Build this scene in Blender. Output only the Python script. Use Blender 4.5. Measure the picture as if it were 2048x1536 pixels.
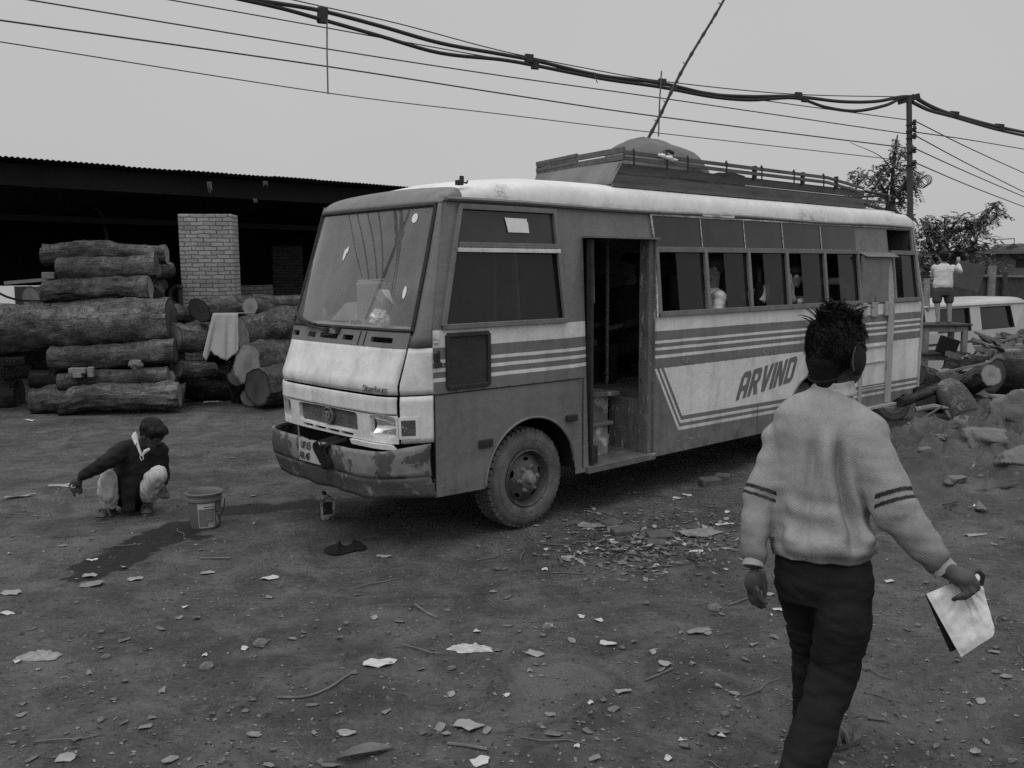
import bpy, bmesh, math, random
from mathutils import Vector as V, Matrix, Euler, noise, Quaternion
from mathutils.geometry import delaunay_2d_cdt

# ------------------------------------------------------------------ camera, sky, sun, exposure
for o in list(bpy.data.objects): bpy.data.objects.remove(o)
scene = bpy.context.scene
COL = scene.collection
PI = math.pi
R = math.radians
rnd = random.Random(7)

CAM_H = 1.97
FPX = 1839.4                       # focal length in pixels of a 2048 wide picture
PITCH, ROLL = R(6.929), R(-0.362)
_cp, _sp = math.cos(PITCH), math.sin(PITCH)
FWD = V((0, _cp, -_sp)); _up = V((0, _sp, _cp)); _rt = V((1, 0, 0))
RT = _rt*math.cos(ROLL) + _up*math.sin(ROLL)
UP = _up*math.cos(ROLL) - _rt*math.sin(ROLL)
cd = bpy.data.cameras.new('camera'); cam = bpy.data.objects.new('camera', cd); COL.objects.link(cam)
cd.sensor_width = 36.0; cd.lens = FPX/2048*36.0; cd.clip_start = 0.05; cd.clip_end = 3000
cam.matrix_world = Matrix(((RT.x, UP.x, -FWD.x, 0), (RT.y, UP.y, -FWD.y, 0), (RT.z, UP.z, -FWD.z, CAM_H), (0, 0, 0, 1)))
scene.camera = cam

world = bpy.data.worlds.new('World'); scene.world = world; world.use_nodes = True
wn, wl = world.node_tree.nodes, world.node_tree.links
wn.clear()
SUN_EL, SUN_AZ = R(58), R(205)     # azimuth clockwise from +Y
sky = wn.new('ShaderNodeTexSky'); sky.sky_type = 'NISHITA'; sky.sun_disc = False
sky.sun_elevation = SUN_EL; sky.sun_rotation = SUN_AZ; sky.dust_density = 6.0; sky.air_density = 1.0; sky.ozone_density = 1.0
bw = wn.new('ShaderNodeRGBToBW'); wl.new(sky.outputs[0], bw.inputs[0])
# overcast: the sky's own gradient is flattened by the cloud deck, faint mottling in it
wtc = wn.new('ShaderNodeTexCoord'); wnz = wn.new('ShaderNodeTexNoise'); wnz.inputs['Scale'].default_value = 1.6; wnz.inputs['Detail'].default_value = 3
wl.new(wtc.outputs['Generated'], wnz.inputs['Vector'])
wmr = wn.new('ShaderNodeMapRange'); wmr.inputs['To Min'].default_value = 0.92; wmr.inputs['To Max'].default_value = 1.08; wl.new(wnz.outputs['Fac'], wmr.inputs['Value'])
wclip = wn.new('ShaderNodeMath'); wclip.operation = 'MINIMUM'; wl.new(bw.outputs[0], wclip.inputs[0]); wclip.inputs[1].default_value = 7.0
wmx = wn.new('ShaderNodeMix'); wmx.data_type = 'FLOAT'; wmx.inputs['Factor'].default_value = 0.86
wl.new(wclip.outputs[0], wmx.inputs['A']); wmx.inputs['B'].default_value = 5.65
wmu = wn.new('ShaderNodeMath'); wmu.operation = 'MULTIPLY'; wl.new(wmx.outputs['Result'], wmu.inputs[0]); wl.new(wmr.outputs['Result'], wmu.inputs[1])
# an overcast sky is brightest overhead
wsx = wn.new('ShaderNodeSeparateXYZ'); wl.new(wtc.outputs['Generated'], wsx.inputs[0])
wze = wn.new('ShaderNodeMapRange'); wze.interpolation_type = 'SMOOTHSTEP'; wze.inputs['From Min'].default_value = .28; wze.inputs['From Max'].default_value = 1.0; wze.inputs['To Min'].default_value = 1.0; wze.inputs['To Max'].default_value = 2.3
wl.new(wsx.outputs[2], wze.inputs['Value'])
wm2 = wn.new('ShaderNodeMath'); wm2.operation = 'MULTIPLY'; wl.new(wmu.outputs[0], wm2.inputs[0]); wl.new(wze.outputs['Result'], wm2.inputs[1])
wcc = wn.new('ShaderNodeCombineColor')
for k in range(3): wl.new(wm2.outputs[0], wcc.inputs[k])
wbg = wn.new('ShaderNodeBackground'); wbg.inputs['Strength'].default_value = 0.1
wl.new(wcc.outputs[0], wbg.inputs['Color'])
wo = wn.new('ShaderNodeOutputWorld'); wl.new(wbg.outputs[0], wo.inputs['Surface'])

sd = bpy.data.lights.new('sun', 'SUN'); sun = bpy.data.objects.new('sun', sd); COL.objects.link(sun)
sd.energy = 0.55; sd.angle = R(32); sd.color = (1, 1, 1)
_sv = V((math.sin(SUN_AZ)*math.cos(SUN_EL), math.cos(SUN_AZ)*math.cos(SUN_EL), math.sin(SUN_EL)))
sun.rotation_euler = _sv.to_track_quat('Z', 'Y').to_euler()

vs = scene.view_settings
vs.view_transform = 'Standard'; vs.look = 'None'; vs.gamma = 1; vs.use_curve_mapping = False; vs.exposure = 0.0
scene.cycles.max_bounces = 8; scene.cycles.transparent_max_bounces = 12; scene.cycles.use_denoising = False

# ------------------------------------------------------------------ placing helpers (2048x1536 picture -> metres)
CAMP = V((0, 0, CAM_H))
def P(px, py, D):                   # point D metres in front of the lens plane
    return CAMP + FWD*D + RT*((px-1024)/FPX*D) - UP*((py-768)/FPX*D)
def G(px, py, z=0.0):               # where the view line meets height z
    r = FWD*FPX + RT*(px-1024) - UP*(py-768)
    return CAMP + r*((z-CAM_H)/r.z)
def lerp(a, b, t): return a+(b-a)*t
def sstep(a, b, x):
    t = min(1, max(0, (x-a)/(b-a))); return t*t*(3-2*t)
def interp(xs, ys, x):
    if x <= xs[0]: return ys[0]
    for i in range(len(xs)-1):
        if x <= xs[i+1]: return ys[i]+(ys[i+1]-ys[i])*(x-xs[i])/(xs[i+1]-xs[i])
    return ys[-1]
def fbm(p, o=3):
    s, a = 0, 1
    for k in range(o): s += a*noise.noise(p); p = p*2.03+V((3.1, 1.7, 9.2)); a *= .5
    return s

# ------------------------------------------------------------------ materials
def grey(v): return (v, v, v, 1)
def mat(name, base, rough=0.8, vary=0.25, scale=6.0, bump=0.0, bscale=40.0, metal=0.0, stretch=(1, 1, 1), spots=None, spec=0.3, detail=6, coords='Object', bdist=0.02):
    """grey surface with mottling, optional second-tone spots (value, scale, threshold, softness) and bump"""
    m = bpy.data.materials.new(name); m.use_nodes = True
    n, l = m.node_tree.nodes, m.node_tree.links
    b = n['Principled BSDF']; b.inputs['Roughness'].default_value = rough; b.inputs['Metallic'].default_value = metal
    b.inputs['Specular IOR Level'].default_value = spec
    tc = n.new('ShaderNodeTexCoord'); mp = n.new('ShaderNodeMapping'); mp.inputs['Scale'].default_value = stretch
    l.new(tc.outputs[coords], mp.inputs['Vector'])
    nz = n.new('ShaderNodeTexNoise'); nz.inputs['Scale'].default_value = scale; nz.inputs['Detail'].default_value = detail; nz.inputs['Roughness'].default_value = 0.6
    l.new(mp.outputs[0], nz.inputs['Vector'])
    mr = n.new('ShaderNodeMapRange'); mr.inputs['From Min'].default_value = .3; mr.inputs['From Max'].default_value = .7
    mr.inputs['To Min'].default_value = base*(1-vary); mr.inputs['To Max'].default_value = base*(1+vary)
    l.new(nz.outputs['Fac'], mr.inputs['Value'])
    out = mr.outputs['Result']
    for sp in (spots or []):
        val, sc, th, soft = sp[:4]
        n2 = n.new('ShaderNodeTexNoise'); n2.inputs['Scale'].default_value = sc; n2.inputs['Detail'].default_value = 7; n2.inputs['Roughness'].default_value = .65
        l.new(mp.outputs[0], n2.inputs['Vector'])
        r2 = n.new('ShaderNodeMapRange'); r2.inputs['From Min'].default_value = th; r2.inputs['From Max'].default_value = th+soft
        l.new(n2.outputs['Fac'], r2.inputs['Value'])
        mx = n.new('ShaderNodeMix'); mx.data_type = 'FLOAT'
        l.new(r2.outputs['Result'], mx.inputs['Factor']); l.new(out, mx.inputs['A']); mx.inputs['B'].default_value = val
        out = mx.outputs['Result']
    cc = n.new('ShaderNodeCombineColor')
    for k in range(3): l.new(out, cc.inputs[k])
    l.new(cc.outputs[0], b.inputs['Base Color'])
    if bump:
        n3 = n.new('ShaderNodeTexNoise'); n3.inputs['Scale'].default_value = bscale; n3.inputs['Detail'].default_value = 6; n3.inputs['Roughness'].default_value = .65
        l.new(mp.outputs[0], n3.inputs['Vector'])
        bp = n.new('ShaderNodeBump'); bp.inputs['Strength'].default_value = bump; bp.inputs['Distance'].default_value = bdist
        l.new(n3.outputs['Fac'], bp.inputs['Height']); l.new(bp.outputs[0], b.inputs['Normal'])
    m['val'] = base
    return m

class NG:
    """tiny node-graph writer for shader maths"""
    def __init__(s, m): s.n, s.l, s.m = m.node_tree.nodes, m.node_tree.links, m
    def math(s, op, a, b=None, c=None):
        k = s.n.new('ShaderNodeMath'); k.operation = op
        for i, v in enumerate((a, b, c)):
            if v is None: continue
            if isinstance(v, (int, float)): k.inputs[i].default_value = v
            else: s.l.new(v, k.inputs[i])
        return k.outputs[0]
    def mix(s, f, a, b):
        k = s.n.new('ShaderNodeMix'); k.data_type = 'FLOAT'
        for nm, v in (('Factor', f), ('A', a), ('B', b)):
            if isinstance(v, (int, float)): k.inputs[nm].default_value = v
            else: s.l.new(v, k.inputs[nm])
        return k.outputs['Result']
    def step(s, x, lo, hi=None, soft=.0015):    # 1 between lo and hi
        a = s.n.new('ShaderNodeMapRange'); a.inputs['From Min'].default_value = lo-soft; a.inputs['From Max'].default_value = lo+soft; s.l.new(x, a.inputs['Value'])
        if hi is None: return a.outputs['Result']
        b = s.n.new('ShaderNodeMapRange'); b.inputs['From Min'].default_value = hi-soft; b.inputs['From Max'].default_value = hi+soft
        b.inputs['To Min'].default_value = 1; b.inputs['To Max'].default_value = 0; s.l.new(x, b.inputs['Value'])
        return s.math('MULTIPLY', a.outputs['Result'], b.outputs['Result'])
    def noise(s, vec, scale, detail=5, rough=.6, dist=0):
        k = s.n.new('ShaderNodeTexNoise'); k.inputs['Scale'].default_value = scale; k.inputs['Detail'].default_value = detail; k.inputs['Roughness'].default_value = rough; k.inputs['Distortion'].default_value = dist
        if vec is not None: s.l.new(vec, k.inputs['Vector'])
        return k.outputs['Fac']
    def mapr(s, x, a, b, c, d):
        k = s.n.new('ShaderNodeMapRange')
        for nm, v in (('From Min', a), ('From Max', b), ('To Min', c), ('To Max', d)): k.inputs[nm].default_value = v
        s.l.new(x, k.inputs['Value']); return k.outputs['Result']
    def coords(s, kind='Object', scale=(1, 1, 1)):
        t = s.n.new('ShaderNodeTexCoord'); mp = s.n.new('ShaderNodeMapping'); mp.inputs['Scale'].default_value = scale
        s.l.new(t.outputs[kind], mp.inputs['Vector']); return mp.outputs[0]
    def xyz(s, v):
        k = s.n.new('ShaderNodeSeparateXYZ'); s.l.new(v, k.inputs[0]); return k.outputs
    def color(s, x, bsdf):
        k = s.n.new('ShaderNodeCombineColor')
        for i in range(3):
            if isinstance(x, (int, float)): k.inputs[i].default_value = x
            else: s.l.new(x, k.inputs[i])
        s.l.new(k.outputs[0], bsdf.inputs['Base Color'])
    def bump(s, h, bsdf, strength=.3, dist=.02):
        k = s.n.new('ShaderNodeBump'); k.inputs['Strength'].default_value = strength; k.inputs['Distance'].default_value = dist
        s.l.new(h, k.inputs['Height']); s.l.new(k.outputs[0], bsdf.inputs['Normal'])

def newmat(name, rough=.6, spec=.3):
    m = bpy.data.materials.new(name); m.use_nodes = True
    b = m.node_tree.nodes['Principled BSDF']; b.inputs['Roughness'].default_value = rough; b.inputs['Specular IOR Level'].default_value = spec
    return m, b, NG(m)

def glass(name, tint, dust, dust_val=.5, refl=1.0, rough=.02):
    m = bpy.data.materials.new(name); m.use_nodes = True
    n, l = m.node_tree.nodes, m.node_tree.links; g = NG(m)
    n.remove(n['Principled BSDF']); out = n['Material Output']
    tr = n.new('ShaderNodeBsdfTransparent'); tr.inputs[0].default_value = grey(tint)
    gl = n.new('ShaderNodeBsdfGlossy'); gl.inputs['Roughness'].default_value = rough; gl.inputs[0].default_value = grey(.95)
    df = n.new('ShaderNodeBsdfDiffuse'); df.inputs[0].default_value = grey(dust_val)
    lw = n.new('ShaderNodeLayerWeight'); lw.inputs['Blend'].default_value = .5
    f = g.math('MINIMUM', g.math('MULTIPLY', g.math('ADD', .04, g.math('MULTIPLY', g.math('POWER', lw.outputs['Facing'], 5), .9)), refl), .95)
    m1 = n.new('ShaderNodeMixShader'); l.new(f, m1.inputs[0]); l.new(tr.outputs[0], m1.inputs[1]); l.new(gl.outputs[0], m1.inputs[2])
    vec = g.coords('Object', (1, 1, 1)); nz = g.noise(vec, 3.0, 6, .65)
    d = g.mapr(nz, .3, .75, dust*.6, dust*1.5)
    m2 = n.new('ShaderNodeMixShader'); l.new(d, m2.inputs[0]); l.new(m1.outputs[0], m2.inputs[1]); l.new(df.outputs[0], m2.inputs[2])
    l.new(m2.outputs[0], out.inputs['Surface'])
    return m

# ------------------------------------------------------------------ mesh builder
class MB:
    def __init__(s): s.v, s.f, s.mi = [], [], []
    def add(s, vs, fs, m=0):
        o = len(s.v); s.v += [tuple(p) for p in vs]
        for f in fs: s.f.append(tuple(i+o for i in f)); s.mi.append(m)
        return s
    def quad(s, a, b, c, d, m=0): return s.add([a, b, c, d], [(0, 1, 2, 3)], m)
    def box(s, c, size, rot=None, m=0):
        hx, hy, hz = size[0]/2, size[1]/2, size[2]/2
        vs = [V((x, y, z)) for x in (-hx, hx) for y in (-hy, hy) for z in (-hz, hz)]
        if rot is not None: vs = [rot @ p for p in vs]
        c = V(c)
        return s.add([p+c for p in vs], [(0, 1, 3, 2), (4, 6, 7, 5), (0, 4, 5, 1), (2, 3, 7, 6), (0, 2, 6, 4), (1, 5, 7, 3)], m)
    def bx(s, x0, x1, y0, y1, z0, z1, m=0): return s.box(((x0+x1)/2, (y0+y1)/2, (z0+z1)/2), (x1-x0, y1-y0, z1-z0), None, m)
    def bar(s, a, b, w, h=None, m=0, upv=V((0, 0, 1))):
        a, b = V(a), V(b); h = h or w; d = (b-a); L = d.length
        if L < 1e-6: return s
        d.normalize(); sd = d.cross(upv)
        if sd.length < 1e-4: sd = d.cross(V((1, 0, 0)))
        sd.normalize(); u = sd.cross(d)
        vs = []
        for q in (a, b):
            for sx, sz in ((-1, -1), (1, -1), (1, 1), (-1, 1)): vs.append(q+sd*(w/2*sx)+u*(h/2*sz))
        return s.add(vs, [(3, 2, 1, 0), (4, 5, 6, 7), (0, 1, 5, 4), (1, 2, 6, 5), (2, 3, 7, 6), (3, 0, 4, 7)], m)
    def tube(s, pts, r, n=8, m=0, cap=True, squash=None):
        pts = [V(p) for p in pts]; rs = r if isinstance(r, (list, tuple)) else [r]*len(pts)
        t0 = (pts[1]-pts[0]).normalized(); ref = V((0, 0, 1)) if abs(t0.z) < .9 else V((1, 0, 0))
        u = t0.cross(ref).normalized(); rings = []
        for i, p in enumerate(pts):
            t = (pts[min(i+1, len(pts)-1)]-pts[max(i-1, 0)]).normalized()
            u = (u-t*u.dot(t)).normalized(); w = t.cross(u)
            rings.append([p+(u*math.cos(2*PI*k/n)+w*math.sin(2*PI*k/n))*rs[i] for k in range(n)])
        vs = [q for rg in rings for q in rg]; fs = []
        for i in range(len(pts)-1):
            for k in range(n): fs.append((i*n+k, i*n+(k+1) % n, (i+1)*n+(k+1) % n, (i+1)*n+k))
        if cap: fs += [tuple(reversed(range(n))), tuple((len(pts)-1)*n+k for k in range(n))]
        return s.add(vs, fs, m)
    def lathe(s, prof, n=24, M=None, m=0, closed=False):
        """prof: (radius, height) about local Z, M places it"""
        vs = [V((r*math.cos(2*PI*k/n), r*math.sin(2*PI*k/n), h)) for r, h in prof for k in range(n)]
        if M is not None: vs = [M @ p for p in vs]
        fs = []
        for i in range(len(prof)-1):
            for k in range(n): fs.append((i*n+k, i*n+(k+1) % n, (i+1)*n+(k+1) % n, (i+1)*n+k))
        return s.add(vs, fs, m)
    def grid(s, fn, nu, nv, m=0, flip=False):
        vs = [V(fn(i/nu, j/nv)) for i in range(nu+1) for j in range(nv+1)]; fs = []
        for i in range(nu):
            for j in range(nv):
                q = (i*(nv+1)+j, (i+1)*(nv+1)+j, (i+1)*(nv+1)+j+1, i*(nv+1)+j+1)
                fs.append(tuple(reversed(q)) if flip else q)
        return s.add(vs, fs, m)
    def ball(s, c, r, m=0, nu=14, nv=9, rot=None, lump=0, seed=0, sc=3.0):
        c = V(c); r = V(r) if not isinstance(r, (int, float)) else V((r, r, r)); vs, fs = [], []
        for j in range(nv+1):
            for i in range(nu):
                th, ph = PI*j/nv, 2*PI*i/nu
                d = V((math.sin(th)*math.cos(ph), math.sin(th)*math.sin(ph), math.cos(th)))
                k = 1+lump*noise.noise(d*sc+V((seed*7.3, seed*3.1, 0)))
                p = V((d.x*r.x, d.y*r.y, d.z*r.z))*k
                if rot is not None: p = rot @ p
                vs.append(p+c)
        for j in range(nv):
            for i in range(nu): fs.append((j*nu+i, (j+1)*nu+i, (j+1)*nu+(i+1) % nu, j*nu+(i+1) % nu))
        return s.add(vs, fs, m)
    def plate(s, outer, holes, fn, m=0, extra=None):
        """flat polygon with holes in 2-D, mapped to space by fn(u,v)"""
        pts, edges, faces = [], [], []
        def loop(L):
            o = len(pts); pts.extend([V(p) for p in L]); edges.extend([(o+i, o+(i+1) % len(L)) for i in range(len(L))])
        loop(outer)
        for hl in holes: loop(hl)
        for L in (extra or []):
            o = len(pts); pts.extend([V(p) for p in L]); edges.extend([(o+i, o+i+1) for i in range(len(L)-1)])
        r = delaunay_2d_cdt(pts, edges, [], 0, 1e-5)
        def inside(p, L):
            c = False; n = len(L)
            for i in range(n):
                x1, y1 = L[i]; x2, y2 = L[(i+1) % n]
                if (y1 > p[1]) != (y2 > p[1]) and p[0] < (x2-x1)*(p[1]-y1)/(y2-y1)+x1: c = not c
            return c
        fs = []
        for f in r[2]:
            c = sum((r[0][i] for i in f), V((0, 0)))/len(f)
            if inside(c, outer) and not any(inside(c, hl) for hl in holes): fs.append(tuple(f))
        return s.add([fn(p[0], p[1]) for p in r[0]], fs, m)
    def build(s, name, mats, parent=None, smooth=False, bevel=0, loc=None, solid=0, subsurf=0, off=-1, weld=False):
        me = bpy.data.meshes.new(name); me.from_pydata(s.v, [], s.f)
        mats = mats if isinstance(mats, (list, tuple)) else [mats]
        for mm in mats: me.materials.append(mm)
        if len(mats) > 1: me.polygons.foreach_set('material_index', s.mi)
        bm = bmesh.new(); bm.from_mesh(me)
        if weld: bmesh.ops.remove_doubles(bm, verts=bm.verts, dist=1e-5)
        bmesh.ops.recalc_face_normals(bm, faces=bm.faces) if not weld == 'keep' else None
        bm.to_mesh(me); bm.free()
        if smooth: me.polygons.foreach_set('use_smooth', [True]*len(me.polygons))
        me.update()
        o = bpy.data.objects.new(name, me); COL.objects.link(o)
        if parent is not None: o.parent = parent
        if loc is not None: o.location = loc
        if solid: md = o.modifiers.new('s', 'SOLIDIFY'); md.thickness = solid; md.offset = off
        if bevel: md = o.modifiers.new('b', 'BEVEL'); md.width = bevel; md.segments = 2; md.limit_method = 'ANGLE'
        if subsurf: md = o.modifiers.new('u', 'SUBSURF'); md.levels = subsurf; md.render_levels = subsurf
        if smooth and not subsurf:
            try:
                for e in me.edges: pass
                me.set_sharp_from_angle(angle=R(42))
            except Exception: pass
        return o
    def centred(s, name, mats, label, cat, group=None, **k):
        """top-level thing whose origin sits at the middle of its base"""
        xs = [p[0] for p in s.v]; ys = [p[1] for p in s.v]; zs = [p[2] for p in s.v]
        c = V(((min(xs)+max(xs))/2, (min(ys)+max(ys))/2, min(zs)))
        s.v = [tuple(V(p)-c) for p in s.v]
        o = s.build(name, mats, None, loc=c, **k); tag(o, label, cat, group); return o

def tag(o, label=None, cat=None, group=None, kind=None):
    if label: o['label'] = label
    if cat: o['category'] = cat
    if group: o['group'] = group
    if kind: o['kind'] = kind
    return o
def empty(name, loc, label, cat, group=None, rz=0):
    o = bpy.data.objects.new(name, None); COL.objects.link(o); o.location = loc; o.rotation_euler = (0, 0, rz); o.empty_display_size = .1
    return tag(o, label, cat, group)
def catmull(pts, n=8):
    pts = [V(p) for p in pts]; q = [pts[0]*2-pts[1]]+pts+[pts[-1]*2-pts[-2]]; out = []
    for i in range(1, len(q)-2):
        for k in range(n):
            t = k/n; a, b, c, d = q[i-1], q[i], q[i+1], q[i+2]
            out.append(0.5*((2*b)+(c-a)*t+(2*a-5*b+4*c-d)*t*t+(3*b-a-3*c+d)*t**3))
    out.append(pts[-1]); return out
def rel(pts, o): return [V(p)-V(o) for p in pts]

# ------------------------------------------------------------------ ground
MOUND_C = V((4.9, 8.6))
def ground_z(x, y):
    d = math.hypot(x, y)
    z = 0.018*noise.noise(V((x*.5, y*.5, 0)))
    if d < 16:
        z += 0.011*fbm(V((x*2.2, y*2.2, 4)), 3)
        if d < 9: z += 0.0045*fbm(V((x*11, y*11, 8)), 2)
    m = math.exp(-(((x-MOUND_C.x)/1.45)**2+((y-MOUND_C.y)/1.25)**2))
    if m > .01:
        p = V((x*2.1, y*2.1, 3))
        z += m*(.50+.17*noise.noise(p)+.12*abs(noise.noise(p*2.7))+.07*noise.noise(p*6.1)+.03*noise.noise(p*14))
    z -= .42*sstep(12.8, 15.5, y)*sstep(4.0, 7.0, x)
    return z
# ground keeps level under the bus tyres: noise there is only a couple of centimetres
def build_ground():
    mb = MB()
    ds = [.4]; 
    while ds[-1] < 26: ds.append(ds[-1]*1.0085)
    while ds[-1] < 900: ds.append(ds[-1]*1.06)
    an = []; a = -180
    while a < 180:
        an.append(a); a += .3 if -34 <= a < 34 else 4
    n = len(an); vs = [(0, 0, ground_z(0, 0))]
    for d in ds:
        for a in an:
            x, y = d*math.sin(R(a)), d*math.cos(R(a)); vs.append((x, y, ground_z(x, y)))
    fs = [(0, 1+(k+1) % n, 1+k) for k in range(n)]
    for i in range(len(ds)-1):
        for k in range(n): fs.append((1+i*n+k, 1+i*n+(k+1) % n, 1+(i+1)*n+(k+1) % n, 1+(i+1)*n+k))
    mb.add(vs, fs)
    m, b, g = newmat('dirt', .95, .12)
    c = g.coords('Object')
    big = g.noise(c, .55, 5, .6); mid = g.noise(c, 3.2, 7, .68, .4); fine = g.noise(c, 34, 5, .7)
    v = g.mapr(big, .3, .7, .082, .130)
    v = g.math('MULTIPLY', v, g.mapr(mid, .28, .72, .62, 1.38))
    v = g.math('MULTIPLY', v, g.mapr(fine, .25, .75, .62, 1.38))
    # trodden pale dust in patches, and darker oily patches
    p1 = g.noise(c, 1.9, 7, .72, .8); v = g.mix(g.math('MULTIPLY', g.mapr(p1, .48, .60, 0, 1), .55), v, .205)
    p2 = g.noise(g.coords('Object', (1, 1.6, 1)), .8, 6, .7, .8); v = g.mix(g.math('MULTIPLY', g.mapr(p2, .50, .63, 0, 1), .62), v, .058)
    p3 = g.noise(g.coords('Object', (1.3, 1, 1)), 4.6, 7, .75, .3); v = g.mix(g.math('MULTIPLY', g.mapr(p3, .57, .62, 0, 1), .55), v, .18)
    # chips and crumbs
    vo = g.n.new('ShaderNodeTexVoronoi'); vo.inputs['Scale'].default_value = 26; vo.inputs['Randomness'].default_value = 1; g.l.new(c, vo.inputs['Vector'])
    sel = g.noise(c, 7, 2); chip = g.math('MULTIPLY', g.step(vo.outputs['Distance'], -1, .17, .05), g.mapr(sel, .47, .58, 0, 1))
    v = g.mix(g.math('MULTIPLY', chip, .5), v, .22)
    vo2 = g.n.new('ShaderNodeTexVoronoi'); vo2.inputs['Scale'].default_value = 41; g.l.new(c, vo2.inputs['Vector'])
    chip2 = g.math('MULTIPLY', g.step(vo2.outputs['Distance'], -1, .2, .06), g.mapr(g.noise(c, 9.3, 2), .52, .6, 0, 1))
    v = g.mix(g.math('MULTIPLY', chip2, .5), v, .05)
    # wet stains: spilt water that ran from the bucket, with wobbling edges
    wob = g.n.new('ShaderNodeTexNoise'); wob.inputs['Scale'].default_value = 3.5; wob.inputs['Detail'].default_value = 8; wob.inputs['Roughness'].default_value = .68; g.l.new(c, wob.inputs['Vector'])
    wv = g.n.new('ShaderNodeVectorMath'); wv.operation = 'MULTIPLY_ADD'; g.l.new(wob.outputs['Color'], wv.inputs[0]); wv.inputs[1].default_value = (.46, .46, 0); g.l.new(c, wv.inputs[2])
    sx = g.xyz(wv.outputs[0])
    wet = None
    def seg(p, q, r):
        nonlocal wet
        p, q = V(p)+V((.23, .23)), V(q)+V((.23, .23)); d = q-p; L2 = d.length_squared
        ax = g.math('SUBTRACT', sx[0], p.x); ay = g.math('SUBTRACT', sx[1], p.y)
        t = g.math('DIVIDE', g.math('ADD', g.math('MULTIPLY', ax, d.x), g.math('MULTIPLY', ay, d.y)), L2)
        t = g.math('MINIMUM', g.math('MAXIMUM', t, 0), 1)
        ex = g.math('SUBTRACT', ax, g.math('MULTIPLY', t, d.x)); ey = g.math('SUBTRACT', ay, g.math('MULTIPLY', t, d.y))
        dd = g.math('SQRT', g.math('ADD', g.math('MULTIPLY', ex, ex), g.math('MULTIPLY', ey, ey)))
        k = g.mapr(dd, r-.014, r+.012, 1, 0)
        wet = k if wet is None else g.math('MAXIMUM', wet, k)
    q = lambda x, y: G(x, y).xy
    seg(q(372, 1055), q(300, 1085), .22); seg(q(290, 1090), q(215, 1128), .2); seg(q(215, 1128), q(170, 1160), .1)
    seg(q(455, 1022), q(620, 1008), .17); seg(q(620, 1008), q(700, 1010), .12); seg(q(392, 1076), q(405, 1078), .09)
    v = g.mix(g.math('MULTIPLY', wet, .90), v, .026)
    g.color(v, b)
    g.l.new(g.mapr(wet, 0, 1, .95, .6), b.inputs['Roughness'])
    h = g.math('ADD', g.math('MULTIPLY', mid, .9), g.math('ADD', g.math('MULTIPLY', fine, .5), g.math('MULTIPLY', chip, .25)))
    h = g.math('ADD', h, g.math('MULTIPLY', g.noise(c, 95, 4, .7), .3))
    g.bump(h, b, 1.0, .05)
    o = mb.build('ground', m, smooth=True); tag(o, kind='structure')
build_ground()
DIRT = bpy.data.materials['dirt']
def build_mound():
    mb = MB(); cx, cy = MOUND_C
    def f(u, v):
        x, y = cx-2.6+5.2*u, cy-2.3+4.6*v; m = math.exp(-(((x-cx)/1.45)**2+((y-cy)/1.25)**2)); e = sstep(0, .09, min(u, 1-u, v, 1-v)); p = V((x, y, 0))
        ck = 1-abs(noise.noise(p*3.3+V((0, 0, 2))))*1.7; ck2 = 1-abs(noise.noise(p*8.5+V((0, 0, 5))))*1.7
        d = (.075*ck+.045*ck2+.05*noise.noise(p*5.2)+.028*noise.noise(p*13)+.016*noise.noise(p*29)+.009*noise.noise(p*60))*min(1, m*2.2)*e
        return V((x, y, ground_z(x, y)-.035*(1-e)-.02+d))
    mb.grid(f, 230, 210); o = mb.build('dirt_mound', mat('dry clayey soil', .112, .97, .35, 2.6, .8, 34, spots=[(.09, 5, .58, .1), (.25, 9, .62, .08)], spec=.1, bdist=.03), smooth=True); tag(o, kind='structure')
build_mound()

# ------------------------------------------------------------------ shared materials
M = {}
M['rubber'] = mat('dusty rubber', .11, .9, .35, 9, .35, 60, spots=[(.19, 3.5, .48, .2), (.035, 14, .6, .08)])
M['rim'] = mat('greasy wheel steel', .06, .5, .4, 12, .2, 50, spots=[(.13, 9, .52, .15)], spec=.5)
M['hub'] = mat('dusty hub steel', .20, .55, .35, 15, .2, 60, spots=[(.04, 12, .55, .1)], spec=.5)
M['black'] = mat('black void', .012, .9, .2, 6)
M['dark'] = mat('dark metal', .03, .6, .3, 12, .15, 60)
M['steel'] = mat('grey steel', .16, .5, .3, 14, .15, 60, spec=.5)
M['chrome'] = mat('dull chrome', .5, .28, .15, 20, metal=.9)
M['lens'] = glass('lamp lens', .95, .05, .6, 2.0, .05)
M['white'] = mat('white paper', .78, .85, .08, 12, .15, 30)
M['plate'] = mat('hand painted plate', .42, .7, .12, 12, spots=[(.2, 18, .62, .08)])
M['ink'] = mat('black paint', .02, .7, .1, 20)
M['bark'] = None

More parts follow.
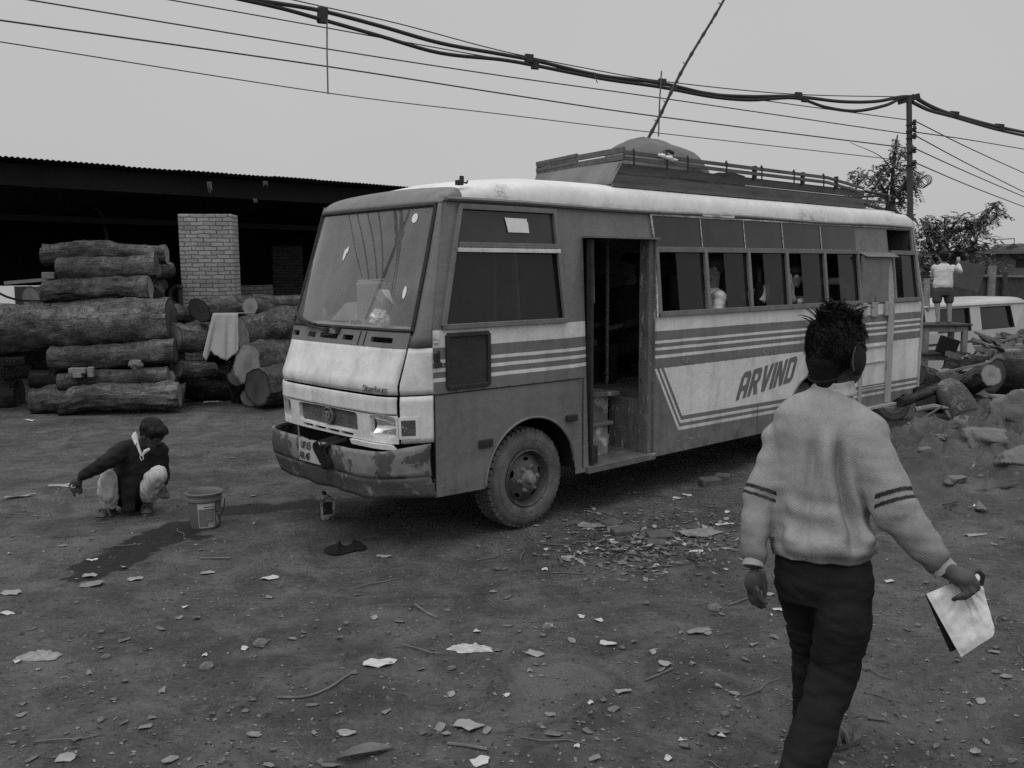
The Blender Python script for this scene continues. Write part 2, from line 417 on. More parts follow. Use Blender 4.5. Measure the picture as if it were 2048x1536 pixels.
def paint(name, dark=True, stripes=False):
    """bus paint: bands, chevron and wear laid out in the bus's own metres"""
    m, b, g = newmat(name, .42, .45)
    c = g.coords('Object'); s = g.xyz(c); x, z = s[0], s[2]
    DK, LT = .175, .74
    n1 = g.noise(g.coords('Object', (1, 1, 1)), 1.1, 6, .65); n2 = g.noise(c, 9, 6, .7)
    streak = g.noise(g.coords('Object', (4, 4, .7)), 1.7, 6, .75)
    if stripes:
        zz = g.math('ADD', z, g.math('MULTIPLY', g.math('SUBTRACT', g.noise(c, 2.5, 2), .5), .006))
        lt = g.step(zz, 1.457, 1.578)
        for lo, hi in ((1.350, 1.374), (1.289, 1.314), (1.220, 1.247)): lt = g.math('MAXIMUM', lt, g.step(zz, lo, hi))
        rear = g.step(x, 2.3)
        zb = g.math('SUBTRACT', z, g.math('ADD', g.math('MULTIPLY', g.math('SUBTRACT', x, 2.75), -.0086), .554))
        lx = g.math('SUBTRACT', x, g.math('ADD', 2.41, g.math('MULTIPLY', g.math('SUBTRACT', 1.127, z), .597)))
        q = g.math('MINIMUM', zb, lx)
        lo = g.math('MAXIMUM', g.math('MAXIMUM', g.step(q, 0, .030), g.step(q, .062, .089)), g.step(q, .127))
        lo = g.math('MULTIPLY', g.math('MULTIPLY', lo, rear), g.step(z, -1, 1.131))
        lt = g.math('MAXIMUM', lt, lo)
    else: lt = 0.0 if dark else 1.0
    v = g.mix(lt, DK, LT)
    v = g.math('MULTIPLY', v, g.mapr(n1, .3, .7, .88, 1.08)); v = g.math('MULTIPLY', v, g.mapr(n2, .3, .7, .95, 1.05))
    v = g.math('MULTIPLY', v, g.mapr(streak, .3, .75, 1.03, .95)); dk = g.noise(g.coords('Object', (1, 1, .55)), 2.6, 8, .75, .4); v = g.math('MULTIPLY', v, g.mapr(dk, .50, .70, 1, .70))
    # chips: paler specks, darker rust runs, dust climbing from the skirt
    ch = g.noise(c, 26, 4, .7); v = g.mix(g.math('MULTIPLY', g.mapr(ch, .66, .70, 0, 1), .6), v, .36)
    ru = g.noise(g.coords('Object', (5, 5, 1.6)), 3.1, 7, .72); v = g.mix(g.math('MULTIPLY', g.mapr(ru, .66, .72, 0, 1), .7), v, .07)
    dz = g.math('MULTIPLY', g.mapr(z, .3, .70, 1, 0), g.mapr(g.noise(c, 5, 7, .75), .36, .62, 0, 1))
    v = g.mix(g.math('MULTIPLY', dz, .7), v, .21)
    dd = g.math('MULTIPLY', g.mapr(z, .35, .75, 1, 0), g.mapr(g.noise(g.coords('Object', (1, 1, .8)), 3.7, 8, .75), .48, .62, 0, 1)); v = g.mix(g.math('MULTIPLY', dd, .75), v, .06)
    scr = g.noise(g.coords('Object', (1.2, 1.2, 26)), 2.3, 4, .6); v = g.mix(g.math('MULTIPLY', g.mapr(scr, .73, .75, 0, 1), .55), v, .40)
    wash = g.noise(g.coords('Object', (7, 7, .5)), 1.3, 5, .7); v = g.math('MULTIPLY', v, g.mapr(wash, .42, .68, 1.0, .84))
    g.color(v, b)
    g.l.new(g.mapr(n2, .3, .7, .38, .6), b.inputs['Roughness'])
    g.bump(g.math('ADD', g.math('MULTIPLY', g.noise(c, 2.6, 4), 1.0), g.math('MULTIPLY', n2, .06)), b, .45, .04)
    return m
M['side'] = paint('bus side paint', True, True)
M['pdark'] = paint('bus dark paint', True)
M['plight'] = paint('bus light paint', False)
def roof_paint():
    m, b, g = newmat('bus roof paint', .6, .3); c = g.coords('Object')
    v = g.mapr(g.noise(c, 1.4, 6, .65), .3, .7, .62, .82); v = g.math('MULTIPLY', v, g.mapr(g.noise(c, 14, 6, .7), .3, .7, .9, 1.07))
    cr = g.noise(g.coords('Object', (1, 2.2, 2.2)), 2.1, 8, .75, .6)
    band = g.math('ABSOLUTE', g.math('SUBTRACT', cr, .5)); cl = g.math('MULTIPLY', g.mapr(band, .006, .016, 1, 0), g.mapr(g.noise(c, 1.7, 3), .52, .62, 0, 1))
    v = g.mix(g.math('MULTIPLY', cl, .75), v, .12)
    sp = g.noise(c, 7, 7, .75); v = g.mix(g.math('MULTIPLY', g.mapr(sp, .66, .72, 0, 1), .65), v, .2)
    z = g.xyz(c)[2]
    v = g.mix(g.math('MULTIPLY', g.mapr(z, 2.47, 2.53, 1, 0), g.mapr(g.noise(g.coords('Object', (1.5, 1, 6)), 4, 6, .7), .4, .65, 0, .8)), v, .14)
    g.color(v, b); g.bump(g.noise(c, 3, 4), b, .3, .03); return m
M['roof'] = roof_paint()
def bumper_paint():
    m, b, g = newmat('peeling bumper paint', .65, .3); c = g.coords('Object')
    n1 = g.noise(c, 5.5, 8, .68, .5); y = g.xyz(c)[1]
    th = g.math('ADD', n1, g.mapr(y, .2, 1.7, .035, -.09))
    pe = g.mapr(th, .485, .50, 0, 1)
    v = g.mix(pe, g.mapr(g.noise(c, 20, 5), .3, .7, .06, .10), g.mapr(g.noise(c, 14, 6, .7), .3, .7, .15, .25))
    sc = g.noise(g.coords('Object', (1, 1, 7)), 9, 6, .7); v = g.mix(g.mapr(sc, .66, .7, 0, .8), v, .07)
    g.color(v, b); g.bump(g.math('ADD', g.math('MULTIPLY', pe, .4), g.noise(c, 3, 3)), b, .5, .02); return m
M['bumper'] = bumper_paint()
M['windshield'] = glass('windshield glass', .84, .155, .62, 2.3, .008)
M['tint'] = glass('tinted pane', .14, .022, .5, .8, .015)
M['clear'] = glass('side pane', .35, .022, .5, .8, .015)
M['film'] = glass('dusty filmed pane', .03, .085, .40, 1.2, .05)
M['cabin'] = mat('cabin lining', .07, .85, .3, 5)
M['dash'] = mat('dusty dashboard', .30, .8, .2, 9, .1, 40)
M['seat'] = mat('dark seat vinyl', .04, .6, .3, 7, .15, 40)
M['weather'] = mat('weathered painted post', .36, .7, .2, 4, .3, 40, stretch=(6, 6, 1), spots=[(.06, 9, .60, .06), (.55, 5, .62, .08)])
M['jamb'] = mat('rusty door jamb', .12, .7, .3, 4, .3, 50, stretch=(4, 4, 1), spots=[(.34, 7, .58, .08), (.05, 6, .60, .08)])
M['step'] = mat('worn step plate', .13, .7, .3, 6, .3, 60, spots=[(.40, 6, .60, .12)])
M['scuff'] = mat('scuffed riser paint', .2, .7, .3, 5, .2, 60, spots=[(.62, 4, .50, .1), (.05, 9, .64, .06)])
M['board'] = mat('rack boards', .115, .8, .25, 3, .25, 50, stretch=(1, 6, 6))
M['tarp'] = mat('rack front sheet', .20, .8, .2, 4, .3, 12)
# ------------------------------------------------------------------ the bus (built in its own metres: x back, y across, z up)
BUS_TH = R(42.476); BO = V((-.5406, 6.2775, 0))
bus = empty('parked_bus', BO, 'old light and dark grey bus with striped side and roof rack parked on bare dirt', 'bus', rz=BUS_TH)
def BW(x, y, z): return BO + V((x*math.cos(BUS_TH)-y*math.sin(BUS_TH), x*math.sin(BUS_TH)+y*math.cos(BUS_TH), z))
W = 1.78; YC = W/2
def inset(z): return 0 if z < 1.57 else (z-1.57)/.89*.10
def SK(x, z, off=0): return V((x, inset(z)-off, z))         # near side skin
def SF(x, z, off=0): return V((x, W-inset(z)+off, z))       # far side skin
def fe(z): return interp([.3, 1.57, 2.47, 2.62], [0, 0, .19, .24], z)
def fB(z): return interp([.35, .45, .8, 1.0, 1.10, 1.135, 1.20, 1.30, 1.455, 1.57, 2.45, 2.6], [.26, .28, .305, .316, .316, .308, .318, .268, .195, .15, .03, .02], z)
def FX(y, z, off=0):                                        # nose surface
    t = min(1.0, abs(y-YC)/(YC-inset(z)))
    k = 1-.12*t*t-.88*t**11
    return V((fe(z)-fB(z)*k-off, y, z))
def part(mb, name, mats, parent=bus, **k): return mb.build(name, mats, parent, **k)
def roundrect(x0, x1, z0, z1, r, n=4):
    pts = []
    for cx, cz, a0 in ((x1-r, z1-r, 0), (x0+r, z1-r, 90), (x0+r, z0+r, 180), (x1-r, z0+r, 270)):
        for k in range(n+1): a = R(a0+90*k/n); pts.append((cx+r*math.cos(a), cz+r*math.sin(a)))
    return pts

def wheel_arch(cx, r, cz, a0, a1, n=16): return [(cx+r*math.cos(R(a)), cz+r*math.sin(R(a))) for a in [a0+(a1-a0)*k/n for k in range(n+1)]]
FWX, RWX = .94, 5.05
def side_skin(name, fn, near):
    ar = wheel_arch(FWX, .475, .40, 180, 0); ar2 = wheel_arch(RWX, .475, .40, 180, 0)
    outer = [(fe(.41)-.0, .41)]+ar[:1]+ar+[(1.415, .36)]
    if near: outer += [(1.575, .36), (1.575, 2.242), (2.385, 2.242), (2.385, .36)]
    outer += [(RWX-.475, .36)]+ar2+[(RWX+.475, .36), (6.84, .385), (7.59, .52), (7.625, 1.57), (7.47, 2.47), (.195, 2.47)]
    outer += [(fe(z), z) for z in (2.3, 2.0, 1.8, 1.57, 1.2, .8)]
    o2 = []
    for p in outer:
        if not o2 or (V(p)-V(o2[-1])).length > 1e-4: o2.append(p)
    H = []
    if near:
        H.append([(.10, 1.60), (1.305, 1.60), (1.27, 2.43), (.335, 2.43)])
        H.append([(2.445, 1.60), (6.03, 1.60), (6.03, 2.435), (2.445, 2.435)])
        H.append([(6.88, 1.61), (7.53, 1.61), (7.44, 2.44), (6.80, 2.44), (6.82, 2.19), (6.88, 2.19)])
    else:
        H.append([(.20, 1.62), (1.25, 1.62), (1.22, 2.38), (.36, 2.38)])
        H.append([(3.5, 1.80), (4.35, 1.80), (4.35, 2.2), (3.5, 2.2)])
    mb = MB(); mb.plate(o2, H, lambda x, z: fn(x, z)); return part(mb, name, M['side'])
side_skin('side_panel', SK, True)
side_skin('far_side_panel', SF, False)

# nose: hood, corner panels, cowl strip, windshield frame ------------------
def nose_grid(z0, z1, y0, y1, ny, nz, off=0): return lambda u, v: FX(y0+(y1-y0)*u, z0+(z1-z0)*v, off)
ys = lambda: None
def nose(name, m, z0, z1, y0, y1, off=0, ny=40, nz=10, edge=None, **k):
    mb = MB(); mb.grid(nose_grid(z0, z1, y0, y1, ny, nz, off), ny, nz); return part(mb, name, m, smooth=True, solid=.018, **k)
hood = nose('hood_panel', M['plight'], 1.142, 1.462, .110, W-.110, .006)
hl = nose('hood_lower_panel', M['plight'], 1.008, 1.128, .112, W-.112, .010)
for y0, y1 in ((0, .102), (W-.102, W)):
    nose('corner_panel', M['plight'], 1.14, 1.458, y0, y1, 0, 24, 8)
    nose('corner_panel', M['plight'], .805, 1.130, y0, y1, 0, 24, 8)
# lower fascia with openings for grille, lamps and air slots
def on_nose(fnc=None, off=0): return lambda y, z: FX(y, z, off)
GR = roundrect(.485, W-.485, .858, .992, .025)
hlR = roundrect(.115, .365, .812, .955, .022); hlL = roundrect(W-.365, W-.115, .812, .955, .022)
def slots():
    L = []
    for k in range(4): y = 1.245-.182*k; L.append(roundrect(y-.155, y, .815, .838, .008, 2))
    return L
def dens(a, b, n): return [(lerp(a[0], b[0], k/n), lerp(a[1], b[1], k/n)) for k in range(n)]
fo = dens((.112, .803), (W-.112, .803), 36)+dens((W-.112, .803), (W-.112, 1.000), 4)+dens((W-.112, 1.000), (.112, 1.000), 36)+dens((.112, 1.000), (.112, .803), 4)
hlRc = roundrect(.122, .345, .852, .992, .022); hlLc = [(W-y, z) for y, z in hlRc]
mb = MB(); mb.plate(fo, [GR, hlRc, hlLc]+slots(), on_nose(off=.004)); part(mb, 'lower_fascia', M['plight'], solid=.03)
mb = MB(); mb.plate(dens((.112, .765), (.56, .765), 20)+dens((.56, .797), (.112, .797), 20), [], on_nose(off=.03)); part(mb, 'lower_trim_strip', M['plight'], solid=.03)
mb = MB(); mb.grid(nose_grid(.62, 1.40, .02, W-.02, 30, 6, -.11), 30, 6); part(mb, 'nose_backing', M['black'], smooth=True)
# grille: fine bars behind the opening
mb = MB()
for k in range(17):
    z = .856+.0082*k; mb.tube([FX(.47+(W-.94)*t/16, z, -.026) for t in range(17)], .0032, 5, cap=False)
mb.grid(nose_grid(.85, 1.0, .47, W-.47, 20, 2, -.038), 20, 2, m=1)
grille = part(mb, 'grille', [M['steel'], M['dark']])
em = FX(YC-.03, .937, .004)
mb = MB(); Mx = Matrix.Translation(em) @ Matrix.Rotation(R(-90), 4, 'Y')
mb.lathe([(.058, -.02), (.062, 0), (.060, .008), (.052, .008), (.050, .002)], 28, Mx); mb.lathe([(.0501, .002), (.0, .003)], 28, Mx, m=1)
mb.bar(em+V((-.012, -.035, .022)), em+V((-.012, .035, .022)), .014, .012); mb.bar(em+V((-.012, -.004, .02)), em+V((-.012, -.010, -.046)), .010, .012); mb.bar(em+V((-.012, .004, .02)), em+V((-.012, .010, -.046)), .010, .012)
mb.bar(em+V((-.012, -.036, .02)), em+V((-.012, -.030, -.024)), .010, .012); mb.bar(em+V((-.012, .036, .02)), em+V((-.012, .030, -.024)), .010, .012)
part(mb, 'emblem', [M['hub'], M['dark']], parent=grille)
# headlamps (recess, reflector, lens) and corner indicators
for sgn in (1, -1):
    yy = lambda y: y if sgn == 1 else W-y
    mb = MB()
    ring = roundrect(.122, .345, .852, .992, .022); inner = roundrect(.135, .332, .864, .982, .018)
    vs = [FX(yy(y), z, .004) for y, z in ring]+[FX(yy(y), z, -.03) for y, z in inner]; n = len(ring)
    mb.add(vs, [(k, (k+1) % n, n+(k+1) % n, n+k) for k in range(n)])
    hd = part(mb, 'headlight', M['plight'])
    mb = MB()
    def rf(u, v, yy=yy):
        p = FX(yy(.135+.197*u), .862+.122*v, -.012); k = 1-(2*u-1)**2*.5-(2*v-1)**2*.5; return p+V((.080*k, 0, 0))
    mb.grid(rf, 10, 8); part(mb, 'reflector', mat('lamp reflector', .8, .12, .1, 20, metal=.85), parent=hd, smooth=True)
    mb = MB(); mb.grid(lambda u, v, yy=yy: FX(yy(.134+.20*u), .862+.122*v, -.004), 8, 6); part(mb, 'lens', M['lens'], parent=hd, smooth=True)
    # corner indicator: square recess low on the corner panel
    mb = MB(); c0 = [FX(yy(.030), .838, .020), FX(yy(.100), .838, .020), FX(yy(.100), .990, .020), FX(yy(.030), .990, .020)]
    cc = sum(c0, V())/4; c1 = [cc+(p-cc)*.72+V((-.002, 0, 0)) for p in c0]; back = [p+V((.05, 0, 0)) for p in c0]
    mb.add(c0+c1+back, [(0, 1, 5, 4), (1, 2, 6, 5), (2, 3, 7, 6), (3, 0, 4, 7), (0, 1, 9, 8), (1, 2, 10, 9), (2, 3, 11, 10), (3, 0, 8, 11)])
    il = part(mb, 'indicator_lamp', M['plight'])
    mb = MB(); mb.add(c1, [(0, 1, 2, 3)]); part(mb, 'lens', mat('cracked amber lens', .09, .3, .4, 14, .5, 40, spots=[(.3, 20, .6, .06)]), parent=il)
# chrome script on the hood
def text_mesh(body, size, extrude=.003, shear=0, spacing=1.0, fat=0):
    cu = bpy.data.curves.new('letters', 'FONT'); cu.body = body; cu.size = size; cu.extrude = extrude; cu.shear = shear; cu.space_character = spacing; cu.resolution_u = 3; cu.offset = fat
    o = bpy.data.objects.new('letters', cu); COL.objects.link(o); bpy.context.view_layer.update()
    me = bpy.data.meshes.new_from_object(o.evaluated_get(bpy.context.evaluated_depsgraph_get()))
    bpy.data.objects.remove(o); vs = [v.co.copy() for v in me.vertices]; fs = [tuple(p.vertices) for p in me.polygons]; bpy.data.meshes.remove(me)
    return vs, fs
vs, fs = text_mesh('Starbus', .082, .006, .25, .92)
w = max(v.x for v in vs); mb = MB()
mb.add([FX(.405-.245*(v.x/w), 1.158+v.y*.8, .010+max(0, v.z)) for v in vs], fs)
mb.bar(FX(.405, 1.153, .012), FX(.17, 1.153, .012), .006, .012); part(mb, 'badge', M['chrome'])
# cowl strip with vents under the windshield
cw = dens((.104, 1.458), (W-.104, 1.458), 40)+dens((W-.104, 1.458), (W-.10, 1.562), 3)+dens((W-.10, 1.562), (.10, 1.562), 40)+dens((.10, 1.562), (.104, 1.458), 3)
vents = [roundrect(a, b, 1.487, 1.524, .006, 2) for a, b in ((.23, .478), (.70, .84), (.91, 1.158), (1.224, 1.344), (1.49, 1.62))]
mb = MB(); mb.plate(cw, vents, on_nose(off=.012)); cowl = part(mb, 'cowl_vent_strip', M['pdark'], solid=.025)
mb = MB(); mb.bar(FX(.62, 1.46, .014), FX(.62, 1.556, .014), .006, .006); mb.bar(FX(.55, 1.46, .014), FX(.55, 1.556, .014), .006, .006); part(mb, 'cowl_seam', M['black'], parent=cowl)
# windshield frame (rubber) and glass
WS0, WS1 = 1.575, 2.44
def wsy(z): return .092+.055*(z-WS0)/(WS1-WS0) if z > WS0 else .092+.012*(WS0-z)/.11
mb = MB()
def wsg(u, v):
    z = WS0+(WS1-WS0)*v; a = wsy(z); return FX(a+(W-2*a)*u, z, .004)
mb.grid(wsg, 30, 12); ws = part(mb, 'windshield', M['windshield'], smooth=True)
mb = MB()
for L in ([(u/30, 0) for u in range(31)], [(u/30, 1) for u in range(31)], [(0, v/12) for v in range(13)], [(1, v/12) for v in range(13)]):
    mb.tube([wsg(*p)+V((-.006, 0, 0)) for p in L], .014, 6)
part(mb, 'windshield_seal', M['dark'], smooth=True)
for (u, v, ru, rv, sd_) in ((.13, .90, .022, .040, 1), (.085, .30, .011, .05, 2), (.655, .62, .011, .05, 3), (.64, .66, .010, .03, 4)):
    mb = MB(); pts = []
    for k in range(18):
        a = 2*PI*k/18; q = 1+.16*noise.noise(V((math.cos(a)*2, math.sin(a)*2, sd_*5))); pts.append(wsg(u+ru*q*math.cos(a), v+rv*q*math.sin(a))+V((-.004, 0, .001)))
    mb.add(pts, [tuple(range(18))]); part(mb, 'sticker', M['white'], parent=ws)
# corner posts beside the windshield
for sgn in (1, -1):
    yy = lambda y: y if sgn == 1 else W-y
    mb = MB(); pts = []
    N = 14
    def pf(u, v, yy=yy):
        z = 1.462+(2.50-1.462)*v; a = wsy(z)-.004; y0 = inset(z)
        y = y0+(a-y0)*u; p = FX(yy(y), z, .012*math.sin(PI*u)); return p
    mb.grid(pf, 10, N); part(mb, 'corner_post', M['pdark'], smooth=True, solid=.02)
# visor above the windshield and the roof
def roofz(x, y):
    t = abs(y-YC)/(YC-.085); t = min(1, t)
    k = interp([.2, .35, .7, 1.2, 1.9, 7.1, 7.4, 7.5], [.46, .52, .78, .96, 1, 1, .90, .72], x)
    return 2.475+k*(.172*max(0, 1-t**22)**.5+.10*(1-t*t)*k)
def roofy(s):                        # s -1..1 -> y, denser at the eaves
    return YC+(YC-.085)*math.sin(math.sin(s*PI/2)*PI/2)
mb = MB()
xs = [.33, .4, .5, .7, 1, 1.3, 1.7, 2.2, 3, 4, 5, 6, 6.6, 7, 7.2, 7.32, 7.42, 7.5]
def rg(u, v):
    i = min(int(u*(len(xs)-1)+1e-6), len(xs)-1); x = xs[i]; y = roofy(-1+2*v); return V((x, y, roofz(x, y)+.004*noise.noise(V((x*1.7, y*3, 1)))))
mb.grid(rg, len(xs)-1, 64)
part(mb, 'roof', M['roof'], smooth=True, solid=.015)
mb = MB()
def vg(u, v):
    y = roofy(-1+2*u); s = v
    a = FX(min(max(y, .10), W-.10), 2.455, .014); e = V((.345, y, roofz(.345, y)+.004))
    p = a.lerp(e, s); bul = math.sin(PI*s)*.020; return p+V((-bul, 0, bul*.9))
mb.grid(vg, 60, 8); part(mb, 'visor', M['pdark'], smooth=True, solid=.012)
mb = MB(); mb.box((.36, .13, 2.60), (.05, .04, .035)); mb.box((.39, .14, 2.625), (.025, .025, .05)); mb.tube([(.36, .13, 2.61), (.42, .12, 2.60), (.46, .16, 2.62)], .008, 6); part(mb, 'roof_marker_lamp', M['dark'], bevel=.004)
# gutter strip along the eave
mb = MB()
gp = [SK(x, 2.478+(.006*math.sin(x*2.1)), .022) for x in [.2+.2*k for k in range(37)]]
mb.tube(gp, .016, 6); part(mb, 'gutter', M['pdark'], smooth=True)
mb = MB(); mb.tube([SK(2.42, 2.452, .012), SK(4.6, 2.455, .012), SK(7.42, 2.465, .012)], .010, 6); mb.tube([SK(2.43, 2.45, .014), SK(2.465, 2.16, .014), SK(2.42, 1.58, .014)], .011, 5)
mb.box(SK(3.4, 2.478, .03), (.5, .012, .03)); part(mb, 'window_band_trim', M['roof'])
# back end
mb = MB()
def bg(u, v):
    z = .52+(2.47-.52)*v; y0 = inset(z); x = interp([.5, 1.57, 2.47], [7.60, 7.625, 7.47], z); y = y0+(W-2*y0)*u; return V((x+.06*math.sin(PI*u), y, z))
mb.grid(bg, 14, 10); part(mb, 'rear_panel', M['side'], smooth=True, solid=.02)
mb = MB(); mb.tube([SK(7.60, .52, .006), SK(7.632, 1.57, .006), SK(7.478, 2.47, .006)], .020, 6); part(mb, 'rear_corner_trim', M['weather'])
# floor and cabin lining
mb = MB(); mb.bx(1.0, 1.68, .70, W-.03, .80, .86); mb.bx(2.38, 7.5, .03, W-.03, .86, .92); mb.bx(.0, 1.54, .03, W-.03, .86, .92); mb.bx(1.54, 2.38, .72, W-.03, .862, .922)
part(mb, 'cabin_floor', M['cabin'])
mb = MB(); mb.bx(.25, 7.4, W-.16, W-.14, .95, 1.62); mb.bx(1.5, 3.45, W-.20, W-.18, 1.60, 2.44); mb.bx(4.4, 7.4, W-.20, W-.18, 1.60, 2.44); mb.bx(.4, 7.4, .2, W-.2, 2.44, 2.455); mb.bx(7.38, 7.40, .1, W-.1, .95, 2.43)
part(mb, 'cabin_lining', M['cabin'])

# side windows --------------------------------------------------------
def bars(name, segs, w, off, m, parent=bus, dep=.028):
    mb = MB()
    for (a, b) in segs:
        mb.bar(SK(a[0], a[1], off), SK(b[0], b[1], off), w, dep, upv=V((0, 1, 0)))
    return part(mb, name, m, parent=parent, bevel=.003)
fw = bars('side_window', [((.085, 1.598), (1.31, 1.598)), ((.09, 1.60), (.33, 2.44)), ((1.295, 1.60), (1.262, 2.44)), ((.32, 2.432), (1.275, 2.432)), ((.285, 2.165), (1.272, 2.165))], .036, .012, M['pdark'])
bars('window_rail', [((.265, 2.128), (1.285, 2.128))], .030, .016, M['plight'], fw, .03)
def pane(name, q, m, parent, off): mb = MB(); mb.add([SK(a, b, off) for a, b in q], [(0, 1, 2, 3)]); return part(mb, name, m, parent=parent)
pane('upper_pane', [(.30, 2.18), (1.265, 2.18), (1.255, 2.42), (.36, 2.42)], M['film'], fw, -.002)
pane('sliding_pane', [(.11, 1.615), (.83, 1.615), (.845, 2.115), (.26, 2.115)], M['clear'], fw, .002)
pane('sliding_pane', [(.78, 1.615), (1.285, 1.615), (1.27, 2.115), (.79, 2.115)], M['tint'], fw, -.012)
mb = MB(); pts = [(.745, 2.368), (.97, 2.366), (.965, 2.35), (.978, 2.335), (.982, 2.262), (.77, 2.262), (.765, 2.29)]
mb.add([SK(a, b, .008) for a, b in pts], [tuple(range(len(pts)))]); part(mb, 'paper_notice', M['white'], parent=fw)
# rear band of windows: fixed lights above, sliders below
wb = bars('window_band', [((2.45, 2.157), (6.05, 2.172)), ((2.45, 1.603), (6.05, 1.607)), ((2.455, 1.60), (2.472, 2.17))]+[((x, 1.6), (x+.005, 2.17)) for x in (3.17, 3.862, 4.545, 5.295, 6.035)], .046, .014, M['pdark'])
dv = [2.455, 3.146, 3.835, 4.514, 5.267, 6.03]
for k in range(5):
    pane('upper_pane', [(dv[k]+.004, 2.17), (dv[k+1]-.004, 2.17), (dv[k+1]-.004, 2.445), (dv[k]+.004, 2.445)], M['film'], wb, .004)
for x in dv[1:5]: bars('pane_divider', [((x, 2.175), (x-.01, 2.445))], .010, .010, M['roof'], wb, .006)
pn = [(2.48, 3.148), (3.195, 3.84), (3.885, 4.522), (4.57, 5.272), (5.32, 6.012)]
sp = [2.76, 3.485, 4.147, 4.855, 5.62]
for (a, b), s_ in zip(pn, sp): pane('sliding_pane', [(s_, 1.622), (b, 1.622), (b, 2.14), (s_, 2.14)], M['tint'], wb, -.004)
rw = bars('rear_quarter_window', [((6.84, 1.615), (7.54, 1.612)), ((6.89, 1.6), (6.885, 2.175)), ((7.53, 1.60), (7.485, 2.172)), ((6.84, 2.172), (7.50, 2.172)), ((7.42, 2.17), (7.41, 2.45))], .050, .014, M['pdark'])
pane('sliding_pane', [(7.15, 1.63), (7.51, 1.63), (7.49, 2.15), (7.15, 2.15)], M['tint'], rw, -.004)
# rear door: sheet metal leaf, awning, weathered post, lower frames
mb = MB(); mb.bx(6.06, 6.70, -.006, .02, 1.60, 2.13)
rd = part(mb, 'rear_door', M['pdark'])
mb.__init__(); mb.bar(SK(6.385, 2.12, .004), SK(6.385, 1.60, .012), .012, .012, upv=V((0, 1, 0))); mb.bar(SK(6.05, 2.13, .0), SK(6.05, 1.60, .010), .02, .02, upv=V((0, 1, 0))); part(mb, 'door_seam', M['dark'], parent=rd)
mb = MB(); q0 = [SK(6.06, 2.175, .01), SK(6.89, 2.175, .01), SK(6.86, 2.120, .11), SK(6.09, 2.120, .11)]; mb.add(q0, [(0, 1, 2, 3)]); part(mb, 'door_awning', M['steel'], parent=rd, solid=.008)
mb = MB(); mb.bx(6.715, 6.86, -.016, -.002, .405, 1.58); mb.add([V((6.715, -.016, 1.58)), V((6.86, -.016, 1.58)), SK(6.865, 2.12, .016), SK(6.72, 2.12, .016), V((6.715, .0, 1.58)), V((6.86, .0, 1.58)), SK(6.865, 2.12, 0), SK(6.72, 2.12, 0)], [(0, 1, 2, 3), (1, 5, 6, 2), (0, 3, 7, 4), (3, 2, 6, 7)])
part(mb, 'door_post', M['weather'], parent=rd, weld=True)
for q in ((6.06, 6.13, -.016, .41, 1.12), (6.13, 6.70, -.018, 1.08, 1.10), (6.13, 6.70, -.018, .90, .915), (6.13, 6.70, -.018, .62, .632), (6.08, 6.16, -.03, 1.44, 1.60), (6.30, 6.42, -.03, 1.44, 1.60), (6.62, 6.70, -.03, 1.44, 1.60)):
    mb = MB(); mb.bx(q[0], q[1], q[2], -.002, q[3], q[4]); part(mb, 'door_frame_bar', M['weather'], parent=rd, bevel=.004)
mb = MB(); mb.bx(6.05, 6.92, -.06, .01, .37, .395); part(mb, 'door_sill', M['weather'], parent=rd)
# entrance -----------------------------------------------------------
mb = MB(); mb.bx(1.56, 2.40, -.055, .09, 2.236, 2.252); dr = part(mb, 'entrance_door', M['pdark'])
mb = MB(); mb.bx(2.312, 2.380, .0, .10, .40, 2.235, 0); mb.bx(2.378, 2.392, -.012, .02, .36, 2.24, 0)
mb.bx(2.335, 2.386, .10, .46, .40, .86); part(mb, 'door_jamb', M['jamb'], parent=dr)
mb = MB(); mb.box((1.605, .02, 1.33), (.03, .05, 1.79)); mb.box((1.655, .06, 1.33), (.06, .03, 1.76), Matrix.Rotation(R(24), 3, 'Z')); mb.bx(1.59, 1.66, -.02, .04, .42, .56); part(mb, 'folded_door_leaf', M['dark'], parent=dr)
mb = MB(); mb.tube([(1.66, .05, 2.15), (1.675, .05, 1.72)], .012, 6); part(mb, 'door_handle', M['steel'], parent=dr)
mb = MB(); mb.bx(1.54, 2.40, -.03, .16, .345, .40); mb.bx(1.56, 2.39, .15, .55, .392, .408); part(mb, 'door_sill', M['step'], parent=dr, bevel=.005)
mb = MB(); mb.bx(1.58, 2.05, .22, .24, .41, .665); mb.bx(1.58, 2.31, .55, .57, .41, .90); mb.bx(2.05, 2.31, .45, .47, .41, .88); part(mb, 'step_riser', M['scuff'], parent=dr)
mb = MB(); mb.bx(1.60, 2.08, .18, .56, .665, .695); mb.add([(1.60, .44, .885), (2.30, .30, .885), (2.30, .8, .885), (1.60, .8, .885), (1.60, .44, .925), (2.30, .30, .925), (2.30, .8, .925), (1.60, .8, .925)], [(0, 1, 2, 3), (4, 5, 6, 7), (0, 1, 5, 4), (1, 2, 6, 5), (2, 3, 7, 6), (3, 0, 4, 7)])
part(mb, 'step_tread', M['step'], parent=dr, bevel=.006)
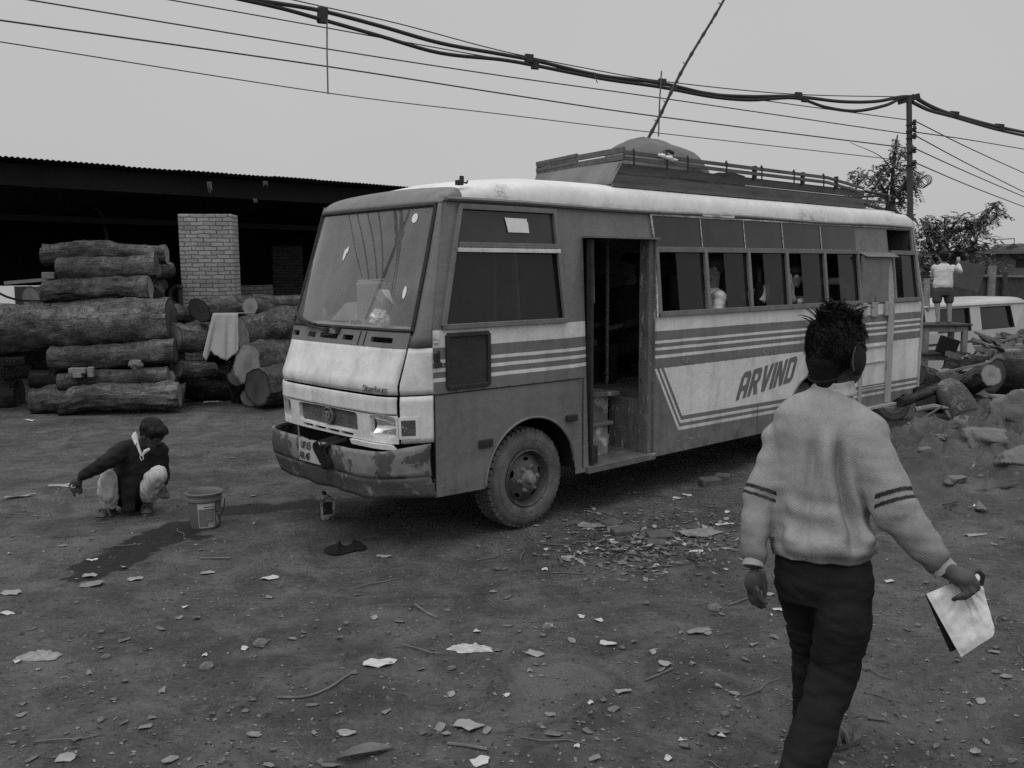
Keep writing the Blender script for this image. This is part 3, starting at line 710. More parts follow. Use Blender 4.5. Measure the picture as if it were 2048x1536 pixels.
# small side fittings
fr = [(.125, 1.17), (.50, 1.17), (.50, 1.54), (.125, 1.54)]
mb = MB(); 
for k in range(4): a, b = fr[k], fr[(k+1) % 4]; mb.bar(SK(*a, .006), SK(*b, .006), .030, .026, upv=V((0, 1, 0)))
bxp = part(mb, 'side_hatch', M['dark'], bevel=.004)
mb = MB(); mb.add([SK(a, b, .004) for a, b in fr], [(0, 1, 2, 3)]); part(mb, 'hatch_panel', mat('dark hatch board', .035, .5, .3, 5, .2, 30), parent=bxp)
mb = MB(); mb.bx(1.30, 1.42, -.03, 0, .80, .85); part(mb, 'side_marker_lamp', M['dark'], bevel=.008)
mb = MB(); mb.bx(.40, .53, -.018, 0, .705, .765); mb.bx(.42, .435, -.024, 0, .715, .75); mb.bx(.455, .47, -.024, 0, .715, .75); mb.bx(.49, .505, -.024, 0, .715, .75); part(mb, 'wing_badge', M['dark'], bevel=.005)
mb = MB(); mb.bx(.005, .045, -.028, 0, 1.355, 1.42); mb.bx(.0, .05, -.04, -.02, 1.325, 1.36); mb.tube([V((.025, -.03, 1.36)), V((.025, -.035, 1.44))], .010, 6); part(mb, 'door_hinge', M['dark'], bevel=.004)
mb = MB(); mb.bx(.005, .05, -.012, 0, 1.49, 1.565); part(mb, 'hinge_plate', M['roof'])
mb = MB(); mb.bar(SK(0.0, 1.133, .002), SK(1.50, 1.128, .002), .006, .006, upv=V((0, 1, 0))); mb.bar(SK(1.50, 1.13, .002), SK(1.50, .40, .002), .006, .006, upv=V((0, 1, 0))); mb.bar(SK(.004, 1.13, .002), SK(.004, .42, .002), .008, .006, upv=V((0, 1, 0)))
part(mb, 'panel_seam', M['black'])
mb = MB(); 
ln = [SK(x, 2.478, .004) for x in (.2, 1.5)]
for k in range(24):
    a = R(180-180*k/23)
for c_, nm in ((FWX, 'wheel_arch_lip'), (RWX, 'wheel_arch_lip')):
    mb = MB(); mb.tube([SK(x, z, .004) for x, z in wheel_arch(c_, .475, .40, 178, 2, 24)], .010, 6); part(mb, nm, M['pdark'], smooth=True)
    mb = MB(); mb.grid(lambda u, v: V((c_+.485*math.cos(PI*(1-u)), .03+.5*v, .40+.485*math.sin(PI*(1-u)))), 20, 2); mb.bx(c_-.48, c_+.48, .54, .56, .35, .9); part(mb, 'wheel_well', M['black'])
for k, (x0, x1, z0, z1) in enumerate(((4.08, 4.34, 1.145, 1.205), (4.80, 5.0, 1.19, 1.265), (4.86, 4.95, 1.40, 1.44), (2.78, 2.9, 1.155, 1.19), (2.72, 3.2, .455, .462))):
    mb = MB(); r_ = random.Random(k)
    for j in range(26):
        x = r_.uniform(x0, x1); z = r_.uniform(z0, z1); a = r_.uniform(.006, .022); b_ = r_.uniform(.003, .010); mb.add([SK(x-a, z, .003), SK(x, z-b_, .003), SK(x+a*r_.uniform(.5, 1), z+b_*.3, .003), SK(x+a*.1, z+b_, .003)], [(0, 1, 2, 3)])
    part(mb, 'scraped_patch', mat('scraped paint', .30, .8, .3, 20))
for x in (4.02, 5.72):
    mb = MB(); mb.bar(SK(x, .66, .001), SK(x, .36, .001), .003, .003, upv=V((0, 1, 0))); part(mb, 'panel_seam', M['dark'])
mb = MB()
for k in range(60):
    x = .08+7.4*k/59
    if 1.5 < x < 2.45 or 6.0 < x < 6.95: continue
    for z in (1.588, 1.142): mb.box(SK(x, z, .002), (.010, .008, .010))
o_ = part(mb, 'rivets', M['steel']); o_['kind'] = 'stuff'
# lettering: slanted stencil capitals
S = {'A': [[(0, 0), (.27, 0), (.27, .30), (.58, .30), (.58, 0), (.86, 0), (.86, .82), (.68, 1), (.18, 1), (0, .82)], [(.27, .50), (.58, .50), (.58, .79), (.27, .79)]],
     'R': [[(0, 0), (.27, 0), (.27, .36), (.36, .36), (.58, 0), (.90, 0), (.62, .40), (.84, .52), (.84, .85), (.68, 1), (0, 1)], [(.27, .55), (.57, .55), (.58, .79), (.27, .80)]],
     'V': [[(.28, 0), (.58, 0), (.90, 1), (.61, 1), (.44, .36), (.28, 1), (0, 1)]],
     'I': [[(0, 0), (.27, 0), (.27, 1), (0, 1)]],
     'N': [[(0, 0), (.25, 0), (.25, .55), (.58, 0), (.86, 0), (.86, 1), (.61, 1), (.61, .46), (.28, 1), (0, 1)]],
     'D': [[(0, 0), (.68, 0), (.86, .16), (.86, .84), (.68, 1), (0, 1)], [(.26, .19), (.58, .19), (.60, .80), (.26, .81)]]}
mb = MB(); xx = 0; tot = sum((.24 if ch == 'I' else .86)+.13 for ch in 'ARVIND')
for ch in 'ARVIND':
    L = S[ch]; wch = .24 if ch == 'I' else .86
    def lf(u, v, xx=xx):
        X = 3.635+(xx+u)/tot*1.03; h = .262; z0 = .732+.105*((xx+u)/tot)+.0
        return SK(X+v*.115, z0+v*h, .004)
    mb.plate(L[0], L[1:], lf); xx += wch+.13
part(mb, 'name_lettering', mat('worn lettering paint', .14, .6, .2, 6, spots=[(.5, 16, .66, .04)]))

# bumper, plate and the lower apron -----------------------------------
def bp(y, z, off=0):
    t = min(1, abs(y-YC)/(YC+.03)); k = 1-.16*t*t-.84*t**9
    return V((-.05-.40*k-off, y, z))
mb = MB(); N = 48
def bzt(y): return .765+.03*max(0, 1-y/.12)-.0*y
def bg2(u, v):
    y = -.03+(W+.06)*u; lo, hi = .576, bzt(y)-.03*sstep(.0, .3, abs(u-.52) < .02)
    z = lo+(hi-lo)*v; p = bp(y, z, .012*math.sin(PI*v)); return p+V((.006*noise.noise(V((y*4, z*6, 2))), 0, .004*noise.noise(V((y*6, 0, 5)))))
mb.grid(bg2, N, 6); bmp = part(mb, 'front_bumper', M['bumper'], smooth=True, solid=.025, off=-1)
mb = MB()
def ap(u, v):
    y = -.028+(W+.056)*u; z = .574-(.574-(.425+.02*noise.noise(V((y*5, 0, 0)))))*v; p = bp(y, z); return p+V((.055*v+.012*noise.noise(V((y*6, z*9, 7)))*v, 0, 0))
mb.grid(ap, N, 5); part(mb, 'bumper_apron', mat('dusty apron', .09, .8, .3, 6, .5, 20, spots=[(.27, 7, .55, .1), (.06, 6, .62, .06)]), smooth=True, solid=.01)
mb = MB()
def bt(u, v): y = .02+(W-.04)*u; p = bp(y, .62); return V((p.x+.02+(.30)*v, y, .60))
mb.grid(bt, 30, 1); mb.bx(-.1, .02, .2, W-.2, .50, .70); part(mb, 'bumper_bracket', M['black'])
mb = MB(); 
def pg(u, v): return bp(1.035-.30*u, .60+.165*v, .020)
mb.grid(pg, 8, 2); npl = part(mb, 'number_plate', M['plate'], solid=.004)
mb = MB()
for body, z0, y0 in (('UP.65', .695, 1.000), ('AR.40', .615, 1.022)):
    vs, fs = text_mesh(body, .080, .001, .10, 1.0, .0006)
    mb.add([bp(y0-v.x*.74, z0+v.y+.003*math.sin(v.x*70), .026+v.z) for v in vs], fs)
part(mb, 'plate_lettering', M['ink'], parent=npl)
# wipers
for (base, tip, arm) in (((1.02, 1.545), (1.70, 1.64), 0), ((.86, 1.545), (.84, 1.56), 0)):
    pass
mb = MB(); a = FX(1.064, 1.545, .03); b_ = FX(1.32, 1.575, .05); c_ = FX(1.66, 1.655, .03)
mb.tube([a, b_, c_], [.010, .009, .006], 6); mb.tube([FX(1.24, 1.583, .035), FX(1.50, 1.615, .045), FX(1.68, 1.665, .02)], .011, 6); mb.lathe([(.02, -.02), (.018, .02), (0, .02)], 10, Matrix.Translation(a)); wip = part(mb, 'wiper', M['dark'])
mb = MB(); a = FX(.908, 1.545, .025); mb.lathe([(.018, -.02), (.016, .025), (0, .025)], 10, Matrix.Translation(a)); mb.tube([a, a+V((-.01, .06, .03))], .008, 6); part(mb, 'wiper', M['dark'])
# edge mirror arm stub on the far corner
mb = MB(); mb.tube([FX(W-.03, 1.50, .01), FX(W-.03, 1.62, .03), FX(W-.06, 1.95, .02)], .010, 6); part(mb, 'mirror_bracket', M['dark'])

# wheels ---------------------------------------------------------------
def make_wheel(cx, yo, sgn):
    """yo: y of the outer face; sgn -1 faces the near side"""
    Mx = Matrix.Translation((cx, yo, .392)) @ Matrix.Rotation(R(90) if sgn < 0 else R(-90), 4, 'X')
    root = bpy.data.objects.new('wheel', None); COL.objects.link(root); root.parent = bus; root.matrix_local = Mx; root.empty_display_size = .1
    mb = MB(); Rr = .392; Wd = .20
    prof = [(.222, -.012), (.232, .0), (.262, .010), (.305, .012), (.340, .006), (.358, -.006), (.366, -.018), (.374, -.030), (.376, -Wd+.03), (.366, -Wd+.018), (.33, -Wd), (.23, -Wd+.01), (.215, -Wd+.03)]
    mb.lathe(prof, 64); mb.lathe([(.3, .0135), (.302, .015), (.306, .0135)], 48)
    n = 46
    for k in range(n):                       # tread lugs
        a = 2*PI*k/n; rot = Matrix.Rotation(a, 3, 'Z')
        for (r0, r1, h0, h1, wd) in ((.352, Rr, -.062, -.010, .036), (.352, Rr, -Wd+.010, -Wd+.062, .036)):
            vs = []
            for (r, h) in ((r0, h1+.000), (r1-.006, h1-.014), (r1, h0), (r0, h0)):
                for sx in (-1, 1): vs.append(rot @ V((r, sx*wd/2, h)))
            mb.add(vs, [(0, 2, 3, 1), (2, 4, 5, 3), (4, 6, 7, 5), (0, 6, 4, 2), (1, 3, 5, 7), (0, 1, 7, 6)])
    for h in (-.085, -.115): mb.lathe([(.37, h-.012), (Rr, h-.010), (Rr, h+.010), (.37, h+.012)], 64)
    mb.build('tyre', M['rubber'], root, smooth=True)
    mb = MB()
    mb.lathe([(.222, -.012), (.226, .002), (.216, .008), (.206, -.004), (.198, -.040), (.186, -.055)], 48)
    # dished disc with oval hand holes
    hol = []
    for k in range(5):
        a0 = 2*PI*k/5+.3; hol.append([(.150*math.cos(a0)+.030*math.cos(t)*-math.sin(a0)+.014*math.sin(t)*math.cos(a0), .150*math.sin(a0)+.030*math.cos(t)*math.cos(a0)+.014*math.sin(t)*math.sin(a0)) for t in [2*PI*j/12 for j in range(12)]])
    ring = [(.19*math.cos(2*PI*j/40), .19*math.sin(2*PI*j/40)) for j in range(40)]
    rings2 = [[(r*math.cos(2*PI*j/24), r*math.sin(2*PI*j/24)) for j in range(25)] for r in (.175, .125, .105, .06)]
    def dz(u, v):
        r = math.hypot(u, v); return V((u, v, interp([0, .06, .105, .125, .165, .19], [.005, .005, .0, -.012, -.03, -.052], r)))
    mb.plate(ring, hol, dz, extra=rings2)
    rim = mb.build('rim', M['rim'], root, smooth=True)
    mb = MB(); mb.lathe([(.175, -.075), (.0, -.075)], 24); mb.build('brake_drum', M['black'], rim)
    mb = MB(); mb.lathe([(.062, .0), (.060, .012), (.044, .016), (.040, .050), (.034, .062), (.0, .066)], 24); mb.lathe([(.07, .003), (.07, .007), (.06, .007)], 24)
    mb.build('hub_cap', M['hub'], root, smooth=True)
    for k in range(6):
        a = 2*PI*k/6+.1; p = V((.093*math.cos(a), .093*math.sin(a), 0))
        mb = MB(); mb.lathe([(.022, -.006), (.020, .006), (.012, .008), (.012, .026), (0, .026)], 6, Matrix.Translation(p)); mb.build('wheel_nut', M['hub'], root)
    return root
w0 = make_wheel(FWX, .055, -1)
def copy_tree(o, parent=None):
    c = o.copy(); COL.objects.link(c)
    if parent is not None: c.parent = parent
    for ch in o.children: copy_tree(ch, c)
    return c
for cx, yo, sg in ((FWX, W-.055, 1), (RWX, .075, -1), (RWX, W-.075, 1)):
    c = copy_tree(w0, bus); c.matrix_local = Matrix.Translation((cx, yo, .392)) @ Matrix.Rotation(R(90) if sg < 0 else R(-90), 4, 'X')
mb = MB(); mb.tube([(FWX, .2, .39), (FWX, W-.2, .39)], .05, 8); mb.tube([(RWX, .2, .39), (RWX, W-.2, .39)], .06, 8); mb.bx(.1, 7.2, .55, .62, .50, .62); mb.bx(.1, 7.2, W-.62, W-.55, .50, .62); mb.bx(2.6, 3.6, .7, 1.3, .45, .62); mb.bx(6.4, 7.0, .5, 1.4, .4, .55)
part(mb, 'chassis', M['black'])

# cab interior ------------------------------------------------------------
mb = MB(); mb.grid(lambda u, v: V((FX(.12+(W-.24)*u, 1.56).x+.04+.42*v, .12+(W-.24)*u, 1.565-.02*v+(.03*math.sin(PI*v)))), 16, 4); mb.bx(.25, .40, .15, W-.15, 1.05, 1.55)
dash = part(mb, 'dashboard', M['dash'], smooth=True)
mb = MB()
for y in (.30, .85, 1.35): mb.box((.10, y, 1.592), (.05, .20, .012))
mb.lathe([(.055, 0), (.05, .02), (.035, .022), (.0, .015)], 16, Matrix.Translation((.06, 1.02, 1.59))); part(mb, 'dash_vent', M['dark'], parent=dash)
mb = MB(); mb.add([(.16, 1.60, 1.575), (.16, 1.16, 1.575), (.5, 1.20, 1.575), (.5, 1.55, 1.575), (.24, 1.46, 1.73), (.24, 1.24, 1.75), (.42, 1.24, 1.75), (.42, 1.44, 1.73)], [(0, 1, 5, 4), (1, 2, 6, 5), (2, 3, 7, 6), (3, 0, 4, 7), (4, 5, 6, 7)]); part(mb, 'dash_binnacle', M['dash'], parent=dash)
mb = MB(); Mx = Matrix.Translation((.58, 1.30, 1.74)) @ Matrix.Rotation(R(-60), 4, 'Y')
pts = [Mx @ V((.20*math.cos(2*PI*k/28), .20*math.sin(2*PI*k/28), 0)) for k in range(29)]; mb.tube(pts, .014, 6, cap=False)
for a in (0, 120, 240): mb.tube([Mx @ V((0, 0, -.03)), Mx @ V((.2*math.cos(R(a)), .2*math.sin(R(a)), 0))], .010, 5)
mb.tube([Mx @ V((0, 0, -.03)), V((.40, 1.30, 1.40))], .03, 6); part(mb, 'steering_wheel', M['dark'])
def seat(x, y, w=.42, cover=None, hb=.62, zf=.92):
    mb = MB(); mb.bx(x-.42, x, y-w/2, y+w/2, zf+.34, zf+.46); mb.bx(x-.04, x+.06, y-w/2, y+w/2, zf+.40, zf+.40+hb); mb.bx(x-.38, x-.34, y-w/2+.03, y-w/2+.06, zf, zf+.35); mb.bx(x-.38, x-.34, y+w/2-.06, y+w/2-.03, zf, zf+.35)
    s = part(mb, 'passenger_seat', M['seat'], bevel=.03)
    if cover:
        mb = MB(); z1 = zf+.40+hb; mb.tube([(x+.01, y-w/2-.012, z1-.36), (x+.01, y-w/2-.012, z1-.06), (x+.01, y-w/2+.06, z1+.012), (x+.01, y+w/2-.06, z1+.012), (x+.01, y+w/2, z1-.06)], .055, 10); part(mb, 'seat_cover', M['white'], parent=s, smooth=True)
for x in (3.75, 4.50, 5.20): seat(x, .38)
seat(6.02, .38, cover=True, hb=.50)
for x in (3.2, 3.9, 4.6, 5.3, 6.0): seat(x, 1.40)
mb = MB(); mb.lathe([(.0, 0), (.21, 0), (.22, .03), (.20, .06), (0, .06)], 20, Matrix.Translation((2.0, .70, 1.31))); mb.tube([(1.97, .62, .93), (1.96, .66, 1.31)], .02, 6); mb.bx(1.70, 2.36, .62, 1.02, 1.30, 1.36); part(mb, 'conductor_seat', M['seat'], bevel=.01)
mb = MB(); mb.tube([(1.2, .7, .93), (1.2, .7, 2.44)], .016, 6); mb.tube([(2.6, .72, .93), (2.6, .72, 2.44)], .016, 6); part(mb, 'grab_pole', M['steel'])
seat(1.05, 1.30, .5, hb=.70)

# roof rack -----------------------------------------------------------------
def rk(x, t, z): return V((x, t, z))
RY0, RY1 = .20, 1.42
mb = MB()
x0, x1 = 2.06, 6.45
def board(z0, z1, lean0, lean1, m=0):      # long side boards, leaning out slightly
    mb.add([(x0+.02+(z0-2.7)*.45, RY0+lean0, z0), (x1, RY0+lean0, z0), (x1, RY0+lean1, z1), (x0+.02+(z1-2.7)*.45, RY0+lean1, z1)], [(0, 1, 2, 3)], m)
rack = bpy.data.objects.new('roof_rack', None); COL.objects.link(rack); rack.parent = bus; rack.location = (0, 0, 0); rack.empty_display_size = .1
board(2.695, 2.765, .0, .0); board(2.765, 2.80, .02, .035); board(2.80, 2.875, .015, .0)
mb.build('side_board', M['board'], rack, solid=.012)
mb = MB(); mb.bar((x0, RY0-.005, 2.69), (x1, RY0-.005, 2.69), .03, .03); mb.build('rack_frame', M['board'], rack)
for z in (2.915, 2.965):
    mb = MB(); mb.bar((x0+.13, RY0-.02, z), (x1-.9, RY0-.02, z), .026, .030); mb.bar((x1-.9, RY0-.02, z), (x1+.0, RY0+.02, z-.06), .026, .026); mb.build('side_rail', M['board'], rack)
for x in (2.30, 2.75, 3.05, 3.65, 4.25, 4.85, 5.45):
    mb = MB(); mb.tube([(x, RY0-.035, 2.86), (x, RY0-.035, 2.985), (x+.012, RY0-.02, 3.0), (x+.024, RY0-.005, 2.985), (x+.024, RY0-.005, 2.95)], .008, 6); mb.build('rail_hook', M['dark'], rack)
for x in (4.15, 5.05, 5.75):
    mb = MB(); mb.bx(x-.02, x+.02, RY0-.03, RY0+.0, 2.86, 2.99); mb.build('rail_post', M['dark'], rack)
FL = V((2.38, RY1, 0))
for z, k in ((2.985, 0), (2.925, 0)):
    mb = MB(); a = V((x0+.13, RY0-.02, z)); b_ = V((FL.x, FL.y, z-.005)); mb.bar(a, b_, .03, .045)
    if not k: mb.bar(a.lerp(b_, .5)+V((-.012, 0, .022)), b_+V((-.012, 0, .012)), .02, .028)
    mb.build('front_rail', M['board'], rack)
mb = MB(); mb.grid(lambda u, v: V((x0, RY0, 2.695)).lerp(V((FL.x-.06, RY1+.03, 2.70)), u).lerp(V((x0+.14, RY0-.01, 2.91)).lerp(V((FL.x, FL.y, 2.91)), u), v)+V((-.025*math.sin(PI*v)*math.sin(PI*u), 0, 0)), 12, 5); mb.build('front_sheet', M['tarp'], rack, smooth=True, solid=.006)
mb = MB(); mb.tube([(x1, RY0, 2.87), (x1+.62, RY0+.05, 2.86), (x1+.68, RY0+.05, 2.68)], .018, 6); mb.tube([(x1, RY0, 2.72), (x1+.70, RY0+.08, 2.69)], .02, 6); mb.tube([(x1+.68, RY0+.05, 2.68), (x1+.68, RY1, 2.68)], .016, 6); mb.tube([(x1+.62, RY0+.05, 2.86), (x1+.62, RY1, 2.86)], .016, 6)
mb.tube([(x1+.55, .15, 2.70), (x1+.95, .16, 2.60), (x1+1.0, .16, 2.42)], .014, 6); mb.build('rear_frame', M['dark'], rack)
mb = MB()
for k in range(9): y = RY0+.06+(RY1-RY0-.1)*k/8; mb.bx(x0+.2, x1+.6, y-.03, y+.03, 2.765, 2.785)
mb.build('rack_slats', M['board'], rack)
mb = MB(); mb.bx(FL.x, x1, RY1-.01, RY1+.01, 2.76, 2.86); mb.bar((FL.x, RY1, 2.96), (x1, RY1, 2.93), .025); mb.build('far_rail', M['board'], rack)
# ------------------------------------------------------------------ people
def limb(mb, a, b, r0, r1, n=14):
    """closed tapered capsule"""
    a, b = V(a), V(b); d = (b-a); L = d.length; d.normalize()
    ref = V((0, 0, 1)) if abs(d.z) < .9 else V((1, 0, 0)); u = d.cross(ref).normalized(); w = d.cross(u)
    prof = []
    for k in range(5): t = PI/2*k/5; prof.append((r0*math.sin(t), -r0*math.cos(t)))
    for k in range(5): t = k/4; prof.append((lerp(r0, r1, t), L*t))
    for k in range(1, 6): t = PI/2*k/5; prof.append((r1*math.cos(t), L+r1*math.sin(t)))
    vs = [a+(u*math.cos(2*PI*k/n)+w*math.sin(2*PI*k/n))*max(r, 1e-4)+d*h for r, h in prof for k in range(n)]
    fs = []
    for i in range(len(prof)-1):
        for k in range(n): fs.append((i*n+k, i*n+(k+1) % n, (i+1)*n+(k+1) % n, (i+1)*n+k))
    fs += [tuple(reversed(range(n))), tuple((len(prof)-1)*n+k for k in range(n))]
    mb.add(vs, fs)
def loft(mb, secs, n=24, ax=V((1, 0, 0))):
    """secs: (centre, half width, half depth[, axis]); closed tube of ellipses"""
    vs, fs = [], []
    for i, sct in enumerate(secs):
        c = V(sct[0]); t = (V(secs[min(i+1, len(secs)-1)][0])-V(secs[max(0, i-1)][0])).normalized()
        a = V(sct[3]) if len(sct) > 3 else ax; a = (a-t*a.dot(t)).normalized(); b = t.cross(a)
        for k in range(n): vs.append(c+a*(sct[1]*math.cos(2*PI*k/n))+b*(sct[2]*math.sin(2*PI*k/n)))
    for i in range(len(secs)-1):
        for k in range(n): fs.append((i*n+k, i*n+(k+1) % n, (i+1)*n+(k+1) % n, (i+1)*n+k))
    fs += [tuple(reversed(range(n))), tuple((len(secs)-1)*n+k for k in range(n))]
    mb.add(vs, fs)
def fuse(mb, name, mats, parent, origin, voxel, smooth=4, disp=None, attr=None):
    """melt the pieces into ONE continuous surface"""
    me = bpy.data.meshes.new(name); me.from_pydata([tuple(V(p)-V(origin)) for p in mb.v], [], mb.f)
    bm = bmesh.new(); bm.from_mesh(me); bmesh.ops.recalc_face_normals(bm, faces=bm.faces); bm.to_mesh(me); bm.free()
    o = bpy.data.objects.new(name, me); COL.objects.link(o)
    md = o.modifiers.new('r', 'REMESH'); md.mode = 'VOXEL'; md.voxel_size = voxel; md.use_smooth_shade = True
    if smooth: sm = o.modifiers.new('s', 'SMOOTH'); sm.factor = .5; sm.iterations = smooth
    bpy.context.view_layer.update()
    m2 = bpy.data.meshes.new_from_object(o.evaluated_get(bpy.context.evaluated_depsgraph_get()))
    o.modifiers.clear(); o.data = m2; bpy.data.meshes.remove(me); m2.name = name
    if disp:
        m2.update(); ns = [v.normal.copy() for v in m2.vertices]
        for v, nn in zip(m2.vertices, ns): v.co += nn*disp(v.co+V(origin), nn)
    m2.materials.clear()
    mats = mats if isinstance(mats, (list, tuple)) else [mats]
    for k in mats: m2.materials.append(k)
    m2.polygons.foreach_set('use_smooth', [True]*len(m2.polygons))
    if attr:
        for nm, fn in attr.items():
            at = m2.attributes.new(nm, 'FLOAT', 'POINT'); at.data.foreach_set('value', [fn(v.co+V(origin)) for v in m2.vertices])
    m2.update()
    if parent is not None: o.parent = parent
    else: o.location = origin
    return o

M['skin'] = mat('brown skin', .060, .55, .15, 20, .15, 120, spec=.35)
M['skin2'] = mat('light brown skin', .26, .55, .15, 20, .1, 120, spec=.35)
M['hair'] = mat('black hair', .009, .6, .3, 30, .3, 150, stretch=(1, 1, .15), spec=.2)
M['trouser'] = mat('dark trousers', .019, .95, .25, 5, .4, 30, spots=[(.022, 3, .55, .2)], spec=.1)
M['muff'] = mat('black ear warmer', .014, .8, .2, 30, .3, 200)
M['sandal'] = mat('sandal rubber', .10, .8, .3, 20, .2, 80)
M['shirtg'] = mat('grey shirt', .33, .9, .15, 12, .25, 60)
def knit():
    m, b, g = newmat('ribbed knit wool', .95, .1); c = g.coords('Object'); s = g.xyz(c)
    n1 = g.noise(c, 3.2, 5, .6); v = g.mapr(n1, .3, .7, .25, .36)
    v = g.math('MULTIPLY', v, g.mapr(g.noise(c, 60, 4, .7), .25, .75, .86, 1.12))
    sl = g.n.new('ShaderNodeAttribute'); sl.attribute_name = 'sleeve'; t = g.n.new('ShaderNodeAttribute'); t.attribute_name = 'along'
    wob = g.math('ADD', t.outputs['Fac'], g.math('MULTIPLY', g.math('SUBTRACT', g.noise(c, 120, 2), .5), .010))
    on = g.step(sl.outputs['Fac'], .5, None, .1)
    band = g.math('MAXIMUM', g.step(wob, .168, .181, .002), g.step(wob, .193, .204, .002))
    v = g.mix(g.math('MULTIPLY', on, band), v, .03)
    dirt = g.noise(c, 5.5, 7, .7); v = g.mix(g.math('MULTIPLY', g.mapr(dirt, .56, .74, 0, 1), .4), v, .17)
    # forearms darkened: the shade on them is put into the colour
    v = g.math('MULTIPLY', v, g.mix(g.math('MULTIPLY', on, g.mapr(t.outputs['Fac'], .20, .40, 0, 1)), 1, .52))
    g.color(v, b)
    d = g.math('ADD', g.math('MULTIPLY', s[0], .55), s[2])
    w1 = g.math('SINE', g.math('MULTIPLY', d, 620)); w2 = g.math('SINE', g.math('MULTIPLY', g.math('SUBTRACT', s[2], g.math('MULTIPLY', s[0], 1.6)), 560))
    h = g.math('ADD', g.math('MULTIPLY', w1, .22), g.math('ADD', g.math('MULTIPLY', w2, .08), g.math('MULTIPLY', g.noise(c, 170, 4, .75), 2.2)))
    g.bump(h, b, .35, .004); return m
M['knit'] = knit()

def finger(mb, base, dirs, lens, r0, r1):
    p = V(base)
    for k, (d, L) in enumerate(zip(dirs, lens)):
        q = p+V(d).normalized()*L; limb(mb, p, q, lerp(r0, r1, k/len(lens)), lerp(r0, r1, (k+1)/len(lens)), 10); p = q
    return p

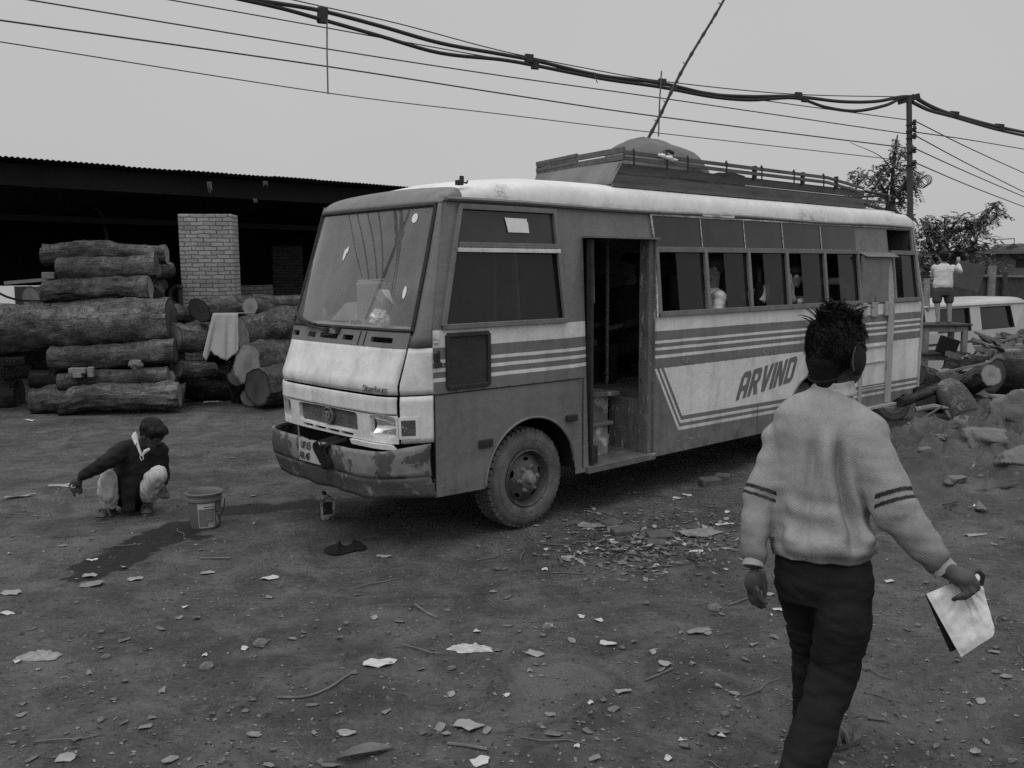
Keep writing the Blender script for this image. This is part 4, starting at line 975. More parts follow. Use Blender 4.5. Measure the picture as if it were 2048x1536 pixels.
# ---- man walking away in the foreground
def walking_man():
    O = V((G(1640, 1545).x, G(1640, 1545).y, 0))
    root = empty('person', O, 'man in pale ribbed sweater and dark trousers walking away with a white folder', 'person')
    hx = (RT*.955-V((0, 1, 0))*.28).normalized()                # towards his right
    fwdv = V((.30, .95, 0)).normalized()
    # skin: head, neck, arms and hands, lower legs and feet in one surface
    mb = MB()
    hc = P(1678, 704, 3.44)
    hr = (RT*.52-V((0, 1, 0))*.85).normalized()                 # head is turned to his right
    hf = V((0, 0, 1)).cross(hr).normalized()
    rot = Matrix((hr, hf, V((0, 0, 1)))).transposed()
    mb.ball(hc+V((0, 0, .015)), (.080, .098, .105), rot=rot, nu=24, nv=16)
    mb.ball(hc+hf*.036+V((0, 0, -.060)), (.064, .072, .076), rot=rot)           # jaw
    mb.ball(hc+hf*.085+V((0, 0, -.090)), (.028, .026, .024), rot=rot)           # chin
    mb.ball(hc+hf*.104+V((0, 0, -.018)), (.014, .020, .022), rot=rot); mb.ball(hc+hf*.094+V((0, 0, .008)), (.010, .012, .028), rot=rot)   # nose
    mb.ball(hc+hf*.088+V((0, 0, -.055)), (.026, .014, .010), rot=rot)           # lips
    for s in (-1, 1):
        mb.ball(hc+hr*(.034*s)+hf*.074+V((0, 0, .018)), (.022, .016, .012), rot=rot)    # brow and cheek
        mb.ball(hc+hr*(.045*s)+hf*.062+V((0, 0, -.028)), (.024, .026, .026), rot=rot)
    limb(mb, P(1674, 735, 3.46), P(1666, 800, 3.47), .060, .068)
    LS, LE, LW = P(1556, 884, 3.52), P(1519, 1000, 3.50), P(1507, 1125, 3.42)
    RS, RE, RW = P(1738, 874, 3.37), P(1793, 1022, 3.28), P(1886, 1136, 3.20)
    for s, e, w in ((LS, LE, LW), (RS, RE, RW)): limb(mb, s, e, .045, .038); limb(mb, e, w, .036, .026)
    # left hand hangs, thumb forward
    px = 3.42/FPX
    pal = P(1508, 1163, 3.42)
    mb.ball(pal, (.036, .024, .048), nu=14, nv=10, rot=Matrix.Rotation(.15, 3, 'Y'))
    dn = V((0, 0, -1))
    for k, (off, L, cu) in enumerate(((-.027, .9, .35), (-.010, 1.05, .5), (.009, 1.0, .65), (.026, .8, .8))):
        b0 = P(1498+6*k, 1180, 3.445-.018*k); 
        finger(mb, b0, [dn+RT*(.10+.12*cu), dn+RT*(.35+.5*cu), dn*.55+RT*(1.0)], [.034*L, .025*L, .020*L], .0095, .0075)
    finger(mb, P(1524, 1146, 3.40), [dn+RT*.35, dn*1.0+RT*.05, dn-RT*.1], [.036, .032, .026], .011, .008)
    # right hand grips the top of the folder
    kn = P(1932, 1160, 3.12)
    a = (kn-RW).normalized()
    limb(mb, RW, kn, .029, .034)
    mb.ball(RW.lerp(kn, .80), (.050, .042, .034), rot=a.to_track_quat('X', 'Z').to_matrix())
    limb(mb, RW.lerp(kn, .5), P(1946, 1168, 3.11), .030, .022)
    for pts in ([(1936, 1150, 3.13), (1954, 1140, 3.13), (1966, 1150, 3.15), (1963, 1168, 3.17)],
                [(1946, 1166, 3.10), (1956, 1176, 3.10), (1941, 1187, 3.10), (1930, 1191, 3.12)],
                [(1936, 1170, 3.10), (1946, 1184, 3.09), (1931, 1195, 3.10), (1919, 1197, 3.12)],
                [(1922, 1170, 3.11), (1932, 1187, 3.10), (1917, 1194, 3.10), (1907, 1199, 3.12)],
                [(1905, 1166, 3.22), (1902, 1176, 3.26), (1912, 1188, 3.26), (1922, 1194, 3.25)]):
        q = [P(*t) for t in pts]
        for k in range(3): limb(mb, q[k], q[k+1], .0108-.0010*k, .0100-.0010*k, 10)
    LH, LK, LA = P(1612, 1150, 3.52), P(1622, 1320, 3.62), P(1613, 1462, 3.72)
    RH, RK, RA = P(1690, 1150, 3.38), P(1672, 1330, 3.40), P(1592, 1588, 3.30)
    limb(mb, LK, LA, .05, .038); limb(mb, RK, RA, .05, .038); limb(mb, LH, LK, .07, .05); limb(mb, RH, RK, .07, .05)
    fh = V((G(1612, 1505).x, G(1612, 1505).y, .035)); ft = V((G(1712, 1482).x, G(1712, 1482).y, .040))
    fd = (ft-fh).normalized(); fs_ = fd.cross(V((0, 0, 1)))
    limb(mb, LA, fh+V((0, 0, .03)), .038, .034); limb(mb, fh+V((0, 0, .01)), fh.lerp(ft, .55)+V((0, 0, .02)), .032, .034); limb(mb, fh.lerp(ft, .5)+V((0, 0, .012)), fh.lerp(ft, .82), .036, .026)
    for k in range(5): q = fh.lerp(ft, .80-.03*k)+fs_*(-.032+.016*k); limb(mb, q, q+fd*(.050-.005*k)+V((0, 0, -.004)), .013-.0012*k, .010-.001*k, 8)
    rh = V((G(1560, 1600).x, G(1560, 1600).y, .03))
    limb(mb, RA, rh+V((0, 0, .02)), .036, .034); limb(mb, rh, rh+fd*.18+V((0, 0, .0)), .034, .03)
    fuse(mb, 'body', M['skin'], root, O, .0046, 2)
    # hair: cap plus messy tufts, and an ear
    mb = MB()
    mb.ball(hc+V((0, 0, .036))-hf*.018, (.094, .112, .118), rot=rot, nu=28, nv=18, lump=.05, sc=4)
    limb(mb, hc-hf*.070+V((0, 0, -.03)), hc-hf*.066+V((0, 0, -.105)), .062, .040)
    limb(mb, hc-hf*.060-hr*.035+V((0, 0, -.03)), hc-hf*.056-hr*.04+V((0, 0, -.095)), .056, .035)
    hair = fuse(mb, 'hair', M['hair'], root, O, .008, 2)
    mb = MB(); rr = random.Random(3)
    hb = hc+V((0, 0, .036))-hf*.018
    for k in range(1500):                                # locks: strands that start together and drift to a shared tip
        th = math.acos(1-1.72*rr.random()); ph = 2*PI*rr.random()
        d = V((math.sin(th)*math.cos(ph), math.sin(th)*math.sin(ph), math.cos(th)))
        if d.y > .5 and d.z < .35: continue
        n_ = (rot @ d).normalized(); top = sstep(.35, .95, d.z)
        flow = V((noise.noise(d*2.2+V((1, 0, 0))), noise.noise(d*2.2+V((9, 0, 0))), noise.noise(d*2.2+V((17, 0, 0)))))*2.2+hr*.35-hf*.15+V((0, 0, -.9*(1-top)+.35*top))
        tg = flow-n_*flow.dot(n_); tg = tg.normalized() if tg.length > .05 else hr
        L = .020+.030*top*rr.random()**1.5+.012*rr.random(); lift = lerp(.08, .65*rr.random()+.10, top)
        base = hb+rot @ V((d.x*.092, d.y*.112, d.z*.115))*(1 if d.z > -.2 else .99); tip = base+tg*L*(1-.4*lift)+n_*L*lift
        bend = V((rr.uniform(-1, 1), rr.uniform(-1, 1), rr.uniform(-1.2, .3)))*L*.28
        for j in range(7):
            o1 = V((rr.uniform(-1, 1), rr.uniform(-1, 1), rr.uniform(-1, 1)))*.0090; o2 = V((rr.uniform(-1, 1), rr.uniform(-1, 1), rr.uniform(-1, 1)))*.0095; tt = rr.uniform(.75, 1.1)
            p0 = base+o1-n_*.006; p3 = base.lerp(tip, tt)+o2+bend*tt; p1 = base.lerp(tip, tt*.5)+o1*.6+n_*.004+bend*.15
            mb.tube([p0, p1, p3], [.0014, .0012, .0003], 3, cap=False)
    for k in range(150):                                # loose ends standing up from the crown
        d = V((rr.gauss(0, .45), rr.gauss(0, .45), 1)).normalized(); n_ = (rot @ d).normalized(); base = hb+rot @ V((d.x*.092, d.y*.110, d.z*.115)); L = rr.uniform(.03, .062)
        sd_ = V((noise.noise(d*4+V((3, 0, 0)))*2+rr.uniform(-.4, .4), noise.noise(d*4+V((7, 0, 0)))*2, 0)); pts = [base, base+n_*L*.55+sd_*L*.2, base+n_*L*.85+sd_*L*.6, base+n_*L*.75+sd_*L*1.0]
        for j in range(4): o_ = V((rr.uniform(-1, 1), rr.uniform(-1, 1), 0))*.004; mb.tube([p+o_ for p in pts], [.0016, .0014, .0010, .0004], 3, cap=False)
    mb.v = [tuple(V(p)-O) for p in mb.v]; mb.build('hair_tufts', M['hair'], hair)
    mb = MB()
    earc = hc+hr*.088-hf*.005+V((0, 0, -.018)); er = Matrix((hr, hf, V((0, 0, 1)))).transposed()
    for s in (1, -1):
        c = hc+hr*(.086*s)-hf*.002+V((0, 0, -.020))
        mb.ball(c, (.019, .042, .062), rot=rot, nu=20, nv=14)
        pts = [c+hr*(.010*s)+hf*(.041*math.cos(t))+V((0, 0, .061*math.sin(t))) for t in [R(30)+R(190)*k/28 for k in range(29)]]
        mb.tube(pts, .003, 6, m=1, cap=False)
    pts = [hc+hr*(.094*math.cos(t))-hf*(.004+.118*math.sin(t))+V((0, 0, -.05-.055*math.sin(t))) for t in [PI*k/20 for k in range(21)]]
    mb.tube(pts, .003, 8)
    mb.v = [tuple(V(p)-O) for p in mb.v]; mb.build('ear_warmers', [M['muff'], mat('ear warmer rim', .09, .4, .2, 20, spec=.5)], root, smooth=True)
    mb = MB(); ec = hc+hr*.074+hf*.040+V((0, 0, -.030)); mb.ball(ec, (.010, .018, .030), rot=rot); mb.v = [tuple(V(p)-O) for p in mb.v]; mb.build('ear', M['skin'], root, smooth=True)
    # sweater
    mb = MB()
    secs = [(P(1646, 1114, 3.45), .184, .148, hx), (P(1646, 1096, 3.45), .187, .152, hx), (P(1645, 1060, 3.46), .186, .150, hx), (P(1644, 1000, 3.46), .186, .142, hx),
            (P(1646, 930, 3.46), .190, .140, hx), (P(1652, 875, 3.45), .200, .134, hx), (P(1656, 835, 3.45), .192, .118, hx), (P(1660, 805, 3.45), .140, .100, hx), (P(1665, 782, 3.45), .085, .085, hx), (P(1667, 770, 3.45), .074, .074, hx)]
    loft(mb, secs, 36)
    LC, RC = LE.lerp(LW, .86), RE.lerp(RW, .82)
    limb(mb, LS+hx*.02, LE, .072, .066, 20); limb(mb, LE, LC, .064, .050, 20); mb.ball(LC, .052)
    limb(mb, RS-hx*.03, RE, .090, .084, 20); limb(mb, RE, RC, .078, .054, 20)
    limb(mb, P(1655, 828, 3.46), LS+V((0, 0, .010)), .076, .066, 18); limb(mb, P(1662, 828, 3.43), RS+V((0, 0, .012)), .078, .076, 18); limb(mb, P(1690, 832, 3.42), RS-hx*.02, .074, .084, 18)
    def nearest(p, a, b):
        t = (p-a).dot(b-a)/(b-a).length_squared; t = min(1, max(0, t)); return (p-(a+(b-a)*t)).length, t
    ax_l, ax_r = (LE-LS), (RE-RS)
    def disp(p, n):
        dl = min(nearest(p, LS, LE)[0], nearest(p, LE, LC)[0]); dr = min(nearest(p, RS, RE)[0], nearest(p, RE, RC)[0])
        u = (p-V((O.x, O.y, 0))).dot(hx); z = p.z
        wgt = sstep(.085, .15, min(dl, dr))
        f = 0
        if wgt > 0:       # torso: long soft vertical folds, slack above the hem
            f = .018*noise.noise(V((u*9, z*2.2, 3)))+.009*noise.noise(V((u*17+z*5, z*5, 9)))
            zz = (z-.93)/.50                                    # 0 hem .. 1 shoulders
            ridge = lambda uc, w_, amp: amp*math.exp(-((u-uc)/w_)**2)
            wv_ = .012*math.sin(zz*7)
            mid_ = sstep(0, .16, zz)*sstep(1.0, .70, zz)
            f += mid_*(ridge(.028+.05*(1-zz)-.02+wv_, .022, -.048)+ridge(-.035+.04*(1-zz)+wv_, .035, .032)+ridge(.085-.02*zz+wv_, .030, .026)+ridge(-.105+.03*zz, .024, -.026)+ridge(.150-.03*zz, .026, -.040))
            f += .030*sstep(.30, .10, zz)*sstep(-.02, .08, zz)*(1+.6*noise.noise(V((u*8, 2, 2))))       # slack rolled above the ribbed hem
            f += .010*math.sin(zz*30+u*16+3*noise.noise(V((u*6, z*4, 5))))*sstep(.55, .25, zz)*sstep(.06, .14, zz)
        q = nearest(p, LS, LE) if dl < dr else nearest(p, RS, RE)
        q2 = nearest(p, LE, LC) if dl < dr else nearest(p, RE, RC)
        t = q[1] if q[0] < q2[0] else 1+q2[1]
        return f*wgt+(1-wgt)*(.011*noise.noise(V((p.x*11, p.y*11, p.z*8)))+.006*noise.noise(V((p.x*9, p.y*9, p.z*26)))*(1+.8*sstep(1.4, 1.8, t)))
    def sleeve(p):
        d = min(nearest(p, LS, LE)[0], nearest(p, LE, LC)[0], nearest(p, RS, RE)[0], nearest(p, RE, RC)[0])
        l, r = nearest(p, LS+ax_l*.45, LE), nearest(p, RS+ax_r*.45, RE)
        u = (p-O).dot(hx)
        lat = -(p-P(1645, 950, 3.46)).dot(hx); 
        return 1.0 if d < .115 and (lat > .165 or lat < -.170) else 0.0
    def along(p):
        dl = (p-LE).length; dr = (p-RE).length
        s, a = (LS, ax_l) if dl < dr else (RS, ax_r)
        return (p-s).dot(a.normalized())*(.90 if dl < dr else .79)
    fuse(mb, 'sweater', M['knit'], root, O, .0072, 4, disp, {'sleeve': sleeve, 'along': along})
    # shirt collar and turned-back cuffs
    mb = MB()
    cpt = P(1668, 772, 3.45)
    def col(u, v):
        a = -PI*.15+u*PI*2*.80; r = .070+.014*v; d = hx*math.cos(a)*r-fwdv*math.sin(a)*r
        return cpt+d+V((0, 0, .022-.055*v+.004*math.sin(a*3)))
    mb.grid(col, 30, 5)
    mb.v = [tuple(V(p)-O) for p in mb.v]; mb.build('shirt_collar', mat('pale shirt collar', .42, .9, .25, 30, .2, 60), root, smooth=True, solid=.004)
    d1 = (LW-LE).normalized(); d2 = (RW-RE).normalized()
    for (w, d, r) in ((LW, d1, .037), (RW, d2, .041)):
        mb = MB(); q = d.to_track_quat('Z', 'Y').to_matrix().to_4x4(); Mx = Matrix.Translation(w-d*.055) @ q
        mb.lathe([(r+.002, 0), (r+.004, .02), (r, .035), (r+.003, .07), (r-.004, .072), (r-.006, .03)], 20, Mx)
        mb.v = [tuple(V(p)+V((.002*noise.noise(V(p)*40),)*3)-O) for p in mb.v]; mb.build('shirt_cuff', M['shirtg'], root, smooth=True)
    # trousers
    mb = MB()
    loft(mb, [(P(1645, 1096, 3.45), .160, .115, hx), (P(1645, 1130, 3.45), .172, .132, hx), (P(1648, 1170, 3.45), .174, .138, hx), (P(1648, 1205, 3.45), .160, .125, hx)], 28)
    limb(mb, P(1603, 1165, 3.50), P(1617, 1225, 3.55), .100, .092, 20); limb(mb, P(1617, 1225, 3.55), LK, .090, .070, 20); limb(mb, LK, LA+V((0, 0, .01)), .070, .056, 20)
    limb(mb, P(1688, 1160, 3.39), P(1684, 1240, 3.37), .106, .102, 20); limb(mb, P(1684, 1240, 3.37), RK, .100, .090, 20); limb(mb, RK, RA+V((0, 0, .02)), .088, .072, 20)
    limb(mb, P(1722, 1150, 3.37), P(1728, 1180, 3.37), .035, .030)
    def dt(p, n):
        return .008*noise.noise(V((p.x*9, p.y*9, p.z*6)))+(.007*noise.noise(V((p.x*10+p.z*9, p.y*10, p.z*24)))+.005*noise.noise(V((p.x*18, p.y*18, p.z*44))))*(.45+.8*math.exp(-((p.z-.50)/.14)**2)+.8*math.exp(-((p.z-.15)/.1)**2)+.5*math.exp(-((p.z-.80)/.1)**2))
    fuse(mb, 'trousers', M['trouser'], root, O, .009, 4, dt)
    # sandals
    for nm, h0, t0 in (('sandal', fh, ft), ('sandal', rh, rh+fd*.26)):
        mb = MB(); sd_ = fs_; pts = []
        for k in range(20):
            a = 2*PI*k/20; c_ = math.cos(a); wv = .040 if c_ > 0 else .034
            pts.append(h0.lerp(t0, .5)+fd*(c_*.150)+sd_*(math.sin(a)*wv*(1+.2*c_)))
        z0 = .004; vs = [V((p.x, p.y, z0)) for p in pts]+[V((p.x, p.y, .024)) for p in pts]
        n = 20; mb.add(vs, [tuple(range(n)), tuple(reversed(range(n, 2*n)))]+[(k, (k+1) % n, n+(k+1) % n, n+k) for k in range(n)])
        for t, hh, ln in ((.50, .075, .06), (.68, .058, .03)):
            c_ = h0.lerp(t0, t); mb.tube([c_+sd_*(-.045)+V((0, 0, -.01)), c_+sd_*(-.03)+V((0, 0, hh-.035)), c_+V((0, 0, hh-.022)), c_+sd_*.03+V((0, 0, hh-.035)), c_+sd_*.045+V((0, 0, -.01))], .011, 6)
        mb.v = [tuple(V(p)-O) for p in mb.v]; mb.build(nm, M['sandal'], root, smooth=True)
    # folder in a white plastic bag, black one beneath
    def folder(name, c4, thick, m, seed, label, wr):
        q = [P(*t) for t in c4]; nn = (q[1]-q[0]).cross(q[3]-q[0]).normalized(); mb = MB()
        if nn.dot(FWD) > 0: nn = -nn
        def fn(s):
            def f(u, v):
                ua, va = u, v
                if u > .86 and v > .86: m_ = max(u, v); k_ = math.hypot((u-.86)/.14, (v-.86)/.14); l_ = (m_-.86)/.14/max(k_, 1e-6); ua, va = .86+(u-.86)*l_, .86+(v-.86)*l_
                p = q[0].lerp(q[1], ua).lerp(q[3].lerp(q[2], ua), va)
                e = min(1, 9*min(u, 1-u))*min(1, 9*min(v, 1-v))
                cr = 0
                if wr:
                    cr = .006*noise.noise(V((u*3+v*2, v*4-u*3, seed)))+.004*noise.noise(V((u*6-v*2, v*7+u*3, seed+5)))
                    for (a_, w_, am) in ((.35, .030, .009), (.75, .022, -.008), (1.1, .026, .008), (1.55, .020, -.007), (1.95, .030, .009), (2.5, .025, -.006), (.05, .02, .006)):
                        du, dv_ = u-.55, v-.12; al = du*math.cos(a_)+dv_*math.sin(a_); ac = -du*math.sin(a_)+dv_*math.cos(a_)+.05*math.sin(al*7)
                        if al > 0: cr += am*math.exp(-(ac/(w_*(1+al)))**2)*math.exp(-((al-.28)/.30)**2)
                return p+nn*(s*thick*(.25+.75*e)+cr*(1 if s > 0 else .4))
            return f
        mb.grid(fn(1), 40, 40); mb.grid(fn(-1), 40, 40, flip=True)
        n = 41; B = n*n
        for k in range(40):
            for a, b in ((k, k+1), ((n-1)*n+k, (n-1)*n+k+1), (k*n, (k+1)*n), (k*n+n-1, (k+1)*n+n-1)): mb.f.append((a, b, b+B, a+B)); mb.mi.append(0)
        c = sum(q, V())/4; mb.v = [tuple(V(p)-c) for p in mb.v]
        o = mb.build(name, m, None, smooth=True, loc=c); tag(o, label, 'folder'); return o
    M['plastic'] = mat('white plastic film', .66, .28, .04, 5, .25, 16, spec=.5)
    folder('plastic_folder', [(1852, 1188, 3.19), (1956, 1144, 3.19), (1992, 1268, 3.12), (1922, 1314, 3.13)], .010, M['plastic'], 5, 'white plastic folder held in the walking man\'s right hand', True)
    folder('document_case', [(1850, 1188, 3.215), (1890, 1176, 3.22), (1942, 1286, 3.18), (1900, 1304, 3.175)], .008, M['black'], 8, 'black document case held under the white plastic folder', False)
walking_man()

# ---- man squatting by the bucket
def squatting_man():
    D = 7.28
    B = G(262, 1030); O = V((B.x, B.y, ground_z(B.x, B.y)))
    root = empty('person', O, 'man in black pullover and pale trousers squatting beside the bucket', 'person')
    q = lambda x, y, d=0: P(x, y, B.y/(_cp)*1.0 + 0 + d)
    D0 = (V((B.x, B.y, .4))-CAMP).dot(FWD)
    q = lambda x, y, d=0: P(x, y, D0+d)
    mb = MB()
    hc = q(305, 868, -.06); hr = (RT*.35+V((0, 1, 0))*.93).normalized()*-1
    hf = (RT*.78-V((0, 1, 0))*.34-V((0, 0, 1))*.62).normalized()     # looks down to the right
    hs = hf.cross(V((0, 0, 1))).normalized(); hu = hs.cross(hf).normalized()
    rot = Matrix((hs, hf, hu)).transposed()
    mb.ball(hc, (.076, .095, .100), rot=rot, nu=20, nv=14); mb.ball(hc+hf*.035-hu*.06, (.056, .060, .065), rot=rot)
    mb.ball(hc+hf*.100-hu*.015, (.013, .018, .020), rot=rot); mb.ball(hc+hf*.08-hu*.09, (.026, .022, .020), rot=rot); mb.ball(hc+hf*.085-hu*.055, (.024, .012, .010), rot=rot)
    for s in (-1, 1): mb.ball(hc+hs*.078*s-hu*.012-hf*.005, (.010, .020, .030), rot=rot); mb.ball(hc+hs*.033*s+hf*.075+hu*.018, (.022, .014, .011), rot=rot)
    limb(mb, hc-hu*.07-hf*.03, q(280, 905, .0), .050, .060)
    LS, LE, LW = q(246, 900, -.06), q(203, 930, -.30), q(160, 955, -.30)          # image-left arm reaches out
    RS, RE, RW = q(318, 900, .0), q(326, 950, .06), q(325, 975, -.02)
    limb(mb, LS, LE, .045, .038); limb(mb, LE, LW, .036, .026)
    limb(mb, RS, RE, .045, .038); limb(mb, RE, RW, .036, .028)
    mb.ball(q(155, 963, -.25), (.040, .032, .045))
    for k, (a, b, c) in enumerate((((147, 970), (143, 980), (148, 992)), ((151, 972), (149, 984), (151, 994)), ((156, 972), (157, 982), (158, 990)), ((161, 970), (164, 980), (163, 987)))):
        p0, p1, p2 = q(*a, -.255+.012*k), q(*b, -.26+.012*k), q(*c, -.25+.012*k); limb(mb, p0, p1, .0105, .009, 8); limb(mb, p1, p2, .009, .0075, 8)
    p0, p1, p2 = q(146, 962, -.24), q(139, 971, -.24), q(140, 980, -.25); limb(mb, p0, p1, .012, .010, 8); limb(mb, p1, p2, .010, .008, 8)
    mb.ball(q(324, 986, -.06), (.038, .034, .040))
    for k in range(4): p0 = q(316+6*k, 988, -.09); p1 = q(320+6*k, 995, -.10); p2 = q(326+3*k, 996, -.08); limb(mb, p0, p1, .011, .010, 8); limb(mb, p1, p2, .010, .009, 8)
    limb(mb, q(334, 980, -.07), q(338, 990, -.09), .012, .010, 8)
    gz = O.z
    F = [V((G(212, 1036).x, G(212, 1036).y, gz+.035)), V((G(296, 1028).x, G(296, 1028).y, gz+.035))]
    fd = [(RT*-.10-V((0, 1, 0))).normalized(), (RT*.25-V((0, 1, 0))).normalized()]
    AN = []
    for f_, d in zip(F, fd):
        d = V((d.x, d.y, 0)).normalized(); s = d.cross(V((0, 0, 1)))
        limb(mb, f_-d*.10, f_+d*.02, .032, .034); limb(mb, f_+d*.0, f_+d*.06, .036, .028)
        for k in range(5): p0 = f_+d*.06+s*(-.032+.016*k); limb(mb, p0, p0+d*.035-V((0, 0, .008)), .012, .010, 8)
        an = f_-d*.09+V((0, 0, .07)); AN.append(an); limb(mb, an, an+V((0, 0, .06)), .040, .042)
    fuse(mb, 'body', M['skin'], root, O, .0085, 3)
    mb = MB(); mb.ball(hc+hu*.034-hf*.026, (.092, .106, .098), rot=rot, nu=22, nv=16, lump=.06, sc=5); mb.ball(hc+hf*.055+hu*.07, (.07, .05, .045), rot=rot, lump=.1); limb(mb, hc-hf*.07, hc-hf*.065-hu*.06, .05, .04)
    for s in (-1, 1): mb.ball(hc+hs*.062*s+hf*.03+hu*.05, (.03, .045, .05), rot=rot, lump=.1)
    fuse(mb, 'hair', M['hair'], root, O, .009, 2, lambda p, n: .010*noise.noise(p*30)+.006*noise.noise(p*70))
    # pullover
    mb = MB()
    ax = (RT*.9-V((0, 1, 0))*.1).normalized()
    loft(mb, [(q(262, 1004, .20), .13, .12, ax), (q(268, 975, .12), .185, .15, ax), (q(272, 945, .07), .185, .15, ax), (q(275, 915, .03), .185, .13, ax), (q(279, 897, .0), .145, .105, ax), (q(284, 884, -.01), .07, .07, ax)], 28)
    limb(mb, q(272, 900, .0), LS, .075, .07); limb(mb, LS, LE, .074, .062, 16); limb(mb, LE, LE.lerp(LW, .85), .060, .044, 16)
    limb(mb, q(284, 900, .0), RS, .075, .07); limb(mb, RS, RE, .072, .062, 16); limb(mb, RE, RE.lerp(RW, .6), .058, .045, 16)
    loft(mb, [(q(258, 960, -.05), .075, .06, ax), (q(258, 985, -.06), .07, .05, ax), (q(257, 1022, -.05), .060, .03, ax)], 16)       # shirt tail hanging between the knees
    fuse(mb, 'pullover', mat('black pullover wool', .016, .95, .25, 20, .3, 120), root, O, .011, 4, lambda p, n: .012*noise.noise(V((p.x*9, p.y*9, p.z*14)))+.007*noise.noise(V((p.x*22, p.y*22, p.z*34))))
    mb = MB()
    nb = q(284, 884, -.02)
    L1 = [q(262, 874, -.09), q(272, 862, -.06), q(276, 885, -.13), q(270, 892, -.14)]
    mb.grid(lambda u, v: L1[0].lerp(L1[1], u).lerp(L1[3].lerp(L1[2], u), v)+FWD*(-.02*math.sin(PI*u)), 6, 6)
    mb.tube([q(272, 868, -.1), q(274, 886, -.125), q(281, 906, -.155), q(284, 912, -.158), q(290, 903, -.155), q(299, 898, -.13)], [.012, .014, .010, .008, .016, .012], 8)
    mb.tube([q(281, 908, -.160), q(280, 915, -.165), q(283, 921, -.168), q(287, 918, -.166), q(286, 910, -.162)], .0035, 6)
    mb.v = [tuple(V(p)-O) for p in mb.v]; mb.build('shirt_collar', mat('white shirt collar', .55, .9, .1, 20), root, smooth=True, solid=.006)
    # loose trousers
    mb = MB()
    hips = q(262, 988, .22)
    K = [q(216, 958, -.10), q(316, 950, -.15)]
    for k, (kn, an) in enumerate(zip(K, AN)):
        h = hips+ax*(-.09 if k == 0 else .09); limb(mb, h, kn, .095, .072, 18); limb(mb, kn, an.lerp(kn, .45)-V((0, .03, 0)), .074, .084, 18); limb(mb, an.lerp(kn, .45)-V((0, .03, 0)), an+V((0, -.04, .01)), .082, .066, 18)
        limb(mb, h, an+V((0, 0, .10)), .08, .06, 14)
    mb.ball(hips, (.17, .15, .10))
    def dtr(p, n): return .018*noise.noise(V((p.x*17, p.y*17, p.z*3.5)))+.012*noise.noise(V((p.x*36+p.z*10, p.y*36, p.z*7)))
    fuse(mb, 'trousers', mat('pale cotton trousers', .50, .95, .07, 3), root, O, .0105, 3, dtr)
    for f_, d in zip(F, fd):
        mb = MB(); d = V((d.x, d.y, 0)).normalized(); s = d.cross(V((0, 0, 1))); pts = [f_-d*.02+d*(.135*math.cos(t))+s*(.047*math.sin(t)) for t in [2*PI*k/18 for k in range(18)]]
        n = 18; mb.add([V((p.x, p.y, gz-.004)) for p in pts]+[V((p.x, p.y, gz+.018)) for p in pts], [tuple(range(n)), tuple(reversed(range(n, 2*n)))]+[(k, (k+1) % n, n+(k+1) % n, n+k) for k in range(n)])
        mb.tube([f_+d*.02-s*.05-V((0, 0, .02)), f_+d*.02-s*.03+V((0, 0, .038)), f_+d*.03+s*.03+V((0, 0, .038)), f_+d*.02+s*.05-V((0, 0, .02))], .011, 6)
        mb.v = [tuple(V(p)-O) for p in mb.v]; mb.build('sandal', M['sandal'], root, smooth=True)
    mb = MB(); mb.tube([q(142, 973, -.275), q(147, 976, -.285), q(151, 973, -.28)], .0025, 6); mb.v = [tuple(V(p)-O) for p in mb.v]; mb.build('ring', M['chrome'], root)
squatting_man()

